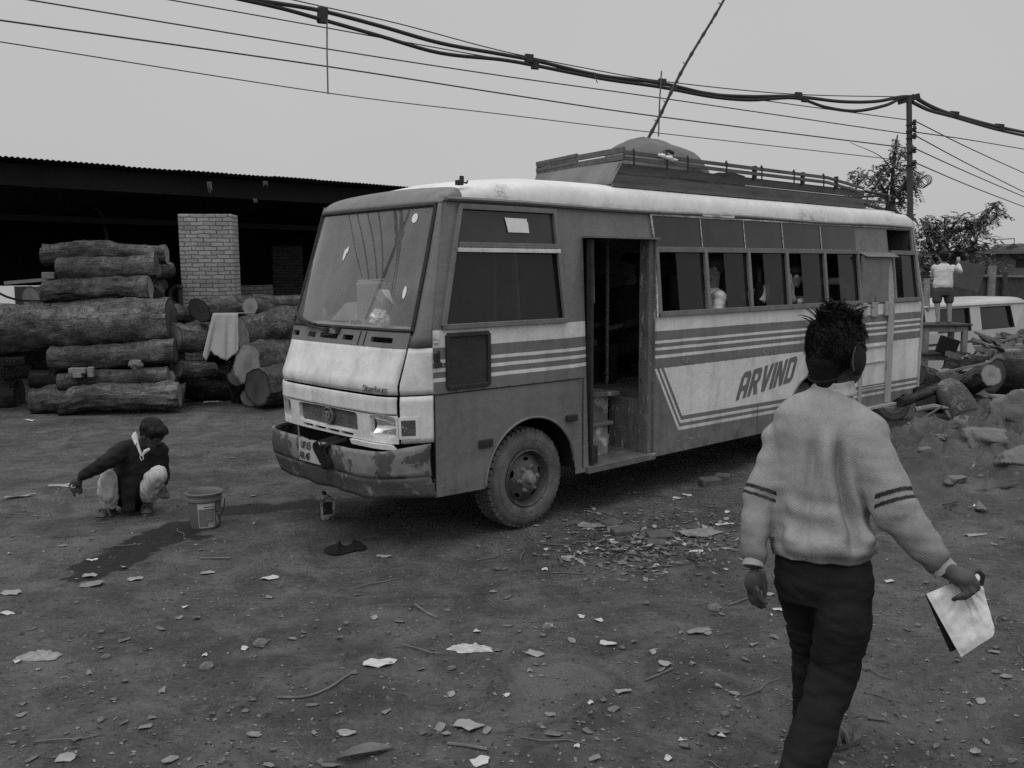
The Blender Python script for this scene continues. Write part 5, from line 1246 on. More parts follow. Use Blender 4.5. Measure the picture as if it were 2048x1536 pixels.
# ---- passengers, modelled where they sit behind the open slides (bus metres)
def passenger(head, label, shirt, face, look=0, arms=None, hairv='hair', skin='skin2', extra=None, slump=(0, 0), nod=.15):
    """head: bus point; face: body direction in degrees (180 = to the bus front, 270 = out of the near side)"""
    x, y, z = head; bx_, by_ = x+slump[0], y+slump[1]; O = BW(bx_, by_, .95); root = empty('person', O, label, 'person')
    B_ = lambda a, b, c: BW(a, b, c)
    dirv = lambda deg: V((math.cos(BUS_TH+R(deg)), math.sin(BUS_TH+R(deg)), 0))
    f = dirv(face); s = V((-f.y, f.x, 0)); hd = BW(x, y, z); chest = BW(bx_, by_, z-.42); base = BW(bx_, by_, z-.78)-f*.05
    hf = (dirv(face+look)+V((0, 0, -nod))).normalized(); hs = V((-hf.y, hf.x, 0)).normalized(); hu = hs.cross(hf); hu = hu if hu.z > 0 else -hu
    rot = Matrix((hs, hf, hu)).transposed()
    mb = MB(); mb.ball(hd, (.075, .094, .105), rot=rot, nu=18, nv=12); mb.ball(hd+hf*.03-hu*.06, (.055, .06, .065), rot=rot); mb.ball(hd+hf*.10-hu*.015, (.013, .020, .024), rot=rot); mb.ball(hd+hf*.085-hu*.055, (.024, .012, .010), rot=rot); mb.ball(hd+hf*.075-hu*.09, (.026, .022, .018), rot=rot)
    for k in (-1, 1): mb.ball(hd+hs*.078*k-hu*.01, (.010, .02, .03), rot=rot); mb.ball(hd+hs*.033*k+hf*.080+hu*.022, (.02, .012, .010), rot=rot)
    neck = chest+V((0, 0, .21)); limb(mb, hd-hu*.05-hf*.02, neck, .048, .058)
    A = []
    for k in (-1, 1):
        sh = chest+s*(.17*k)+V((0, 0, .14))
        if arms and k in arms: e, w = BW(*arms[k][0]), BW(*arms[k][1])
        else: e = sh+s*.03*k+f*.06-V((0, 0, .26)); w = e+f*.22-s*.06*k-V((0, 0, .03))
        limb(mb, sh, e, .04, .035); limb(mb, e, w, .034, .026); dd = (w-e).normalized(); mb.ball(w+dd*.045, (.030, .028, .036)); q = dd.cross(f); q = q.normalized() if q.length > .1 else s
        for j in range(4): p0 = w+dd*.07+q*(.014*(j-1.5)); limb(mb, p0, p0+dd*.036, .009, .008, 6); limb(mb, p0+dd*.036, p0+dd*.056+f*.012, .008, .007, 6)
        A.append((sh, e, w))
    limb(mb, chest, base, .12, .13)
    fuse(mb, 'body', M[skin], root, O, .011, 2)
    mb = MB(); mb.ball(hd+hu*.026-hf*.016, (.086, .100, .100), rot=rot, nu=18, nv=12, lump=.06, sc=5); mb.ball(hd-hf*.06-hu*.02, (.065, .04, .06), rot=rot); fuse(mb, 'hair', M[hairv], root, O, .010, 2)
    mb = MB(); loft(mb, [(base, .17, .14, s), (base.lerp(chest, .5), .17, .13, s), (chest, .185, .13, s), (chest+V((0, 0, .12)), .165, .11, s), (chest+V((0, 0, .19)), .10, .085, s), (neck+V((0, 0, .02)), .065, .065, s)], 20)
    for sh, e, w in A: limb(mb, chest+V((0, 0, .12)), sh, .07, .07); limb(mb, sh, e, .066, .056); limb(mb, e, e.lerp(w, .78), .054, .042)
    fuse(mb, 'shirt', shirt, root, O, .012, 3, lambda p, n: .008*noise.noise(p*13)+.005*noise.noise(V((p.x*20, p.y*20, p.z*40))))
    mb = MB()
    for k in (-1, 1): h_ = base+s*.09*k-V((0, 0, .03)); limb(mb, h_, h_+f*.40, .085, .07); limb(mb, h_+f*.40, h_+f*.40-V((0, 0, .38)), .065, .05)
    fuse(mb, 'trousers', M['trouser'], root, O, .014, 2)
    if extra: extra(root, O, hd, chest, f, s)
    return root
M['greyhair'] = mat('grey flecked hair', .05, .7, .6, 60, .3, 100)
shirt_g = mat('plain grey shirt', .72, .9, .12, 8, .15, 50); shirt_d = mat('dark jacket', .02, .9, .3, 8); shirt_m = mat('mid grey jumper', .16, .9, .2, 8)
passenger((3.58, .25, 2.00), 'grey haired passenger in light grey shirt with back turned at second slide window', shirt_g, 150, look=-15, hairv='greyhair', slump=(.03, .02))
def scarf(root, O, hd, chest, f, s):
    mb = MB(); n_ = chest+V((0, 0, .23)); mb.tube([n_-f*.06+s*.05, n_+s*.08+f*.02, n_+f*.10+V((0, 0, -.03)), BW(4.36, .14, 1.79), BW(4.30, .12, 1.72), BW(4.24, .13, 1.66)], [.03, .04, .045, .05, .05, .035], 10)
    mb.v = [tuple(V(p)-O) for p in mb.v]; mb.build('scarf', M['white'], root, smooth=True)
passenger((4.36, .36, 1.93), 'passenger in dark jacket with a white scarf and raised hand at third slide window', shirt_d, 190, nod=.5, arms={1: ((4.26, .16, 1.66), (4.27, .18, 1.88))}, extra=scarf, skin='skin', slump=(.06, .02))
passenger((4.91, .17, 1.915), 'young passenger resting head on hand at fourth slide window', shirt_m, 300, look=25, nod=.35, arms={-1: ((4.74, .10, 1.66), (4.76, .13, 1.86)), 1: ((5.02, .10, 1.645), (4.84, .05, 1.645))}, slump=(.04, .10))
passenger((3.05, .85, 2.03), 'dark clothed passenger just behind the entrance door', shirt_d, 180, skin='skin')
passenger((3.75, 1.30, 2.04), 'dark clothed passenger silhouetted against the far window', shirt_d, 180, skin='skin')
# ------------------------------------------------------------------ things on and in the bus
def on_bus_sack():
    c = BW(3.30, .72, 2.77); mb = MB()
    rot = Matrix.Rotation(BUS_TH, 3, 'Z')
    def f(u, v):
        th, ph = PI*v, 2*PI*u; d = V((math.sin(th)*math.cos(ph), math.sin(th)*math.sin(ph), math.cos(th)))
        k = 1+.10*noise.noise(d*1.8+V((4, 0, 0)))+.035*noise.noise(d*5)+.015*math.sin(ph*9+d.z*7)
        z = d.z*.44 if d.z > 0 else d.z*.02
        return c+rot @ V((d.x*.68*k-.10*max(0, d.z), d.y*.48*k, z*k))
    mb.grid(f, 48, 24)
    mb.tube([c+rot @ V((-.50+.02*k, -.44+.035*abs(k-6)*-.3+.03*k*.3, .16+.028*k-.0016*k*k)) for k in range(13)], .016, 6, m=1)
    mb.centred('cloth_bundle', [mat('grey canvas', .15, .9, .2, 5, .4, 30, spots=[(.09, 4, .55, .15)]), M['dark']], 'big rounded canvas bundle lying in the roof rack', 'bundle', smooth=True)
    a = BW(2.32, .17, 2.97); mb = MB(); r = random.Random(5)
    pts = [BW(2.62+.05*k, .165-.02*(k % 2), 2.965-.006*k+.012*r.random()) for k in range(6)]; mb.tube(pts, [.012, .02, .014, .022, .016, .008], 7)
    mb.centred('cloth_strip', M['white'], 'knotted white cloth strip on the roof rack rail', 'cloth', smooth=True)
    mb = MB(); mb.ball(BW(4.1, .5, 2.86), (.22, .2, .09), lump=.15); mb.centred('bundle', M['black'], 'small dark bundle behind the roof rack rail', 'bundle', smooth=True)
on_bus_sack()
def bamboo():
    a, b = P(1286, 290, 9.6), P(1452, -14, 9.2); d = b-a
    a2 = a-d*.16; b2 = b+d*.12
    pts, rs = [], []
    n = 60
    for k in range(n+1):
        t = k/n; p = a2.lerp(b2, t)+RT*(.016*math.sin(t*9)); pts.append(p); r = .017*(1-.35*t); rs.append(r*(1.45 if k % 6 == 0 else 1))
    mb = MB(); mb.tube(pts, rs, 8)
    rr = random.Random(2)
    for k in range(9, n, 6): mb.tube([pts[k], pts[k]+RT*rr.choice((-1, 1))*.035+V((0, 0, .02))], [.007, .003], 5)
    mb.centred('bamboo_pole', mat('dark bamboo', .07, .7, .3, 9, stretch=(1, 1, .2)), 'long knotty bamboo pole leaning up out of the roof rack', 'pole', smooth=True)
bamboo()
def rag_on_bumper():
    mb = MB()
    def f(u, v):
        y = .775-.18*u; z = .785-.215*v*(1-.25*abs(2*u-1)+.1*math.sin(u*9)); p = bp(y+.03*math.sin(v*5)+.03*(v)*(u-.5), max(z, .50), .032+.012*math.sin(u*14+v*3)); back = max(0, .14-v)/.14
        return BW(p.x+back*.16, p.y, z+.012*math.sin(u*10))
    mb.grid(f, 16, 16)
    mb.centred('rag', mat('black rag', .010, .95, .3, 12), 'black rag hung over the bus bumper beside the number plate', 'rag', smooth=True, solid=.012)
    # crumple, can and visor card behind the windshield
    mb = MB(); mb.ball(BW(-.06, .545, 1.640), (.065, .07, .065), lump=.45, sc=2.6, nu=26, nv=18); mb.centred('crumpled_bag', M['white'], 'crumpled white plastic bag on the bus dashboard', 'bag', smooth=False)
    mb = MB(); c = BW(.17, .985, 1.56); mb.lathe([(0, 0), (.105, 0), (.11, .02), (.11, .30), (.115, .31), (.115, .33), (.09, .345), (.02, .35), (.02, .365), (0, .366)], 24, Matrix.Translation(c)); mb.tube([c+V((-.1, 0, .35)), c+V((.1, .02, .36))], .01, 6)
    mb.centred('water_drum', mat('dull plastic drum', .30, .5, .2, 6), 'round lidded water drum on the bus dashboard', 'drum', smooth=True)
    mb = MB(); c = BW(-.02, .585, 1.80)
    mb.grid(lambda u, v: c+V((.0, 0, 0))+Matrix.Rotation(BUS_TH, 3, 'Z') @ V((.07*v, .15*(u-.5), .05*math.sin(PI*u)-.06*v*(1-math.sin(PI*u)))), 12, 4); mb.centred('paper_visor', M['white'], 'white curved paper visor propped inside the windshield', 'paper', smooth=True, solid=.003)
rag_on_bumper()

# ------------------------------------------------------------------ bucket, bottle, black rag
def bucket():
    g0 = G(411, 1052); O = V((g0.x, g0.y, ground_z(g0.x, g0.y)-.004)); root = empty('bucket', O, 'dented paint bucket with printed label standing by the squatting man', 'bucket')
    mb = MB(); H = .285
    mb.lathe([(0, .004), (.108, 0), (.114, .01), (.128, H*.76), (.139, H*.77), (.140, H*.83), (.131, H*.84), (.133, H*.93), (.142, H*.94), (.145, H*.985), (.138, H), (.133, H*.97), (.124, .9*H), (.112, .03), (0, .03)], 40)
    mb.build('pail', mat('weathered pail plastic', .15, .5, .15, 7, .1, 40, spots=[(.12, 6, .60, .08)]), root, smooth=True)
    mb = MB(); mb.lathe([(.122, H*.62), (0, H*.62)], 30); mb.build('water', mat('dirty water', .05, .08, .1, 3, spec=.5), root)
    # label wrapped on the side facing the camera
    m, b, g = newmat('printed pail label', .5); t = g.n.new('ShaderNodeAttribute'); t.attribute_name = 'lab'; u = g.xyz(t.outputs['Vector'])
    x, y = u[0], u[1]
    v = g.mix(g.step(y, .0, .78), .48, .15)
    v = g.mix(g.math('MAXIMUM', g.math('MAXIMUM', g.step(x, -1, .035), g.step(x, .965)), g.step(y, -1, .03)), v, .45)
    v = g.mix(g.math('MULTIPLY', g.step(x, .34, .92), g.step(y, .835, .875)), v, .06)
    lines = g.math('GREATER_THAN', g.math('SINE', g.math('MULTIPLY', y, 60)), .55)
    v = g.mix(g.math('MULTIPLY', g.math('MULTIPLY', lines, g.step(x, .45, .92)), g.step(y, .25, .72)), v, .30)
    v = g.mix(g.math('MULTIPLY', g.step(x, .60, .92), g.step(y, .04, .20)), v, .5)
    barc = g.math('GREATER_THAN', g.math('SINE', g.math('ADD', g.math('MULTIPLY', x, 210), g.math('MULTIPLY', g.math('SINE', g.math('MULTIPLY', x, 83)), 2))), .1)
    v = g.mix(g.math('MULTIPLY', g.math('MULTIPLY', barc, g.step(x, .63, .89)), g.step(y, .07, .19)), v, .03)
    v = g.math('MULTIPLY', v, g.mapr(g.noise(g.coords(), 12, 6, .7), .3, .7, .8, 1.15)); g.color(v, b)
    mb = MB(); a0 = math.atan2(-O.y, -O.x); N = 16
    for j in range(9):
        for i in range(N+1): pass
    def lf(u_, v_): a = a0-.62+.2+u_*1.05; z = .016+.192*v_; r = lerp(.1155, .1285, (z-.01)/(H*.76-.01))+.0015; return V((r*math.cos(a), r*math.sin(a), z))
    mb.grid(lf, N, 8); lb = mb.build('label', m, root, smooth=True)
    at = lb.data.attributes.new('lab', 'FLOAT_VECTOR', 'POINT'); at.data.foreach_set('vector', [c for i in range(N+1) for j in range(9) for c in (i/N, j/8, 0)])
    def lf2(u_, v_): a = a0+.70+u_*.42; z = .03+.170*v_; r = lerp(.1155, .1285, (z-.01)/(H*.76-.01))+.0015; return V((r*math.cos(a), r*math.sin(a), z))
    mb = MB(); mb.grid(lf2, 8, 6); mb.build('label', mat('mottled pail print', .16, .5, .5, 22, spots=[(.45, 16, .55, .05), (.04, 20, .6, .05)]), root, smooth=True)
    mb = MB(); hp = [V((.142*math.cos(a0+.72-.0), .142*math.sin(a0+.72), H*.85))]
    tan = V((-math.sin(a0+.9), math.cos(a0+.9), 0)); rad = V((math.cos(a0+.9), math.sin(a0+.9), 0))
    mb.tube([rad*.150+tan*(.06*math.cos(t)-.0)+V((0, 0, H*.80-.13*math.sin(t)))-rad*.012*math.sin(t) for t in [PI*k/14 for k in range(15)]], .004, 6); mb.build('handle', M['dark'], root)
bucket()
def bottle():
    g0 = G(656, 1040); O = V((g0.x, g0.y, ground_z(g0.x, g0.y)-.003)); root = empty('oil_bottle', O, 'stained plastic oil bottle standing in front of the bus bumper', 'bottle', rz=math.atan2(-g0.y, -g0.x)+PI/2+.25)
    hw, hd_, H = .052, .034, .205; mb = MB()
    def sec(z, w0, w1, d):  # rounded rectangle ring
        return [V((x, y, z)) for x, y in roundrect(w0, w1, -d, d, min(.012, d*.6), 4)]
    secs = [sec(0, -hw+.004, hw-.004, hd_-.004), sec(.008, -hw, hw, hd_), sec(.150, -hw, hw, hd_), sec(.168, -hw, hw-.008, hd_-.003), sec(.196, -hw+.004, .010, .026), sec(.205, -hw+.008, -.004, .022)]
    n = len(secs[0]); vs = [p for s_ in secs for p in s_]; fs = [(i*n+k, i*n+(k+1) % n, (i+1)*n+(k+1) % n, (i+1)*n+k) for i in range(len(secs)-1) for k in range(n)]+[tuple(range(n)), tuple(range(5*n, 6*n))]
    mb.add(vs, fs); mb.build('bottle', mat('oily bottle plastic', .40, .4, .15, 9, spots=[(.03, 13, .53, .08)]), root, smooth=True)
    mb = MB(); mb.lathe([(.018, .200), (.018, .224), (.015, .228), (0, .228)], 16, Matrix.Translation((-.026, 0, 0))); mb.build('cap', M['dark'], root, smooth=True)
    mb = MB(); mb.bx(-.047, .030, -hd_-.002, -hd_, .045, .148); mb.build('label', mat('oily bottle label', .035, .45, .4, 25, spots=[(.5, 22, .58, .05)]), root)
    mb = MB()
    for k in range(6): mb.bx(.036, .050, -hd_-.002, -hd_+.002, .085+.011*k, .091+.011*k)
    mb.build('grip_ribs', M['white'], root)
bottle()
def blackrag():
    c = G(690, 1102); mb = MB()
    def f(u, v):
        a = 2*PI*u; r = (.9+.20*noise.noise(V((math.cos(a)*1.3, math.sin(a)*1.3, 7)))+.10*noise.noise(V((math.cos(a)*4, math.sin(a)*4, 9))))*v
        x, y = .165*r*math.cos(a), .085*r*math.sin(a); z = .012+.050*(1-v**2)*(1+.8*noise.noise(V((x*16, y*16, 2))))*(1.15 if x > .05 or x < -.03 else .65)
        return V((c.x+x, c.y+y+.03*math.sin(x*14), ground_z(c.x+x, c.y+y)+z))
    mb.grid(f, 40, 14); mb.centred('rag', mat('greasy black cloth', .010, .9, .3, 14, .4, 60), 'crumpled black rag lying alone on the dirt before the bus', 'rag', smooth=True)
blackrag()

# ------------------------------------------------------------------ logs
def barkmat(name, base, rot=0):
    m, b, g = newmat(name, .95, .1); c = g.coords('Object'); cs = g.coords('Object', (1.0, 1.0, 1.0))
    a = g.n.new('ShaderNodeAttribute'); a.attribute_name = 'bark'; st = g.n.new('ShaderNodeMapping'); st.inputs['Scale'].default_value = (2.2, 9, 1); g.l.new(a.outputs['Vector'], st.inputs['Vector'])
    n1 = g.noise(st.outputs[0], 3.2, 8, .72, .5); n2 = g.noise(c, 3.0, 6, .65); n3 = g.noise(c, 26, 6, .75)
    v = g.mapr(n1, .3, .7, base*.42, base*1.5); v = g.math('MULTIPLY', v, g.mapr(n2, .3, .7, .55, 1.4)); v = g.math('MULTIPLY', v, g.mapr(n3, .3, .7, .68, 1.28))
    pe = g.noise(c, 2.3, 7, .7, .3); v = g.mix(g.math('MULTIPLY', g.mapr(pe, .55, .64, 0, 1), .7), v, min(.42, base*2.1))
    cr = g.noise(st.outputs[0], 1.3, 7, .7, 1.0); v = g.mix(g.math('MULTIPLY', g.mapr(g.math('ABSOLUTE', g.math('SUBTRACT', cr, .5)), .006, .020, 1, 0), .75), v, base*.16)
    kn = g.n.new('ShaderNodeTexVoronoi'); kn.inputs['Scale'].default_value = 3.3; g.l.new(c, kn.inputs['Vector'])
    v = g.mix(g.math('MULTIPLY', g.mapr(kn.outputs['Distance'], .10, .22, 1, 0), .6), v, base*.35)
    g.color(v, b); g.bump(g.math('ADD', n1, g.math('ADD', g.math('MULTIPLY', n3, .45), g.math('MULTIPLY', n2, .8))), b, 1.0, .07); return m
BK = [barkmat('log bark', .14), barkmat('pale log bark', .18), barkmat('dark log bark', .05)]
BKP = barkmat('peeled flaky bark', .2)
def cutmat(name, base):
    m, b, g = newmat(name, .9, .1); c = g.coords('Object')
    a = g.n.new('ShaderNodeAttribute'); a.attribute_name = 'ring'
    n = g.noise(c, 5, 5, .6); w = g.math('SINE', g.math('ADD', g.math('MULTIPLY', a.outputs['Fac'], 60), g.math('MULTIPLY', n, 12)))
    v = g.mapr(w, -1, 1, base*.86, base*1.1); v = g.math('MULTIPLY', v, g.mapr(n, .3, .7, .7, 1.2)); v = g.mix(g.step(a.outputs['Fac'], .9, None, .03), v, base*.4); v = g.math('MULTIPLY', v, g.mapr(a.outputs['Fac'], 0, .5, .75, 1))
    g.color(v, b); g.bump(g.noise(c, 30, 4, .7), b, .3, .01); return m
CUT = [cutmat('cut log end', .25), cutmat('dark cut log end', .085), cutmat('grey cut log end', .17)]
def log(a, b, r0, r1, label, group, seed=0, bend=0.0, bk=0, cut=0, rough=.10, sag=None, ecc=1.0, n=34, tilt=(0, 0)):
    """tapered, crooked trunk from a to b with two sawn ends"""
    a, b = V(a), V(b); c = (a+b)/2; d = b-a; L = d.length; d.normalize()
    u = d.cross(V((0, 0, 1))); u = u.normalized() if u.length > .05 else V((1, 0, 0)); w = u.cross(d).normalized()
    m = max(10, int(L/.045)); mb = MB(); vs, att = [], []; rings = []
    for i in range(m+1):
        t = i/m; p = a+d*(L*t)-c
        off = w*(bend*math.sin(PI*t)+ .06*r0*4*noise.noise(V((t*2.2, seed*3.7, 0))))+u*(.05*r0*4*noise.noise(V((t*2.2, seed*3.7, 5))))
        r = lerp(r0, r1, t)*(1+.16*noise.noise(V((t*L*1.5, seed*2.7, 2)))+.07*noise.noise(V((t*L*4, seed, 6))))
        ring = []
        sh = (tilt[0]*(1-t)**6+tilt[1]*t**6)
        for k in range(n):
            an = 2*PI*k/n; e = V((math.cos(an), math.sin(an), t*L*1.3))
            q = r*(1+1.2*rough*noise.noise(V((e.x*1.3, e.y*1.3, e.z*1.2+seed*9)))+1.1*rough*noise.noise(V((e.x*3, e.y*3, e.z*3.5+seed*5)))+.8*rough*noise.noise(V((e.x*7, e.y*7, e.z*6+seed)))+.5*rough*max(0, noise.noise(V((e.x*1.1, e.y*1.1, e.z*2.2+seed*13)))-.3)*4)
            ring.append(p+off+u*(q*math.cos(an))+w*(q*math.sin(an)*ecc)+d*(sh*q*math.sin(an)))
        rings.append(ring); vs += ring; att += [(t*L, an_/n, seed*1.7) for an_ in [2*PI*k*.159 for k in range(n)]]
    fs = [(i*n+k, i*n+(k+1) % n, (i+1)*n+(k+1) % n, (i+1)*n+k) for i in range(m) for k in range(n)]
    mb.add(vs, fs); o = mb.build('log', bk if not isinstance(bk, int) else BK[bk], None, smooth=True, loc=c); tag(o, label, 'log', group)
    at = o.data.attributes.new('bark', 'FLOAT_VECTOR', 'POINT'); co = []
    for i in range(m+1):
        for k in range(n): co += [i/m*L, math.sin(2*PI*k/n)*.5+math.cos(2*PI*k/n)*.5+seed, seed*2.3]
    at.data.foreach_set('vector', co)
    cuts = cut if isinstance(cut, (tuple, list)) else (cut, cut)
    for ring, s, ci in ((rings[0], -1, cuts[0]), (rings[-1], 1, cuts[1])):
        e = MB(); cc = sum(ring, V())/n; vv, ri = [cc+d*s*.002], [0.0]
        for q in (.35, .7, 1.0):
            for k in range(n): vv.append(cc.lerp(ring[k], q)+d*s*.002); ri.append(q)
        ff = [(0, 1+k, 1+(k+1) % n) for k in range(n)]+[(1+j*n+k, 1+(j+1)*n+k, 1+(j+1)*n+(k+1) % n, 1+j*n+(k+1) % n) for j in range(2) for k in range(n)]
        e.add(vv, ff); eo = e.build('cut_end', CUT[ci], o); aa = eo.data.attributes.new('ring', 'FLOAT', 'POINT'); aa.data.foreach_set('value', ri)
    return o
GL, GM, GR_ = 'logs in the tall stack at left', 'logs heaped beside the bus nose', 'logs lying behind the bus'
def L2(p, q, Dp, Dq, rp, rq, label, group, **k):
    return log(P(p[0], p[1], Dp), P(q[0], q[1], Dq), rp*1.06*Dp/FPX, rq*1.03*Dq/FPX, label, group, **k)
def left_stack():
    L2((88, 512), (334, 508), 13.9, 14.1, 20, 18, 'topmost log of the tall stack with a wavy back', GL, seed=1, bend=.05, bk=0, rough=.14)
    L2((118, 540), (314, 530), 13.6, 13.8, 22, 23, 'thick bent log second from the top of the tall stack', GL, seed=2, bend=-.05, bk=0, cut=1)
    L2((306, 541), (334, 539), 13.9, 14.9, 17, 16, 'stub log end poking out right of the upper stack', GL, seed=3, bk=1)
    L2((88, 585), (302, 577), 13.5, 13.7, 21, 22, 'rugged log in the middle of the tall stack', GL, seed=4, bk=0, rough=.15, bend=.03)
    L2((306, 590), (322, 566), 14.3, 14.6, 17, 16, 'short upright log wedged behind the middle of the stack', GL, seed=5, bk=0)
    L2((62, 598), (82, 596), 14.3, 14.5, 22, 22, 'log end hidden at the far left behind the middle log', GL, seed=16, bk=0)
    L2((106, 622), (292, 612), 13.4, 13.6, 15, 15, 'thin knobbly log resting on the giant trunk', GL, seed=6, bend=.02, bk=0, cut=2)
    L2((62, 618), (104, 622), 13.9, 13.9, 14, 15, 'short log block left of the thin knobbly log', GL, seed=17, bk=0)
    L2((-60, 668), (343, 640), 13.3, 13.6, 46, 43, 'giant knotted trunk running across the whole stack', GL, seed=7, bk=1, rough=.10, ecc=1.0, cut=1)
    L2((100, 716), (352, 706), 13.15, 13.4, 23, 25, 'log propped on bricks under the giant trunk', GL, seed=8, bk=0, rough=.12, bend=.02, cut=1)
    L2((64, 760), (205, 758), 13.3, 13.4, 17, 16, 'short dark log low in the stack', GL, seed=9, bk=2, cut=1)
    L2((118, 765), (337, 753), 13.1, 13.3, 16, 17, 'low log lying just above the bottom row', GL, seed=10, bk=0, bend=.02)
    L2((337, 754), (364, 755), 13.3, 13.9, 13, 13, 'small log end right of the bottom rows', GL, seed=11, bk=0, cut=2)
    L2((62, 801), (142, 799), 13.1, 13.2, 25, 24, 'dark stubby log at the left of the bottom row', GL, seed=12, bk=0, cut=1)
    L2((128, 803), (360, 790), 12.95, 13.2, 25, 25, 'scarred pale log in front at the bottom of the stack', GL, seed=13, bk=1, bend=.03, rough=.14, cut=0, tilt=(.5, 0))
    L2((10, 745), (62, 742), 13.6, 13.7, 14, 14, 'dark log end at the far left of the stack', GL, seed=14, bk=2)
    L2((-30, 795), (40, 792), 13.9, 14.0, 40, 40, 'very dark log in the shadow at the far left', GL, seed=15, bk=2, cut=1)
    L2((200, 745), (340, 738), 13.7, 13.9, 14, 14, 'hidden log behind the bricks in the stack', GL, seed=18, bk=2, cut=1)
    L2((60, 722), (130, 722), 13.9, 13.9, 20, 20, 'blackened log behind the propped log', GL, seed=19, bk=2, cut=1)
left_stack()
def mid_heap():
    L2((340, 627), (377, 630), 13.9, 14.4, 17, 17, 'small log right of the giant trunk', GM, seed=21, bk=0)
    L2((345, 676), (403, 674), 13.5, 14.0, 27, 27, 'short fat log with flaking pale bark', GM, seed=22, bk=BKP, cut=2)
    L2((356, 738), (428, 741), 13.4, 13.9, 16, 15, 'slim log below the flaking log', GM, seed=23, bk=0, cut=1)
    L2((398, 621), (500, 622), 13.6, 15.0, 23, 17, 'log with a dark diamond shaped end under the brick pillar', GM, seed=24, bk=0, cut=1, tilt=(-.5, 0))
    L2((462, 604), (502, 606), 15.0, 15.5, 15, 15, 'log lying against the foot of the brick pillar', GM, seed=25, bk=0, cut=0)
    L2((500, 613), (566, 634), 14.3, 15.2, 18, 15, 'slanting log above the hanging cloth', GM, seed=26, bk=0, cut=0)
    L2((504, 602), (615, 607), 15.0, 15.3, 13, 14, 'pale upper log beside the bus windshield', GM, seed=27, bk=1)
    L2((484, 664), (640, 640), 13.8, 14.6, 35, 36, 'large log at window height beside the bus nose', GM, seed=28, bk=0, bend=.02)
    L2((495, 729), (640, 700), 13.5, 14.8, 38, 36, 'large log with a bright oval sawn end', GM, seed=29, bk=0, tilt=(.35, 0), cut=0)
    L2((515, 775), (650, 758), 13.3, 14.4, 36, 36, 'large log on the ground beside the bus nose', GM, seed=30, bk=0, cut=1)
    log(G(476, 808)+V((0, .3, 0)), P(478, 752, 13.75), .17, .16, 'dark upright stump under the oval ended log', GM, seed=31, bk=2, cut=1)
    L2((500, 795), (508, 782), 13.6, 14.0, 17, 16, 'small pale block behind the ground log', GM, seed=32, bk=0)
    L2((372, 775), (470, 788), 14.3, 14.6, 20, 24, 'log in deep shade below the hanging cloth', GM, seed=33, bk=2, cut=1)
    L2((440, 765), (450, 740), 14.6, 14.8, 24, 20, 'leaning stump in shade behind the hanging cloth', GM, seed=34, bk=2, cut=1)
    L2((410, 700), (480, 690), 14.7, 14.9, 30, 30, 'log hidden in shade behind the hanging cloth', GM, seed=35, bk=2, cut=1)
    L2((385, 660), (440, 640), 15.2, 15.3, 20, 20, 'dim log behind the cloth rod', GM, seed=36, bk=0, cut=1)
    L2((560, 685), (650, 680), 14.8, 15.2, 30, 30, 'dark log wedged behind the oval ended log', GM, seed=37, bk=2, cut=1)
mid_heap()
def bricks():
    gb = 'bricks propping the log stack'
    mb = None
    for (x, y, D, sz, rz, lab) in ((156, 741, 12.95, (.23, .11, .075), .1, 'flat brick on top of the log prop'), (157, 750, 12.95, (.12, .11, .07), .0, 'lower brick of the log prop'), (182, 744, 12.97, (.075, .11, .14), .2, 'brick standing on end beside the log prop')):
        m_ = MB(); m_.box(P(x, y, D), sz, Matrix.Rotation(rz, 3, 'Z')); m_.centred('brick', mat('dusty brick', .22, .9, .2, 20, .3, 60), lab, 'brick', gb, bevel=.008)
    m_ = MB(); m_.ball(P(272, 729, 13.0), (.10, .09, .07), lump=.3); m_.centred('stone', M['stone'], 'stone wedged above the low log of the stack', 'stone')
    m_ = MB(); m_.box(P(97, 551, 13.8), (.17, .12, .10), Matrix.Rotation(.3, 3, 'Z')); m_.centred('brick', mat('loose brick', .2, .9, .2, 20, .3, 60), 'loose brick at the left end of the upper stack', 'brick', bevel=.01)
M['stone'] = mat('dusty stone', .16, .95, .25, 9, .5, 30)
bricks()
def cloth():
    D = 13.0; root = empty('cloth_stand', P(452, 805, D), 'thin stick rod holding the hanging cloth in front of the logs', 'rod'); O = root.location
    mb = MB(); mb.tube([P(427, 627, D)-O, P(506, 626, D+.25)-O], .012, 6); mb.build('rod', M['steel'], root); 
    mb = MB()
    def f(u, v):
        x = lerp(426, 476, u); fold = math.sin(u*17+v*1.5)*.5+math.sin(u*31)*.2
        bot = interp([0, .08, .2, .35, .55, .75, .9, 1], [712, 722, 700, 716, 722, 712, 708, 700], u)
        y = lerp(626.5, bot, v); sp = (1+.04*v) if u > .5 else (1+.60*v)
        xx = 450+(x-450)*sp+(-6*v if u < .3 else 0)
        return P(xx, y, D-.03-.028*fold*min(1, v*2.2))
    mb.grid(f, 48, 20)
    mb.centred('hanging_cloth', mat('pale cotton cloth', .38, .95, .12, 3, .2, 60, spots=[(.55, 2.2, .56, .1)]), 'pale cloth draped over a stick rod to dry before the logs', 'cloth', smooth=True, solid=.006)
cloth()

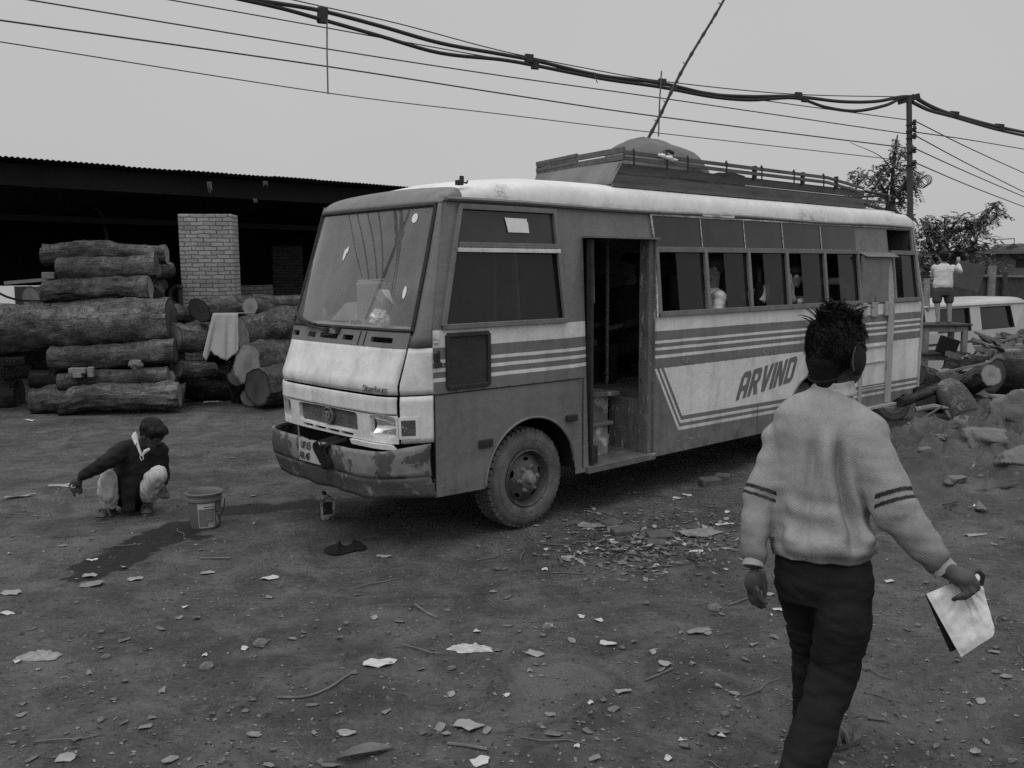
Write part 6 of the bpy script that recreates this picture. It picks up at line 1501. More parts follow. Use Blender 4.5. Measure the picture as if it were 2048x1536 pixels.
# ------------------------------------------------------------------ open shed
def brickmat(name, base, mortar, sc=1.0, spots=True):
    m, b, g = newmat(name, .95, .1); c = g.coords('Object'); s = g.xyz(c)
    cmb = g.n.new('ShaderNodeCombineXYZ'); g.l.new(g.math('ADD', s[0], s[1]), cmb.inputs[0]); g.l.new(s[2], cmb.inputs[1])
    br = g.n.new('ShaderNodeTexBrick'); br.inputs['Scale'].default_value = 1/sc; br.inputs['Brick Width'].default_value = .20; br.inputs['Row Height'].default_value = .066; br.inputs['Mortar Size'].default_value = .009; br.inputs['Mortar Smooth'].default_value = .3; br.inputs['Bias'].default_value = 0
    wv = g.n.new('ShaderNodeTexNoise'); wv.inputs['Scale'].default_value = 7; g.l.new(c, wv.inputs['Vector'])
    ma = g.n.new('ShaderNodeVectorMath'); ma.operation = 'MULTIPLY_ADD'; g.l.new(wv.outputs['Color'], ma.inputs[0]); ma.inputs[1].default_value = (.06, .045, 0); g.l.new(cmb.outputs[0], ma.inputs[2])
    g.l.new(ma.outputs[0], br.inputs['Vector'])
    br.inputs['Color1'].default_value = grey(base*.8); br.inputs['Color2'].default_value = grey(base*1.2); br.inputs['Mortar'].default_value = grey(mortar)
    bwn = g.n.new('ShaderNodeRGBToBW'); g.l.new(br.outputs['Color'], bwn.inputs[0])
    v = g.math('MULTIPLY', bwn.outputs[0], g.mapr(g.noise(c, 2.3, 6, .7), .3, .7, .72, 1.25)); v = g.math('MULTIPLY', v, g.mapr(g.noise(c, 30, 5, .7), .3, .7, .85, 1.15))
    if spots: v = g.mix(g.math('MULTIPLY', g.mapr(g.noise(g.coords('Object', (1, 1, 2.5)), 2.6, 6, .7), .66, .7, 0, 1), .8), v, base*1.75)
    g.color(v, b); g.bump(g.math('ADD', br.outputs['Fac'], g.math('MULTIPLY', g.noise(c, 40, 4), -.3)), b, .6, -.012); return m
M['brick'] = brickmat('bare brickwork', .30, .12)
M['sheet'] = mat('dark roof sheet', .020, .9, .4, 2, .2, 20)  # near-black tone over the whole roof sheet
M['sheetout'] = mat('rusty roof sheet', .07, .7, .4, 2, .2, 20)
M['shed_dark'] = mat('dark shed interior', .011, .95, .4, 1.2, .2, 20)  # near-black tone for beams, rafters and walls
def shed():
    dv = V((math.cos(R(42.5)), math.sin(R(42.5)), 0)); nv = V((-dv.y, dv.x, 0))
    A = P(0, 316, 14.2); A = V((A.x, A.y, 0)); O = A.copy()
    eave = P(0, 318, 14.2).z
    B = P(835, 380, 19.6); dv = V((B.x-A.x, B.y-A.y, 0)); Lr = dv.length; dv.normalize(); nv = V((-dv.y, dv.x, 0)); zr = B.z
    root = empty('timber_shed', O, 'long open fronted shed with dark corrugated roof behind the log stacks', 'shed', rz=math.atan2(dv.y, dv.x))
    sl = (zr-eave)/Lr
    # roof: real corrugations running from front to back
    mb = MB(); x0, x1 = -9.0, 16.0; n = int((x1-x0)/.017)
    def rz(x, y): return eave+sl*x-.055*y
    def rf(u, v):
        x = x0+(x1-x0)*u; y = -.25+(9.5)*v+(.04*math.sin(x*.9) if v == 0 else 0); return V((x, y+.0, rz(x, y)+.011*math.sin(x*2*PI/.085)+(.02*noise.noise(V((math.floor(x/.9)*3.3, 0, 1))) if v < .05 else 0)))
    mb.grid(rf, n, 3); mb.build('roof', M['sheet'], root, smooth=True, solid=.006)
    mb = MB(); mb.bar((x0, .05, rz(x0, 0)-.22), (x1, .05, rz(x1, 0)-.22), .10, .34); mb.bar((x0, 1.2, rz(x0, 1.2)-.75), (x1, 1.2, rz(x1, 1.2)-.75), .12, .10); mb.build('eave_beam', M['shed_dark'], root)
    for k in range(7):
        mb = MB(); x = x0+1+k*3.7; mb.bar((x, .2, rz(x, 0)-.12), (x, 9, rz(x, 9)-.12), .08, .16); mb.build('rafter', M['shed_dark'], root)
    mb = MB(); mb.bx(3.25, x1, 8.9, 9.1, -.3, rz(0, 9)+.1); mb.bx(x0, 3.25, 8.9, 9.1, 1.72, rz(0, 9)+.1); mb.bx(x0, 3.25, 8.9, 9.1, -.3, .75); mb.build('back_wall', M['shed_dark'], root)
    mb = MB(); mb.bx(x1-.2, x1, 0, 9, -.3, rz(x1, 0)); mb.build('side_wall', M['shed_dark'], root)
    # loose thatch tufts and a light patch under the eave
    for px, py, w_, h_ in ((421, 375, .09, .2), (222, 342, .07, .09), (530, 368, .06, .10), (510, 402, .05, .07)):
        p = P(px, py, 16.6-.002*(600-px)); q = root.matrix_world.inverted() @ p if False else Matrix.Rotation(-root.rotation_euler.z, 3, 'Z') @ (p-O)
        mb = MB(); r_ = random.Random(px)
        for j in range(9): o_ = V((r_.uniform(-.5, .5)*w_, r_.uniform(-.03, .03), h_*.5)); mb.tube([q+o_, q+o_*.9+V((r_.uniform(-.03, .03), 0, -h_*r_.uniform(.4, 1.0)))], [.016, .004], 4)
        mb.build('hanging_tuft', mat('pale thatch tuft', .13, .9, .3, 20), root)
    mb = MB(); mb.tube([Matrix.Rotation(-root.rotation_euler.z, 3, 'Z') @ (P(*t)-O) for t in ((190, 415, 17), (205, 430, 17), (213, 470, 17), (215, 500, 17))], .03, 6); mb.build('hanging_rope', M['dark'], root)
shed()
def pillar(name, px, ytop, ybot, w, D, dep, label, m, top_extra=True, rz=.10):
    b = P(px, ybot, D); O = V((b.x, b.y, 0)); z1 = P(px, ytop, D).z; wm = w*D/FPX
    mb = MB(); mb.bx(-wm/2, wm/2, -dep/2, dep/2, -.1, z1)
    o = mb.build(name, m, None, loc=O, bevel=.015); o.rotation_euler = (R(1.0), 0, rz); tag(o, label, 'pillar')
    return o
pillar('brick_pillar', 430, 432, 700, 100, 15.4, .6, 'square bare brick pillar holding up the shed roof', M['brick'], rz=.12)
pillar('brick_pillar', 578, 492, 640, 58, 20.5, .5, 'dim brick pillar deep in the shed beside the bus', brickmat('dark brickwork', .035, .02, 1.0, False), rz=.3)  # inner pillar: much darker tone of the brickwork
def shed_bits():
    mb = MB(); mb.bar(P(480, 590, 16.4), P(545, 588, 16.6), .25, .32); mb.centred('brick_ledge', brickmat('ledge brickwork', .10, .05, 1.0, False), 'low brick ledge right of the brick pillar', 'ledge')
    mb = MB(); c = P(357, 592, 14.9); pts = [c+RT*(.13*math.cos(t))+V((0, 0, .15*math.sin(t))) for t in [R(60+k*20) for k in range(12)]]; mb.tube(pts, .035, 8); mb.tube([P(360, 572, 14.9), P(361, 612, 14.9)], .04, 6); mb.centred('wheel_hoop', M['dark'], 'dark curved iron hoop left of the brick pillar', 'hoop', smooth=True)
    mb = MB(); mb.tube(catmull([P(-10, 582, 14), P(15, 594, 14), P(45, 601, 14), P(90, 602, 13.9)], 6), .018, 6); mb.centred('sagging_cable', M['black'], 'black cable sagging across the gap left of the logs', 'cable', smooth=True)
    mb = MB(); mb.bar(P(10, 566, 14), P(108, 558, 13.9), .05, .05); mb.centred('plank', mat('grey plank edge', .2, .9, .2, 12), 'thin plank crossing above the bright gap at left', 'plank')
    # yard seen through the gap at the far left
    o = empty('white_hut', P(25, 640, 40)*1.0, 'small white hut seen through the gap left of the logs', 'hut'); o.location.z = 0
    mb = MB(); mb.bx(-1.2, .75, 0, 2, -.3, 1.9); mb.build('wall', M['white'], o); mb = MB(); mb.bx(.2, .9, -.05, 0, .5, 1.5); mb.build('window', M['dark'], o)
    mb = MB(); mb.bx(-1.3, .85, -.1, 2.1, 1.9, 2.0); mb.build('roof', M['steel'], o)
shed_bits()

# ------------------------------------------------------------------ street side behind the camera, seen mirrored in the windshield
def ws_mirror(px, py, dist):
    best = None
    for i in range(61):
        for j in range(41):
            u, v = i/60, j/40; q = wsg(u, v); w = BW(q.x, q.y, q.z); d = w-CAMP; zc = d.dot(FWD); x = 1024+FPX*d.dot(RT)/zc; y = 768-FPX*d.dot(UP)/zc; e = (x-px)**2+(y-py)**2
            if best is None or e < best[0]: best = (e, u, v, w)
    _, u, v, w = best; e = .02
    f = lambda a, b: (lambda q: BW(q.x, q.y, q.z))(wsg(min(1, max(0, a)), min(1, max(0, b))))
    nrm = (f(u+e, v)-f(u-e, v)).cross(f(u, v+e)-f(u, v-e)).normalized(); d = (w-CAMP).normalized()
    return w+(d-nrm*2*d.dot(nrm))*dist
def street_side():
    D = 11.0
    top, bot = ws_mirror(797, 425, D), ws_mirror(797, 475, D)
    for k, (pts, r, nm, lab, cat) in enumerate((([(791, 425), (795, 470)], .04, 'street_pole', 'dark pole on the street side mirrored in the windshield, left one of its pair', 'pole'), ([(801, 425), (804, 470)], .04, 'street_pole', 'dark pole on the street side mirrored in the windshield, right one of its pair', 'pole'),
        ([(803, 470), (770, 550), (740, 622), (732, 640)], .05, 'street_cable', 'thick cable on the street side mirrored in the windshield', 'cable'), ([(797, 478), (786, 560), (777, 625)], .03, 'street_cable', 'cable on the street side mirrored beside the thick one', 'cable'), ([(803, 478), (793, 560), (783, 625)], .03, 'street_cable', 'cable on the street side mirrored right of the thick one', 'cable'),
        ([(716, 432), (728, 500), (738, 560)], .020, 'street_wire', 'first thin wire mirrored in the windshield', 'wire'), ([(735, 430), (748, 500), (754, 560)], .020, 'street_wire', 'second thin wire mirrored in the windshield', 'wire'), ([(757, 428), (764, 490), (767, 545)], .020, 'street_wire', 'third thin wire mirrored in the windshield', 'wire'), ([(700, 440), (712, 500), (724, 555)], .014, 'street_wire', 'faintest thin wire mirrored at the left in the windshield', 'wire'))):
        q = [ws_mirror(x, y, D+.15*k) for x, y in pts]; q = [q[0]*1.6-q[1]*.6]+q
        mb = MB(); mb.tube(catmull(q, 6), r, 8); mb.centred(nm, M['black'], lab, cat, smooth=True)
    mb = MB(); c = ws_mirror(799, 474, D); mb.box(c, (.22, .22, .22)); mb.centred('cable_clamp', M['black'], 'dark block where the mirrored street cables meet', 'clamp', bevel=.03)
street_side()

def shops():  # unseen shops, added so the side panes mirror something dark
    for k, (x, w_, h_, lab) in enumerate(((-15, 5.5, 3.6, 'unseen single storey shop added behind the camera at left'), (-2.5, 5, 3.4, 'unseen flat roofed shop added straight behind the camera'), (9.5, 6, 4.2, 'unseen taller shop added behind the camera at right'))):
        o = empty('added_shop', V((x-4, -11-.3*(k % 2), 0)), lab, 'shop', 'unseen shops added behind the camera to darken the pane reflections')
        mb = MB(); mb.bx(0, w_, -5, 0, -.1, h_); mb.build('wall', mat('shop wall', .10+.03*(k % 2), .9, .3, 1.5), o)
        mb = MB(); mb.bx(-.2, w_+.2, -5, .9, h_*.72, h_*.72+.08); mb.build('awning', M['steel'], o)
        mb = MB(); mb.bx(.6, 2.4, -.02, .03, 0, h_*.68); mb.build('shutter', M['dark'], o)
        mb = MB(); mb.bx(3.2, w_-.5, -.02, .03, .9, h_*.66); mb.build('window', M['dark'], o)
shops()
# ------------------------------------------------------------------ right side: tables, boy, van, timber
M['oldwood'] = mat('grey old wood', .20, .9, .25, 5, .3, 40, stretch=(3, 3, 1), spots=[(.42, 7, .60, .1), (.07, 8, .62, .08)])
M['darkwood'] = mat('dark wet wood', .06, .9, .35, 6, .3, 40)
def table(c, w, dpt, h, rz, label, zg):
    O = V((c.x, c.y, zg)); root = empty('wooden_table', O, label, 'table', 'rough tables stacked behind the bus', rz)
    mb = MB(); mb.bx(-w/2-.05, w/2+.05, -dpt/2-.05, dpt/2+.05, h-.028, h); mb.build('tabletop', M['darkwood'], root, bevel=.004)
    mb = MB()
    for y in (-dpt/2+.02, dpt/2-.02): mb.bx(-w/2+.002, w/2-.002, y-.02, y+.02, h-.125, h-.03)
    for x in (-w/2+.02, w/2-.02): mb.bx(x-.018, x+.018, -dpt/2+.05, dpt/2-.05, h-.122, h-.033)
    mb.build('apron', M['oldwood'], root)
    for x in (-w/2+.04, w/2-.04):
        for y in (-dpt/2+.04, dpt/2-.04):
            mb = MB(); mb.bx(x-.042, x+.042, y-.042, y+.042, 0, h-.032); mb.build('leg', M['oldwood'], root, bevel=.006)
    return root
DT = 15.2
tc = P(1892, 650, DT); tw = .72; ztop = P(1892, 648, DT).z; zmid = P(1892, 706, DT).z
gz = ground_z(tc.x, tc.y)
table(tc+V((-.02, .25, 0)), tw, .55, zmid-gz, .05, 'lower rough table under another table behind the bus', gz)
table(tc+V((.0, .25, 0)), tw, .55, ztop-zmid, .0, 'upper rough table the boy stands on', zmid)
def boy():
    D = 15.35; O = V((P(1888, 646, D).x, P(1888, 646, D).y, ztop)); root = empty('person', O, 'boy in pale shirt and shorts standing on the stacked tables', 'person')
    q = lambda x, y, d=0: P(x, y, D+d); s = D/FPX
    mb = MB(); hc = q(1887, 514)
    mb.ball(hc, (.068, .085, .10), nu=18, nv=12); mb.ball(hc+V((.03, .05, -.05)), (.05, .05, .06)); limb(mb, hc-V((0, 0, .06)), q(1888, 530), .04, .05)
    for k in (-1, 1): mb.ball(hc+V((.068*k, 0, -.01)), (.012, .02, .028))
    mb.ball(hc+V((.03, .09, -.01)), (.014, .018, .018))
    limb(mb, q(1907, 536, .1), q(1920, 543, .3), .034, .030); limb(mb, q(1918, 543, .3), q(1917, 528, .35), .030, .024); mb.ball(q(1917, 521, .36), (.03, .03, .04))
    for k in range(4): limb(mb, q(1914+2*k, 520, .36), q(1914+2*k, 514, .37), .010, .008, 6)
    limb(mb, q(1866, 536, .1), q(1866, 550, .35), .034, .03); limb(mb, q(1866, 550, .35), q(1880, 545, .5), .03, .024); mb.ball(q(1884, 544, .52), (.03, .03, .03))
    for (x0, x1, x2) in ((1876, 1874, 1876), (1897, 1898, 1899)):
        limb(mb, q(x0, 576), q(x1, 604), .062, .05); limb(mb, q(x1, 604), q(x2, 636), .050, .034); limb(mb, V((q(x2, 640).x, q(x2, 640).y, O.z+.035)), V((q(x2, 640).x+.05, q(x2, 640).y+.13, O.z+.03)), .034, .026)
        limb(mb, q(x2, 634), V((q(x2, 640).x, q(x2, 640).y, O.z+.04)), .034, .034)
    fuse(mb, 'body', M['skin2'], root, O, .011, 2)
    mb = MB(); mb.ball(hc+V((0, -.015, .03)), (.082, .096, .095), lump=.08, sc=5); mb.ball(hc+V((0, -.05, -.03)), (.06, .045, .05)); fuse(mb, 'hair', M['hair'], root, O, .011, 2)
    mb = MB(); loft(mb, [(q(1886, 577), .150, .11), (q(1886, 570), .165, .12), (q(1887, 555), .15, .11), (q(1887, 542), .165, .11), (q(1887, 533), .14, .09), (q(1887, 527), .06, .06)], 20)
    limb(mb, q(1904, 536, .02), q(1919, 543, .28), .062, .052); limb(mb, q(1919, 543, .28), q(1917, 532, .34), .050, .04); limb(mb, q(1870, 536, .02), q(1866, 550, .33), .06, .05); limb(mb, q(1866, 550, .33), q(1876, 547, .45), .05, .04)
    fuse(mb, 'shirt', mat('pale school shirt', .56, .9, .1, 8, .2, 50), root, O, .012, 3, lambda p, n: .010*noise.noise(p*12)+.008*math.sin(p.z*55+p.x*18+5*noise.noise(p*5))*sstep(1.65, 1.35, p.z))
    mb = MB(); loft(mb, [(q(1886, 572), .14, .10), (q(1886, 584), .145, .11), (q(1886, 592), .13, .10)], 18)
    for x0, x1 in ((1876, 1874), (1897, 1898)): limb(mb, q(x0, 584), q(x1, 600), .085, .078)
    fuse(mb, 'shorts', mat('dark school shorts', .055, .9, .2, 8), root, O, .012, 2)
boy()
def van():
    D = 17.0; a = P(1786, 640, 16.2); O = V((a.x, a.y, -.42)); ang = math.atan2(.80, .60)-.28
    u = V((math.cos(ang), math.sin(ang), 0)); root = empty('white_van', O, 'pale boxy van with dark side windows parked beyond the timber pile', 'van', rz=ang)
    zr = P(1950, 603, D).z-O.z; L = 5.2; Wd = 1.5
    def y_at(z): return .10*sstep(.95, zr, z)
    w0, w1 = zr-.60, zr-.15
    def fn(x, z): return V((x, y_at(z), z))
    def loc(px):     # where the picture column meets the van side
        r = FWD*FPX+RT*(px-1024)-UP*(610-768); nrm = V((-u.y, u.x, 0)); t = (O-CAMP).dot(nrm)/r.dot(nrm); return (CAMP+r*t-O).dot(u)
    xs_ = [loc(p) for p in (1856, 1872, 1892, 1946, 1966, 2032)]
    H = [[(xs_[0]-.9, w0), (xs_[0], w0), (xs_[0], w1), (xs_[0]-.75, w1)], [(xs_[2]-.25, w0), (xs_[3], w0), (xs_[3], w1-.0), (xs_[2]-.25, w1)], [(xs_[4], w0), (xs_[5], w0), (xs_[5]-.10, w1), (xs_[4], w1)]]
    mb = MB(); mb.plate([(-.6, .35), (L, .35), (L, zr-.08), (-.6, zr-.08)], H, fn); mb.build('body', mat('pale van paint', .46, .35, .1, 2, spots=[(.4, 3, .6, .1)], spec=.5), root, solid=.03, off=1)
    bm_ = root.children[0].data.materials[0]
    mb = MB(); mb.bx(-.6, L, Wd-.05, Wd, .35, zr-.08); mb.bx(-.62, -.58, .05, Wd, .35, zr-.1); mb.bx(L-.04, L, .0, Wd, .35, zr-.1); mb.bx(-.6, L, .1, Wd, .35, .42); mb.build('far_body', bm_, root)
    mb = MB(); mb.grid(lambda a_, v: V((-.6+(L+.6)*a_, .07+(Wd-.1)*v, zr-.09+.10*(1-(2*v-1)**6)+.0*a_)), 6, 16); mb.build('roof', bm_, root, smooth=True, solid=.03)
    mb = MB(); mb.tube([V((-.6, .055, zr-.10)), V((L, .055, zr-.10))], .022, 6); mb.build('rain_gutter', bm_, root)
    for hsh in H:
        mb = MB(); mb.add([fn(*p)+V((0, .03, 0)) for p in hsh], [(0, 1, 2, 3)]); wn_ = mb.build('window', M['tint'], root)
        mb = MB(); 
        for k in range(4): mb.bar(fn(*hsh[k])-V((0, .005, 0)), fn(*hsh[(k+1) % 4])-V((0, .005, 0)), .03, .03, upv=V((0, 1, 0)))
        mb.build('window_seal', M['dark'], wn_)
    mb = MB(); mb.bx(-.6, L, -.02, .0, w0-.22, w0-.18); mb.build('side_trim', M['dark'], root)
    for x in (.4, L-1.0): 
        mb = MB(); mb.lathe([(.0, .0), (.18, .0), (.20, .02), (.31, .02), (.33, -.03), (.33, -.16), (.0, -.16)], 28, Matrix.Translation((x, -.01, .33)) @ Matrix.Rotation(R(90), 4, 'X')); mb.build('wheel', M['rubber'], root, smooth=True)
    mb = MB(); mb.lathe([(.05, .01), (.045, .02), (0, .02)], 16, Matrix.Translation((xs_[5]+.28, .07, zr-.30)) @ Matrix.Rotation(R(90), 4, 'X')); mb.build('fuel_cap', M['steel'], root)
    mb = MB(); mb.bx(xs_[5]-.25, xs_[5]-.02, -.03, .0, w0-.32, w0-.20); mb.build('side_lamp', M['dark'], root)
    mb = MB(); mb.bx(.2, 1.0, .3, Wd-.3, .8, 1.25); mb.bx(1.6, 2.2, .3, Wd-.3, .8, 1.25); mb.build('seats', M['dark'], root)
van()
def right_logs():
    g = GR_
    L2((1897, 780), (1948, 850), 12.2, 10.9, 25, 33, 'peeled pale log pointing toward the mound behind the bus', g, seed=51, bk=1, cut=2, rough=.05)
    L2((1908, 775), (1984, 751), 12.6, 11.7, 20, 22, 'log with a clean pale sawn end above the peeled log', g, seed=52, bk=0, cut=0)
    L2((1800, 806), (1926, 756), 11.8, 12.6, 9, 9, 'long thin pole log slanting from the bus tail', g, seed=53, bk=0, bend=0)
    L2((1834, 752), (1905, 768), 13.0, 13.2, 22, 22, 'dark log beside the bus tail under the tables', g, seed=54, bk=0, cut=1)
    L2((1940, 806), (1974, 813), 12.8, 11.7, 16, 17, 'short log with a round end right of the peeled log', g, seed=55, bk=0, cut=2)
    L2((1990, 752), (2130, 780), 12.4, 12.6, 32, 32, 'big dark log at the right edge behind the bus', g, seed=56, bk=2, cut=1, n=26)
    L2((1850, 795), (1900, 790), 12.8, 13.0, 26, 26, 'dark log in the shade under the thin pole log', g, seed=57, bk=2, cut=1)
    L2((1995, 726), (2100, 735), 12.9, 13.1, 22, 22, 'rough log under the timber offcuts at the right edge', g, seed=58, bk=0)
    L2((1900, 745), (1985, 735), 13.4, 13.6, 24, 22, 'dark log supporting the timber offcuts', g, seed=59, bk=2, cut=1)
    mb = MB(); mb.bar(P(1872, 748, 12.9), P(1985, 724, 12.6), .05, .03); mb.centred('batten', M['oldwood'], 'pale straight batten leaning across the logs below the tables', 'batten')
    mb = MB()
    def f(u, v): a = 2*PI*u; r = v*(1+.2*noise.noise(V((math.cos(a)*1.5, math.sin(a)*1.5, 3)))); return P(2024, 797, 11.2)+RT*(.24*r*math.cos(a))+V((0, 1, 0))*(.30*r*math.sin(a))+V((0, 0, .03*(1-v**3)-.03*r*math.cos(a)))
    mb.grid(f, 24, 5); mb.centred('slab', M['stone2'], 'pale broken slab over the shaded hole at the right edge', 'slab', smooth=True, solid=.05)
M['stone2'] = mat('pale clod', .17, .95, .2, 5, .6, 18, spots=[(.10, 6, .6, .1)])
right_logs()
def planks():
    rr = random.Random(11); g = 'timber offcuts in the heap by the van'
    for k in range(110):
        x = rr.uniform(1968, 2100) if k % 9 else rr.uniform(1915, 1960); lvl = rr.random(); top = interp([1905, 1950, 1985, 2070], [728, 712, 676, 668], x); y = lerp(738, top, lvl**.8); D = lerp(13.2, 14.6, lvl)
        c = P(x, y, D); Lh, wv = rr.uniform(.12, .36), rr.uniform(.025, .085); a = rr.uniform(-1.2, 1.2); tl = rr.uniform(-.45, .45)
        d = (RT*math.cos(a)+V((0, 1, 0))*math.sin(a)+V((0, 0, 1))*tl).normalized(); s = d.cross(V((rr.uniform(-.9, .9), rr.uniform(-.9, .1), 1))).normalized(); n_ = s.cross(d)
        mb = MB(); e0, e1 = rr.uniform(-.25, .25), rr.uniform(-.25, .25); tp = rr.uniform(.3, 1.0); bw_ = rr.uniform(0, .035)
        def f(u, v):
            t = -1+2*u; w_ = wv*lerp(1, tp, u)*(1-.35*abs(t)**6)*(1+.22*noise.noise(V((t*3, k, 0)))+.12*noise.noise(V((t*9, k, 4)))); q = 2*v-1
            return c+d*(Lh*t+(e0 if u < .05 else e1 if u > .95 else 0)*wv*q)+s*(w_*q)+n_*(bw_*(1-q*q)+.02*math.sin(t*2+k))
        mb.grid(f, 10, 3)
        tone = rr.choice([M['darkwood'], M['darkwood'], M['slabwood'], M['slabwood'], M['slabwood'], M['oldwood']])
        mb.centred('offcut', tone, 'bark covered timber offcut in the loose heap beside the van', 'offcut', g, smooth=False, solid=rr.uniform(.008, .03))
M['slabwood'] = mat('slab wood', .10, .9, .3, 7, .4, 30)
planks()
def hollow_tyre():
    mb = MB(); c = P(1778, 800, 12.2); c.z = .30
    Mx = Matrix.Translation(c) @ Matrix.Rotation(.35, 4, 'Z') @ Matrix.Rotation(R(80), 4, 'X')
    mb.lathe([(.20, -.06), (.22, -.08), (.30, -.08), (.33, -.05), (.33, .05), (.30, .08), (.22, .08), (.20, .06), (.23, .04), (.27, .0), (.23, -.04), (.20, -.06)], 36, Mx)
    mb.centred('old_tyre', mat('dusty worn tyre', .20, .9, .2, 9), 'worn dusty tyre leaning behind the bus tail', 'tyre', smooth=True)
    mb = MB(); mb.box(P(1895, 692, 15.0), (.34, .05, .28), Matrix.Rotation(.3, 3, 'Y')); mb.centred('black_pad', M['black'], 'black square pad propped on the lower table', 'pad', bevel=.02)
hollow_tyre()
def rocks():
    gr = 'dry clods on the dirt mound'
    spec = [(1968, 922, 8.3, .20, .13, 'largest pale flat topped clod on the mound'), (2040, 880, 8.6, .30, .24, 'big rounded clod at the right edge of the mound'), (1866, 882, 9.4, .10, .08, 'rounded stone at the foot of the mound near the bus'), (1850, 862, 9.9, .08, .06, 'smaller rounded stone behind the mound edge'),
            (1890, 900, 8.9, .12, .07, 'low dark clod left on the mound'), (1935, 885, 8.9, .16, .05, 'tilted flat shard on the mound top'), (1995, 845, 9.6, .22, .10, 'rough slanting slab behind the mound'), (1885, 855, 10.2, .15, .10, 'dark stone before the peeled log'), (2030, 945, 7.9, .22, .12, 'broad clod at the right edge below the big one'), (1910, 960, 7.8, .10, .06, 'small crumbling clod in the middle of the mound'), (1850, 930, 8.5, .08, .05, 'little clod at the left flank of the mound'), (1960, 990, 7.3, .06, .04, 'small lump low on the mound')]
    for k, (x, y, D, rx, rz_, lab) in enumerate(spec):
        p = P(x, y, D); mb = MB(); gz_ = ground_z(p.x, p.y); c = V((p.x, p.y, max(gz_+rz_*.35, min(p.z, gz_+rz_*.9))))
        mb.ball(c, (rx, rx*.8, rz_), lump=.25, seed=k+1, sc=1.6, nu=44, nv=30, rot=Matrix.Rotation(k*1.3, 3, 'Z') @ Matrix.Rotation(.2, 3, 'X'))
        def crag(q):
            e = V(q)-c; rx_ = max(.06, rx); d_ = e/rx_; k_ = 0
            for j in range(5):      # chipped flat faces
                nn = V((noise.noise(V((k*3.1+j, 1, 1))), noise.noise(V((k*3.1+j, 5, 1))), noise.noise(V((k*3.1+j, 9, 3)))+.25*(j % 2))).normalized(); t_ = e.dot(nn); lim = rx_*(.42 if abs(nn.z) < .6 else .42*rz_/rx_*1.6)
                if t_ > lim: e = e-nn*(t_-lim)*.85
            return tuple(c+e*(1+.13*noise.noise(d_*2.2+V((k, 0, 0)))+.09*noise.noise(d_*5+V((k, 0, 0)))+.06*noise.noise(d_*11)))
        mb.v = [crag(q) for q in mb.v]
        mb.centred('clod', M['stone2'], lab, 'clod', gr, smooth=True)
rocks()
def mound_sticks():
    rr = random.Random(4)
    for k, (x, y, D, L, a, lab) in enumerate(((1925, 905, 8.9, .35, .5, 'splintered board lying across the mound crest'), (1880, 870, 9.6, .28, -.3, 'short stick at the back of the mound'), (1985, 872, 9.2, .45, .75, 'long slanting board above the flat topped clod'), (1840, 915, 8.9, .18, .2, 'little chip of wood at the left of the mound'), (2010, 985, 7.6, .2, -.2, 'bleached stick low on the right of the mound'), (1945, 955, 8.0, .14, .9, 'stub of stick in the crumbs of the mound'), (1900, 1010, 7.4, .12, .1, 'twig at the front foot of the mound'))):
        p = P(x, y, D); z = ground_z(p.x, p.y)+.05; d = V((math.cos(a), math.sin(a), .25)); mb = MB(); mb.bar(V((p.x, p.y, z))-d*L*.5, V((p.x, p.y, z))+d*L*.5, .05 if L > .25 else .022, .018); mb.centred('board', M['oldwood'] if k % 2 else M['slabwood'], lab, 'board')
    for k in range(16):
        x, y, D = rr.uniform(1800, 2070), rr.uniform(812, 872), rr.uniform(9.4, 11.2); p = P(x, y, D); z = max(ground_z(p.x, p.y)+.04, p.z); a = rr.uniform(-.5, 1.3); L = rr.uniform(.3, .8); d = V((math.cos(a), math.sin(a)*.8, rr.uniform(-.05, .3))); mb = MB(); c_ = V((p.x, p.y, z))
        mb.tube([c_-d*L*.5, c_+V((rr.uniform(-.03, .03), 0, .03)), c_+d*L*.5], [rr.uniform(.015, .04), rr.uniform(.015, .035), .012], 7); mb.centred('branch', M['slabwood'] if k % 3 else M['oldwood'], 'one of the broken branches strewn between the mound and the logs', 'branch', 'branches between the mound and the logs', smooth=True)
    for k in range(90):
        u, v = rr.gauss(0, .8), rr.gauss(0, .65); x, y = MOUND_C.x+u, MOUND_C.y+v; s = .012+.045*rr.random()**3; mb = MB(); mb.ball((x, y, ground_z(x, y)+.045), (s*1.3, s, s*.8), lump=.6, seed=k, nu=9, nv=6); mb.centred('lump', M['stone2'], 'one of the small earth lumps on the dirt mound', 'lump', 'earth lumps on the mound')
mound_sticks()

# ------------------------------------------------------------------ pole and overhead lines
def DW(px): return lerp(14.7, 24.0, px/1822)        # distance of the lines at a picture column
M['cable'] = mat('black cable', .035, .7, .2, 20); M['wire'] = mat('dull wire', .05, .6, .2, 20, spec=.4)
def line(name, pts, r, label, group, dist=DW, m='cable', n=6):
    q = catmull([P(x, y, dist(x)) for x, y in pts], n); mb = MB(); mb.tube(q, r, 8, cap=True)
    return mb.centred(name, M[m], label, 'cable', group, smooth=True)
def DR(px): return lerp(24.0, 34.0, (px-1822)/226)
gc = 'thick cables of the overhead bundle'; gw = 'thin wires strung below the cable bundle'
line('power_cable', [(440, -10), (530, 3), (640, 21), (760, 52), (880, 86), (1000, 108), (1070, 121), (1200, 151), (1320, 166), (1420, 188), (1500, 193), (1590, 193), (1680, 203), (1750, 203), (1800, 194), (1822, 193)], .042, 'upper thick cable of the bundle above the bus', gc)
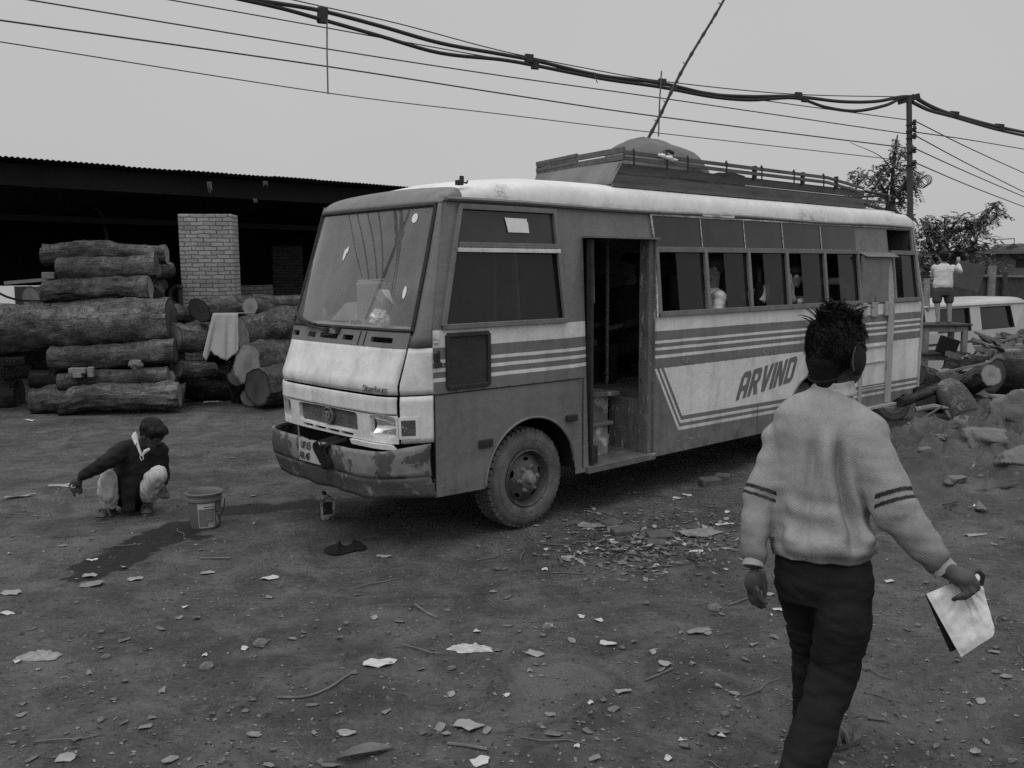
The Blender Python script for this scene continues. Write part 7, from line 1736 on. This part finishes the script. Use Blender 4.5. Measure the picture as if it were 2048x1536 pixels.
line('power_cable', [(470, -4), (560, 16), (640, 38), (760, 72), (880, 106), (1000, 119), (1070, 131), (1140, 145), (1220, 160), (1320, 174), (1420, 193), (1500, 200), (1590, 196), (1650, 214), (1710, 222), (1770, 211), (1800, 197), (1818, 193)], .040, 'lower thick cable of the bundle sagging deepest near the pole', gc)
line('messenger_wire', [(570, -4), (640, 12), (800, 48), (1000, 101), (1180, 138), (1330, 163), (1580, 188), (1822, 194)], .012, 'thin straight messenger wire along the cable bundle', gc)
line('power_wire', [(330, -2), (655, 56), (1000, 118), (1200, 150), (1500, 197), (1816, 240)], .012, 'highest thin wire below the cable bundle', gw, m='wire')
line('power_wire', [(-10, -13), (60, 0), (655, 98), (1000, 151), (1300, 193), (1816, 268)], .013, 'second thin wire below the cable bundle', gw, m='wire')
line('power_wire', [(-10, 39), (655, 133), (1024, 190), (1316, 233), (1816, 296)], .015, 'third and boldest thin wire below the cable bundle', gw, m='wire')
line('power_wire', [(-10, 82), (655, 186), (1000, 228), (1316, 266), (1816, 322)], .010, 'lowest thin wire crossing just above the roof rack', gw, m='wire')
g2 = 'wires running right from the pole'
line('power_cable', [(1826, 192), (1860, 212), (1905, 229), (1990, 252), (2070, 269)], .055, 'upper thick cable running right from the pole top', g2, DR)
line('power_cable', [(1824, 204), (1860, 221), (1905, 233), (1990, 258), (2070, 276)], .050, 'lower thick cable running right from the pole top', g2, DR)
for pts, lab in (([(1830, 242), (1940, 297), (2070, 356)], 'first thin wire right of the pole'), ([(1830, 264), (1940, 280), (2070, 302)], 'nearly level thin wire right of the pole'), ([(1832, 272), (1940, 330), (2070, 395)], 'second steep thin wire right of the pole'), ([(1832, 298), (1940, 350), (2070, 428)] if False else [(1832, 298), (1940, 347), (2070, 403)], 'third steep thin wire right of the pole'), ([(1832, 326), (1940, 372), (2070, 422)], 'lowest thin wire right of the pole')):
    line('power_wire', pts, .016, lab, g2, DR, 'wire')
def pole():
    D = 24.0; b = P(1822, 560, D); O = V((b.x, b.y, 0)); root = empty('utility_pole', O, 'tall steel utility pole carrying the cables behind the bus tail', 'pole')
    mb = MB(); mb.tube([V((0, 0, -.1)), P(1822, 560, D)-O, P(1818, 195, D)-O], [.085, .075, .07], 10); mb.build('post', mat('dark pole steel', .05, .6, .3, 6), root, smooth=True)
    mb = MB(); mb.bar(P(1797, 204, D)-O, P(1838, 192, D)-O, .12, .14); mb.build('crossarm', M['dark'], root)
    for y in (245, 258, 272, 300, 326):
        mb = MB(); c = P(1829, y, D-.1)-O; mb.lathe([(.03, -.08), (.06, -.05), (.03, -.02), (.065, .01), (.04, .05), (.05, .07), (0, .08)], 12, Matrix.Translation(c)); mb.bar(P(1812, y+6, D-.05)-O, c, .05, .05); mb.build('insulator', M['dark'], root)
    mb = MB()
    for k in range(4):
        c = P(1845+3*k, 366-2*k, D)-O; mb.tube([c+RT*(.13*math.cos(t))+V((0, 0, .13*math.sin(t))) for t in [2*PI*j/16 for j in range(17)]], .012, 5)
    mb.tube([P(1826, 340, D)-O, P(1845, 350, D)-O], .015, 5); mb.build('cable_coil', M['wire'], root)
pole()
def clamp(px, py, w_, h_, label, dist=DW):
    D = dist(px); mb = MB(); mb.box(P(px, py, D), (w_*D/FPX, .12, h_*D/FPX), Matrix.Rotation(.1, 3, 'Y')); mb.centred('cable_clamp', M['dark'], label, 'clamp', 'clamps on the overhead cables', bevel=.01)
for a in ((645, 31, 20, 30, 'largest cable clamp above the windshield side'), (1058, 117, 18, 16, 'upper cable clamp left of the bamboo pole'), (1070, 131, 16, 14, 'lower cable clamp left of the bamboo pole'), (1324, 164, 16, 12, 'upper cable clamp by the bamboo pole'), (1348, 176, 14, 12, 'lower cable clamp by the bamboo pole'), (1596, 192, 14, 14, 'upper cable clamp midway to the pole'), (1610, 199, 12, 10, 'lower cable clamp midway to the pole')): clamp(*a)
for a in ((1908, 229, 18, 12, 'cable clamp just right of the pole'), (1998, 254, 18, 12, 'cable clamp at the right edge of the picture')): clamp(*a, dist=DR)
for (a, b, lab, r) in (((654, 18), (656, 188), 'long spacer rod hanging across the wires above the windshield', .016), ((1323, 142), (1317, 273), 'spacer rod hanging across the wires beside the bamboo pole', .018), ((1188, 144), (1195, 166), 'short broken strip dangling from the cable bundle', .012)):
    D = DW(a[0])-.06; mb = MB(); mb.tube([P(*a, D), P((a[0]+b[0])/2-1, (a[1]+b[1])/2, D), P(*b, D)], r, 6); mb.centred('spacer_rod', mat('grey spacer rod', .12, .8, .2, 10), lab, 'rod', 'rods on the overhead wires')

# ------------------------------------------------------------------ trees, fence and roofs far right
def leafmat(name, v0):
    m, b, g = newmat(name, .7, .2); g.color(g.mapr(g.noise(g.coords(), 1.3, 4), .3, .7, v0*.6, v0*1.4), b)
    return m
LF = [leafmat('dusty leaves', .17), leafmat('dark leaves', .10)]
M['trunk'] = mat('tree bark', .06, .95, .3, 6, .5, 20)
def tree(base, D, clusters, limbs, label, leaf=(.13, .055), dens=420, seed=0, m=0, droop=.5):
    O = V((base.x, base.y, ground_z(base.x, base.y) if base.y < 60 else 0)); root = empty('tree', O, label, 'tree'); rr = random.Random(seed); mb = MB()
    for (px, py, rpx, rpy, dd) in clusters:
        c = P(px, py, D+dd); rx, rz_ = rpx*D/FPX, rpy*D/FPX; n = int(dens*2.4*(rx*rz_)**.8/.35)
        # sub-clumps: drooping sprays with gaps between them
        for s_ in range(max(4, int(n/26))):
            t = rr.random()**.6; a = rr.uniform(0, 2*PI); e = rr.uniform(-1, 1); ce = c+RT*(rx*t*math.cos(a))+V((0, 1, 0))*(rx*.8*e*t)+V((0, 0, rz_*t*math.sin(a)))
            dirn = V((rr.uniform(-1, 1), rr.uniform(-1, 1), rr.uniform(-.9, .3))).normalized(); ln = rr.uniform(.18, .42)
            side = dirn.cross(V((0, 0, 1))).normalized()
            for k in range(22):
                p = ce+dirn*(ln*(k/22))+V((0, 0, -droop*.25*(k/22)**2)); s2 = side*(1 if k % 2 else -1); q = (s2*.8+dirn*.5+V((rr.uniform(-.3, .3), rr.uniform(-.3, .3), rr.uniform(-.5, .1)))).normalized()
                Lh = leaf[0]*rr.uniform(.6, 1.2); w_ = q.cross(V((rr.uniform(-.5, .5), rr.uniform(-.5, .5), 1))).normalized()*leaf[1]*.5
                p = p-O; mb.add([p, p+q*Lh*.5+w_, p+q*Lh, p+q*Lh*.5-w_], [(0, 1, 2, 3)])
    mb.build('crown', LF[m], root)
    mb = MB()
    for L in limbs:
        pts = [P(x, y, D+d) for x, y, d in L[0]]; pts = catmull(pts, 4); n = len(pts); mb.tube([p-O for p in pts], [lerp(L[1], L[2], i/(n-1)) for i in range(n)], 6)
    mb.build('trunk', M['trunk'], root, smooth=True)
b1 = G(1775, 640)
D1 = 28.0; base1 = P(1775, 560, D1)
tree(base1, D1, [(1790, 300, 18, 26, 0), (1785, 330, 14, 14, 0), (1815, 292, 14, 10, .3), (1745, 345, 42, 16, 0), (1712, 352, 20, 10, .3), (1795, 338, 44, 20, -.2), (1822, 345, 26, 22, .3), (1770, 372, 60, 24, 0), (1810, 375, 36, 30, .4), (1780, 400, 34, 24, 0), (1800, 422, 36, 22, .2)],
     [([(1782, 600, 0), (1784, 450, 0), (1785, 390, 0), (1786, 340, 0), (1795, 270, 0)], .14, .02), ([(1784, 430, 0), (1765, 375, .2), (1720, 350, .3)], .06, .015), ([(1785, 400, 0), (1810, 370, .2), (1824, 335, .3), (1800, 300, .2)], .06, .015), ([(1786, 345, 0), (1760, 312, 0), (1700, 285, 0)], .02, .008)],
     'feathery young tree standing behind the pole and roof rack', seed=3)
D2 = 30.0
tree(P(1870, 580, D2), D2, [(1850, 460, 34, 30, 0), (1880, 450, 44, 26, .3), (1920, 450, 50, 26, 0), (1955, 438, 36, 20, .3), (1985, 425, 26, 16, 0), (1990, 412, 16, 12, 0), (1905, 485, 60, 30, .4), (1945, 480, 40, 26, .2), (1860, 500, 34, 34, 0), (1855, 540, 30, 34, 0), (1920, 510, 46, 26, .8)],
     [([(1880, 640, 0), (1880, 540, 0), (1890, 480, 0), (1950, 445, 0), (1995, 410, 0)], .16, .02), ([(1882, 540, 0), (1860, 490, .2), (1845, 450, .2)], .09, .02), ([(1888, 490, 0), (1905, 455, .2), (1925, 430, .2)], .06, .015)],
     'broad leafy tree rising behind the boy', seed=5, m=0, dens=520)
tree(P(1950, 580, 34), 34, [(1870, 560, 50, 40, 0), (1930, 545, 60, 36, 0), (1985, 545, 40, 26, 0), (1840, 530, 20, 50, 0)], [([(1900, 640, 0), (1905, 560, 0)], .15, .08)], 'dark bush mass under the leafy tree behind the boy', seed=8, m=1, dens=700)
def street_trees():
    src = [o for o in scene.objects if o.name.startswith('tree') and o.parent is None]
    for k, (x, y, s, lab) in enumerate(((-9.5, -10, 1.0, 'tree between the shops behind the camera at left'), (1.5, -12, 1.15, 'tree between the shops behind the camera'), (7, -10.5, .9, 'tree beside the taller shop behind the camera'), (19, -10, 1.2, 'tree behind the camera far to the right'))):
        c = copy_tree(src[k % 2]); c.location = (x, y, 0); c.rotation_euler = (0, 0, 2.4+k); c.scale = (s, s, s*.8); tag(c, lab, 'tree', 'trees across the road behind the camera')
street_trees()
def far_right():
    D = 36; g = M['farwall']
    o = empty('far_house', V((P(2010, 560, D).x, P(2010, 560, D).y, -.5)), 'pale low house with cluttered roof beyond the fence at right', 'house')
    inv = lambda p: p-o.location
    mb = MB(); a, b = P(1955, 545, D), P(2110, 545, D); mb.bx((inv(a)).x, inv(b).x, 0, 4, 0, inv(P(2000, 508, D)).z); mb.build('wall', g, o)
    mb = MB(); mb.bx(inv(a).x-.4, inv(b).x, -.6, 4.2, inv(P(2000, 508, D)).z, inv(P(2000, 499, D)).z); mb.build('roof', mat('far roof', .14, .9, .2, 3), o)
    mb = MB(); q = inv(P(2022, 500, D)); w_ = .75
    mb.tube([q+V((-w_/2, .5, -.1)), q+V((-w_/2, .5, .42)), q+V((w_/2, .5, .46)), q+V((w_/2, .5, -.1))], .025, 5); mb.tube([q+V((-w_/2, .5, .2)), q+V((w_/2, .5, .24))], .02, 5); mb.build('roof_frame', M['steel'], o)
    mb = MB(); mb.ball(inv(P(2032, 503, D)), (.5, .5, .30), lump=.4); mb.ball(inv(P(1996, 502, D)), (.2, .3, .25), lump=.4); mb.build('roof_clutter', M['slabwood'], o)
    mb = MB(); c = inv(P(2040, 522, D)); mb.bx(c.x-.2, c.x+.3, -.03, 0, c.z-.25, c.z+.2); mb.build('window', M['dark'], o)
    # fence: dark hoarding with posts and a rail
    D = 22; A, B = P(1830, 600, D), P(2120, 600, D+3); O = V((A.x, A.y, -.45)); d = V((B.x-A.x, B.y-A.y, 0)); L = d.length; ang = math.atan2(d.y, d.x)
    f = empty('board_fence', O, 'dark board fence with round posts behind the van', 'fence', rz=ang)
    zt = P(1960, 556, D).z-O.z
    mb = MB(); mb.bx(0, L, .05, .09, 0, zt); mb.build('boards', M['darkwood'], f)
    for k, px in enumerate((1880, 1968, 1994, 2090)):
        t = (px-1830)/290; mb = MB(); mb.tube([V((L*t, -.05, 0)), V((L*t, -.05, zt+(.30 if k == 1 else .15)))], [.10 if k == 1 else .07]*2, 8); mb.build('post', M['oldwood'] if k == 1 else M['darkwood'], f, smooth=True)
    mb = MB(); mb.bar((L*.42, .0, zt+.05), (L, .0, zt-.02), .06, .05); mb.build('rail', M['oldwood'], f)
    mb = MB(); mb.box(P(1935, 552, 18.5), (.62, .04, .52), Matrix.Rotation(.25, 3, 'Y')); mb.centred('hanging_sheet', mat('dull grey sheet', .075, .9, .2, 4), 'dark sheet hanging beside the boy over the van', 'sheet', bevel=.01)
    mb = MB(); mb.tube([P(1854, 560, 17), P(1853, 622, 17)], .055, 10); mb.bar(P(1845, 566, 17), P(1872, 565, 17), .05, .03); mb.bar(P(1848, 559, 17), P(1880, 556, 17), .03, .03, m=0); mb.centred('post', M['oldwood'], 'pale round post just behind the bus tail', 'post')
    # low wall of far houses along the horizon
    mb = MB(); mb.bx(-60, 60, 0, 1, 0, 2.2); o2 = mb.build('far_wall', mat('far boundary wall', .10, .95, .3, .5), None, loc=(10, 75, -.5)); tag(o2, 'long low boundary wall on the horizon', 'wall')
M['farwall'] = mat('far house wall', .17, .95, .25, 1.2)
far_right()
# ------------------------------------------------------------------ litter on the ground
M['paper1'] = mat('dusty scrap', .30, .9, .2, 9, .2, 40); M['paper2'] = mat('pale scrap', .50, .85, .15, 9, .2, 40); M['card'] = mat('dirty card', .21, .95, .25, 9, .3, 40); M['leafd'] = mat('dry leaf', .15, .9, .3, 12, .3, 50); M['stick'] = mat('dry stick', .15, .9, .3, 12)
def scrap_mesh(rr, a, b, curl, n=9):
    mb = MB(); pts = []
    for k in range(n):
        an = 2*PI*k/n; sq = 1/max(abs(math.cos(an)), abs(math.sin(an))); q = lerp(1, sq, .5)*(1+rr.uniform(-.28, .18)); pts.append(V((a*q*math.cos(an), b*q*math.sin(an), 0)))
    vs = [V((0, 0, curl*.5))]+[V((p.x*.55, p.y*.55, curl*rr.uniform(.2, .8))) for p in pts]+[V((p.x, p.y, curl*rr.uniform(-.2, 1.5)+.002)) for p in pts]
    fs = [(0, 1+k, 1+(k+1) % n) for k in range(n)]+[(1+k, 1+n+k, 1+n+(k+1) % n, 1+(k+1) % n) for k in range(n)]
    mb.add(vs, fs); return mb
def put(o, px, py, rz, up=.003):
    p = G(px, py); p = G(px, py, ground_z(p.x, p.y)); o.location = (p.x, p.y, ground_z(p.x, p.y)+up); o.rotation_euler = (0, 0, rz)
R7 = random.Random(21)
named = [(762, 1328, .085, .05, 'paper2', 'pale torn sheet with ragged edge in the middle foreground'), (540, 1158, 0.06, .035, 'paper2', 'flat folded white paper right of the wet stain'), (185, 1170, .075, .05, 'card', 'grey flat card at the lower end of the wet stain'), (178, 1152, .05, .035, 'paper1', 'pale torn wrapper on the edge of the wet stain'),
         (185, 1122, .035, .02, 'paper2', 'small crumpled scrap on the wet stain'), (270, 1160, .055, .03, 'paper1', 'folded wrapper right of the wet stain end'), (415, 1148, .05, .025, 'paper1', 'pale scrap below the bucket'), (20, 1188, .07, .04, 'paper1', 'broad pale scrap at the left edge'), (12, 1228, .05, .02, 'paper2', 'narrow white scrap at the left edge'),
         (125, 972, .16, .05, 'paper1', 'long pale paper behind the squatting man\'s hand'), (40, 995, .13, .03, 'paper1', 'thin pale strip left of the squatting man'), (768, 1114, .05, .03, 'paper1', 'whitish lump of paper right of the black rag'), (1136, 1116, .05, .035, 'paper1', 'printed wrapper below the front wheel'), (1448, 1050, .08, .02, 'paper2', 'white shoe sole shaped scrap near the card sheet'),
         (1392, 1104, .055, .025, 'paper2', 'white scrap below the card sheet'), (1400, 1068, .19, .12, 'card', 'large bent card sheet lying by the rubbish heap'), (1400, 1264, .075, .03, 'card', 'torn card flap before the walking man'), (1215, 1290, .05, .03, 'paper2', 'white curled paper shard in the middle ground'), (1070, 1310, .05, .025, 'paper1', 'grey curled shard left of the white one'), (1098, 1252, .03, .025, 'paper1', 'small grey tile scrap'), 
         (1246, 1385, .045, .02, 'paper1', 'small oblong scrap in the lower middle'), (1330, 1330, .035, .025, 'paper1', 'flat disc of dried peel on the dirt'), (935, 1455, .07, .045, 'paper1', 'pale frayed paper low in the middle'), (960, 1525, .045, .03, 'paper2', 'square pale paper at the bottom edge'), (692, 1470, .04, .025, 'paper1', 'small folded card near the bottom'), (134, 1518, .045, .03, 'paper1', 'pale blob of paper at the lower left'), (1778, 1165, .03, .02, 'paper2', 'white scrap between the walking man and his folder'), (1950, 1070, .09, .035, 'paper1', 'pale dried leaf scrap on the right'),
         (1560, 1222, .04, .015, 'paper2', 'white scrap beside the walking man\'s left leg'), (1355, 998, .045, .025, 'paper2', 'white paper at the edge of the bus shadow'), (1375, 992, .05, .025, 'paper2', 'pale wrapper beside the paper at the bus shadow'), (1540, 1190, .03, .02, 'paper1', 'oblong scrap under the walking man\'s hand'), (680, 965, .20, .05, 'paper1', 'pale rags of paper under the front bumper'), (60, 842, .10, .05, 'paper2', 'white crumpled paper before the bottom logs at left'), (425, 805, .16, .04, 'paper2', 'white paper strips before the hanging cloth'), (1240, 1060, .12, .08, 'card', 'flat broken tile by the rubbish heap'), (1190, 1052, .14, .07, 'card', 'flat pale stone flake beside the front tyre')]
for k, (px, py, a, b, mm, lab) in enumerate(named):
    o = scrap_mesh(R7, a, b, .005+.05*a, 11).build('paper_scrap' if mm != 'card' else 'card_scrap', M[mm], None, solid=.0025); put(o, px, py, R7.uniform(-.6, .6)); tag(o, lab, 'scrap')
protos = []
for k in range(10):
    o = scrap_mesh(R7, R7.uniform(.014, .036), R7.uniform(.010, .022), R7.uniform(.004, .012), R7.choice((6, 7, 9))).build('paper_scrap', M[R7.choice(('paper1', 'paper1', 'paper2', 'card', 'card', 'leafd', 'leafd'))], None, solid=.0015)
    protos.append(o)
sc_lab, sc_grp = 'one of the small pale scraps strewn over the bare dirt', 'small scraps strewn on the dirt'
def blocked(px, py):
    p = G(px, py); q = Matrix.Rotation(-BUS_TH, 3, 'Z') @ (p-BO)
    return (-.5 < q.x < 7.7 and .3 < q.y < 2.2) or p.y > 12.5
used = set(); cnt = 0
while cnt < 298:
    py = 860+(1536-860)*R7.random()**.75; px = R7.uniform(0, 2048)
    if R7.random() < .35: px, py = R7.gauss(1290, 110), R7.gauss(1075, 32)
    if py < 850 or py > 1545 or blocked(px, py): continue
    pr = R7.choice(protos)
    if pr.name in used: o = pr.copy(); COL.objects.link(o)
    else: o = pr; used.add(pr.name)
    put(o, px, py, R7.uniform(0, 6.28)); s = R7.uniform(.5, 1.25)*(1.3 if py < 1000 else 1); o.scale = (s, s, 1); tag(o, sc_lab, 'scrap', sc_grp); cnt += 1
for pr in protos:
    if pr.name not in used: bpy.data.objects.remove(pr)
# bricks, stones and the rubbish heap right of the wheel
for (px, py, sz, rz, lab) in ((1250, 1068, (.21, .11, .06), .3, 'half buried brick nearest the front wheel'), (1312, 1098, (.13, .10, .085), -.2, 'broken brick standing in the rubbish heap'), (1225, 1050, (.16, .12, .04), .8, 'thin brick slab behind the half buried brick'), (1420, 970, (.2, .11, .07), .3, 'brick lying in the bus shadow'), (1445, 962, (.14, .1, .07), -.4, 'second brick lying in the bus shadow'), (1320, 1075, (.2, .14, .05), .15, 'flat dark brick above the broken one')):
    p = G(px, py); mb = MB(); mb.box((p.x, p.y, ground_z(p.x, p.y)+sz[2]*.28), sz, Matrix.Rotation(rz, 3, 'Z') @ Matrix.Rotation(.1, 3, 'X')); mb.centred('brick', mat('earthy brick', .10, .95, .3, 14, .5, 40), lab, 'brick', 'bricks in the rubbish by the bus', bevel=.012)
stones = []
for k in range(4):
    mb = MB(); mb.ball((0, 0, .004), (.022, .017, .012), lump=.5, seed=k, nu=10, nv=7); stones.append(mb.build('pebble', M['stone'], None, smooth=True))
for k in range(70):
    while True:
        px, py = R7.uniform(0, 2048), 850+690*R7.random()**.7
        if not blocked(px, py): break
    o = stones[k] if k < 4 else stones[k % 4].copy()
    if k >= 4: COL.objects.link(o)
    put(o, px, py, R7.uniform(0, 6)); s = .3+.8*R7.random()**2.5; o.scale = (s, s, s); tag(o, 'one of the pebbles scattered over the bare dirt', 'pebble', 'pebbles scattered on the dirt')
for (px, py, s, lab) in ((413, 1337, 1.5, 'rounded stone alone in the left foreground'), (212, 1316, .9, 'small dark stone in the left foreground'), (1093, 1258, 1.2, 'upright pebble in the middle ground'), (1428, 1220, 1.7, 'smooth pale stone before the walking man'), (520, 1290, 1.6, 'flat pale stone in the dirt left of centre')):
    o = stones[0].copy(); COL.objects.link(o); put(o, px, py, 1); o.scale = (s*1.3, s*1.3, s*1.3); tag(o, lab, 'stone')
tw = []
for k in range(6):
    mb = MB(); L = R7.uniform(.06, .14); mb.tube([V((-L, 0, .004)), V((-L*.3, .02*R7.uniform(-1, 1), .008)), V((L*.4, .02*R7.uniform(-1, 1), .006)), V((L, .03*R7.uniform(-1, 1), .005))], [.003, .0035, .003, .0015], 5); tw.append(mb.build('twig', M['stick'], None))
for k in range(75):
    while True:
        px, py = R7.uniform(0, 2048), 850+690*R7.random()
        if R7.random() < .4: px, py = R7.gauss(1290, 100), R7.gauss(1100, 35)
        if py < 1540 and not blocked(px, py): break
    o = tw[k] if k < 6 else tw[k % 6].copy()
    if k >= 6: COL.objects.link(o)
    put(o, px, py, R7.gauss(0, .7)); s = R7.uniform(.5, 1.4); o.scale = (s, s, s); tag(o, 'one of the dry twigs scattered over the bare dirt', 'twig', 'twigs scattered on the dirt')
for pts, r, lab in (([(555, 1397), (610, 1396), (655, 1382), (690, 1356), (712, 1344)], .006, 'long thin bent twig in the left foreground'), ([(1290, 1362), (1330, 1345), (1345, 1338)], .005, 'straight stick with a peel at its end'), ([(1455, 1215), (1495, 1200)], .005, 'thin stick by the walking man\'s left hand'), ([(830, 1214), (855, 1228), (875, 1238)], .007, 'short curved root in the middle ground'), ([(895, 1490), (935, 1495), (975, 1502)], .007, 'frayed pale stalk near the bottom edge'), ([(400, 1118), (460, 1119)], .007, 'straight pale straw below the bucket'), ([(1735, 1438), (1770, 1441)], .006, 'short dark stick right of the walking man\'s foot')):
    q = []
    for x, y in pts: g_ = G(x, y); q.append(V((g_.x, g_.y, ground_z(g_.x, g_.y)+.008)))
    mb = MB(); mb.tube(catmull(q, 5), r, 6); mb.centred('twig', M['stick'], lab, 'twig', smooth=True)
# large dry leaf at the bottom edge and a crumpled bag
c = G(725, 1520); mb = MB()
mb.grid(lambda u, v: V((c.x-.10+.22*u+.0, c.y+.02+(.10*u-.05)+.040*math.sin(PI*min(1, u*1.05))**.8*(2*v-1), ground_z(c.x, c.y)+.006+.02*(2*v-1)**2+.012*math.sin(u*4))), 14, 6)
mb.centred('dry_leaf', M['leafd'], 'large dry curled leaf at the bottom edge', 'leaf', smooth=True, solid=.002)
for (px, py, s, lab) in ((940, 1300, 1.0, 'crushed pale plastic bag in the middle foreground'), (80, 1318, 1.1, 'crushed dusty bag at the left edge'), (1130, 1085, .0, '')):
    if not s: continue
    c = G(px, py); mb = MB(); sd_ = px*.01
    def bagf(u, v):
        a = 2*PI*u; r = v*(.8+.35*noise.noise(V((math.cos(a)*1.5, math.sin(a)*1.5, sd_)))+.22*noise.noise(V((math.cos(a)*4, math.sin(a)*4, sd_+3)))); x, y = .13*s*r*math.cos(a), .06*s*r*math.sin(a)
        return V((c.x+x, c.y+y, ground_z(c.x, c.y)+.004+(1-v**3)*(.016+.030*abs(noise.noise(V((x*22, y*30, sd_+2))))+.02*noise.noise(V((x*50, y*60, sd_))))))
    mb.grid(bagf, 34, 10)
    mb.centred('crushed_bag', M['paper2'] if px > 500 else M['paper1'], lab, 'bag', smooth=False, solid=.002)
# fine crumbs, leaf bits and straw: nobody could count them
mb = MB()
def bit(x, y, a, b, rz, h, m):
    z = ground_z(x, y)+.002; c_, s_ = math.cos(rz), math.sin(rz)
    vs = [V((x+c_*px-s_*py, y+s_*px+c_*py, z+pz)) for px, py, pz in ((-a, 0, 0), (0, -b, h), (a, 0, h*R7.random()), (0, b, h*.4))]; mb.add(vs, [(0, 1, 2, 3)], m)
n = 0
while n < 8500:
    px, py = R7.uniform(-20, 2068), 825+715*R7.random()**1.25
    if R7.random() < .30: px, py = R7.gauss(1270, 130), R7.gauss(1075, 42)
    if py < 805 or blocked(px, py): continue
    p = G(px, py); k = R7.random(); s = (.3+.7*R7.random()**2)*(1.35 if py < 1050 else 1)
    if k < .5: bit(p.x, p.y, .016*s, .009*s, R7.uniform(0, 6), .006*s, R7.choice((1, 1, 2, 2, 0)))
    elif k < .85: bit(p.x, p.y, .03*s, .0035*s, R7.gauss(0, .8), .004, R7.choice((1, 3)))
    else: bit(p.x, p.y, .012*s, .008*s, R7.uniform(0, 6), .005, 3)
    n += 1
o = mb.build('fine_litter', [mat('pale crumb', .22, .95, .2, 9), M['card'], M['leafd'], mat('dark crumb', .035, .95, .3, 9)], None); tag(o, 'fine crumbs, leaf bits and straw over the dirt', 'litter', kind='stuff')
# rubbish heap of leaves and sticks right of the front wheel
mb = MB()
for k in range(430):
    px, py = R7.gauss(1305, 95), R7.gauss(1098, 30)
    p = G(px, py); hgt_ = .05*math.exp(-((px-1320)/90)**2-((py-1108)/25)**2)*R7.random(); a = R7.uniform(.015, .045); b = R7.choice((.004, .006, .012, .018)); rz = R7.uniform(0, 6.28); tl = R7.uniform(-.5, .5)
    z = ground_z(p.x, p.y)+.004+hgt_; c_, s_ = math.cos(rz), math.sin(rz)
    mb.add([V((p.x+c_*u-s_*v, p.y+s_*u+c_*v, z+w_+.4*tl*u)) for u, v, w_ in ((-a, 0, .004), (0, -b, .01), (a, 0, .012), (0, b, .0))], [(0, 1, 2, 3)], R7.choice((0, 0, 1, 2, 2, 3, 4)))
o = mb.build('leaf_heap', [M['card'], M['leafd'], M['stick'], M['paper1'], bpy.data.materials['dark crumb']], None); tag(o, 'low heap of dry leaves and sticks right of the front wheel', 'leaf heap', kind='stuff')
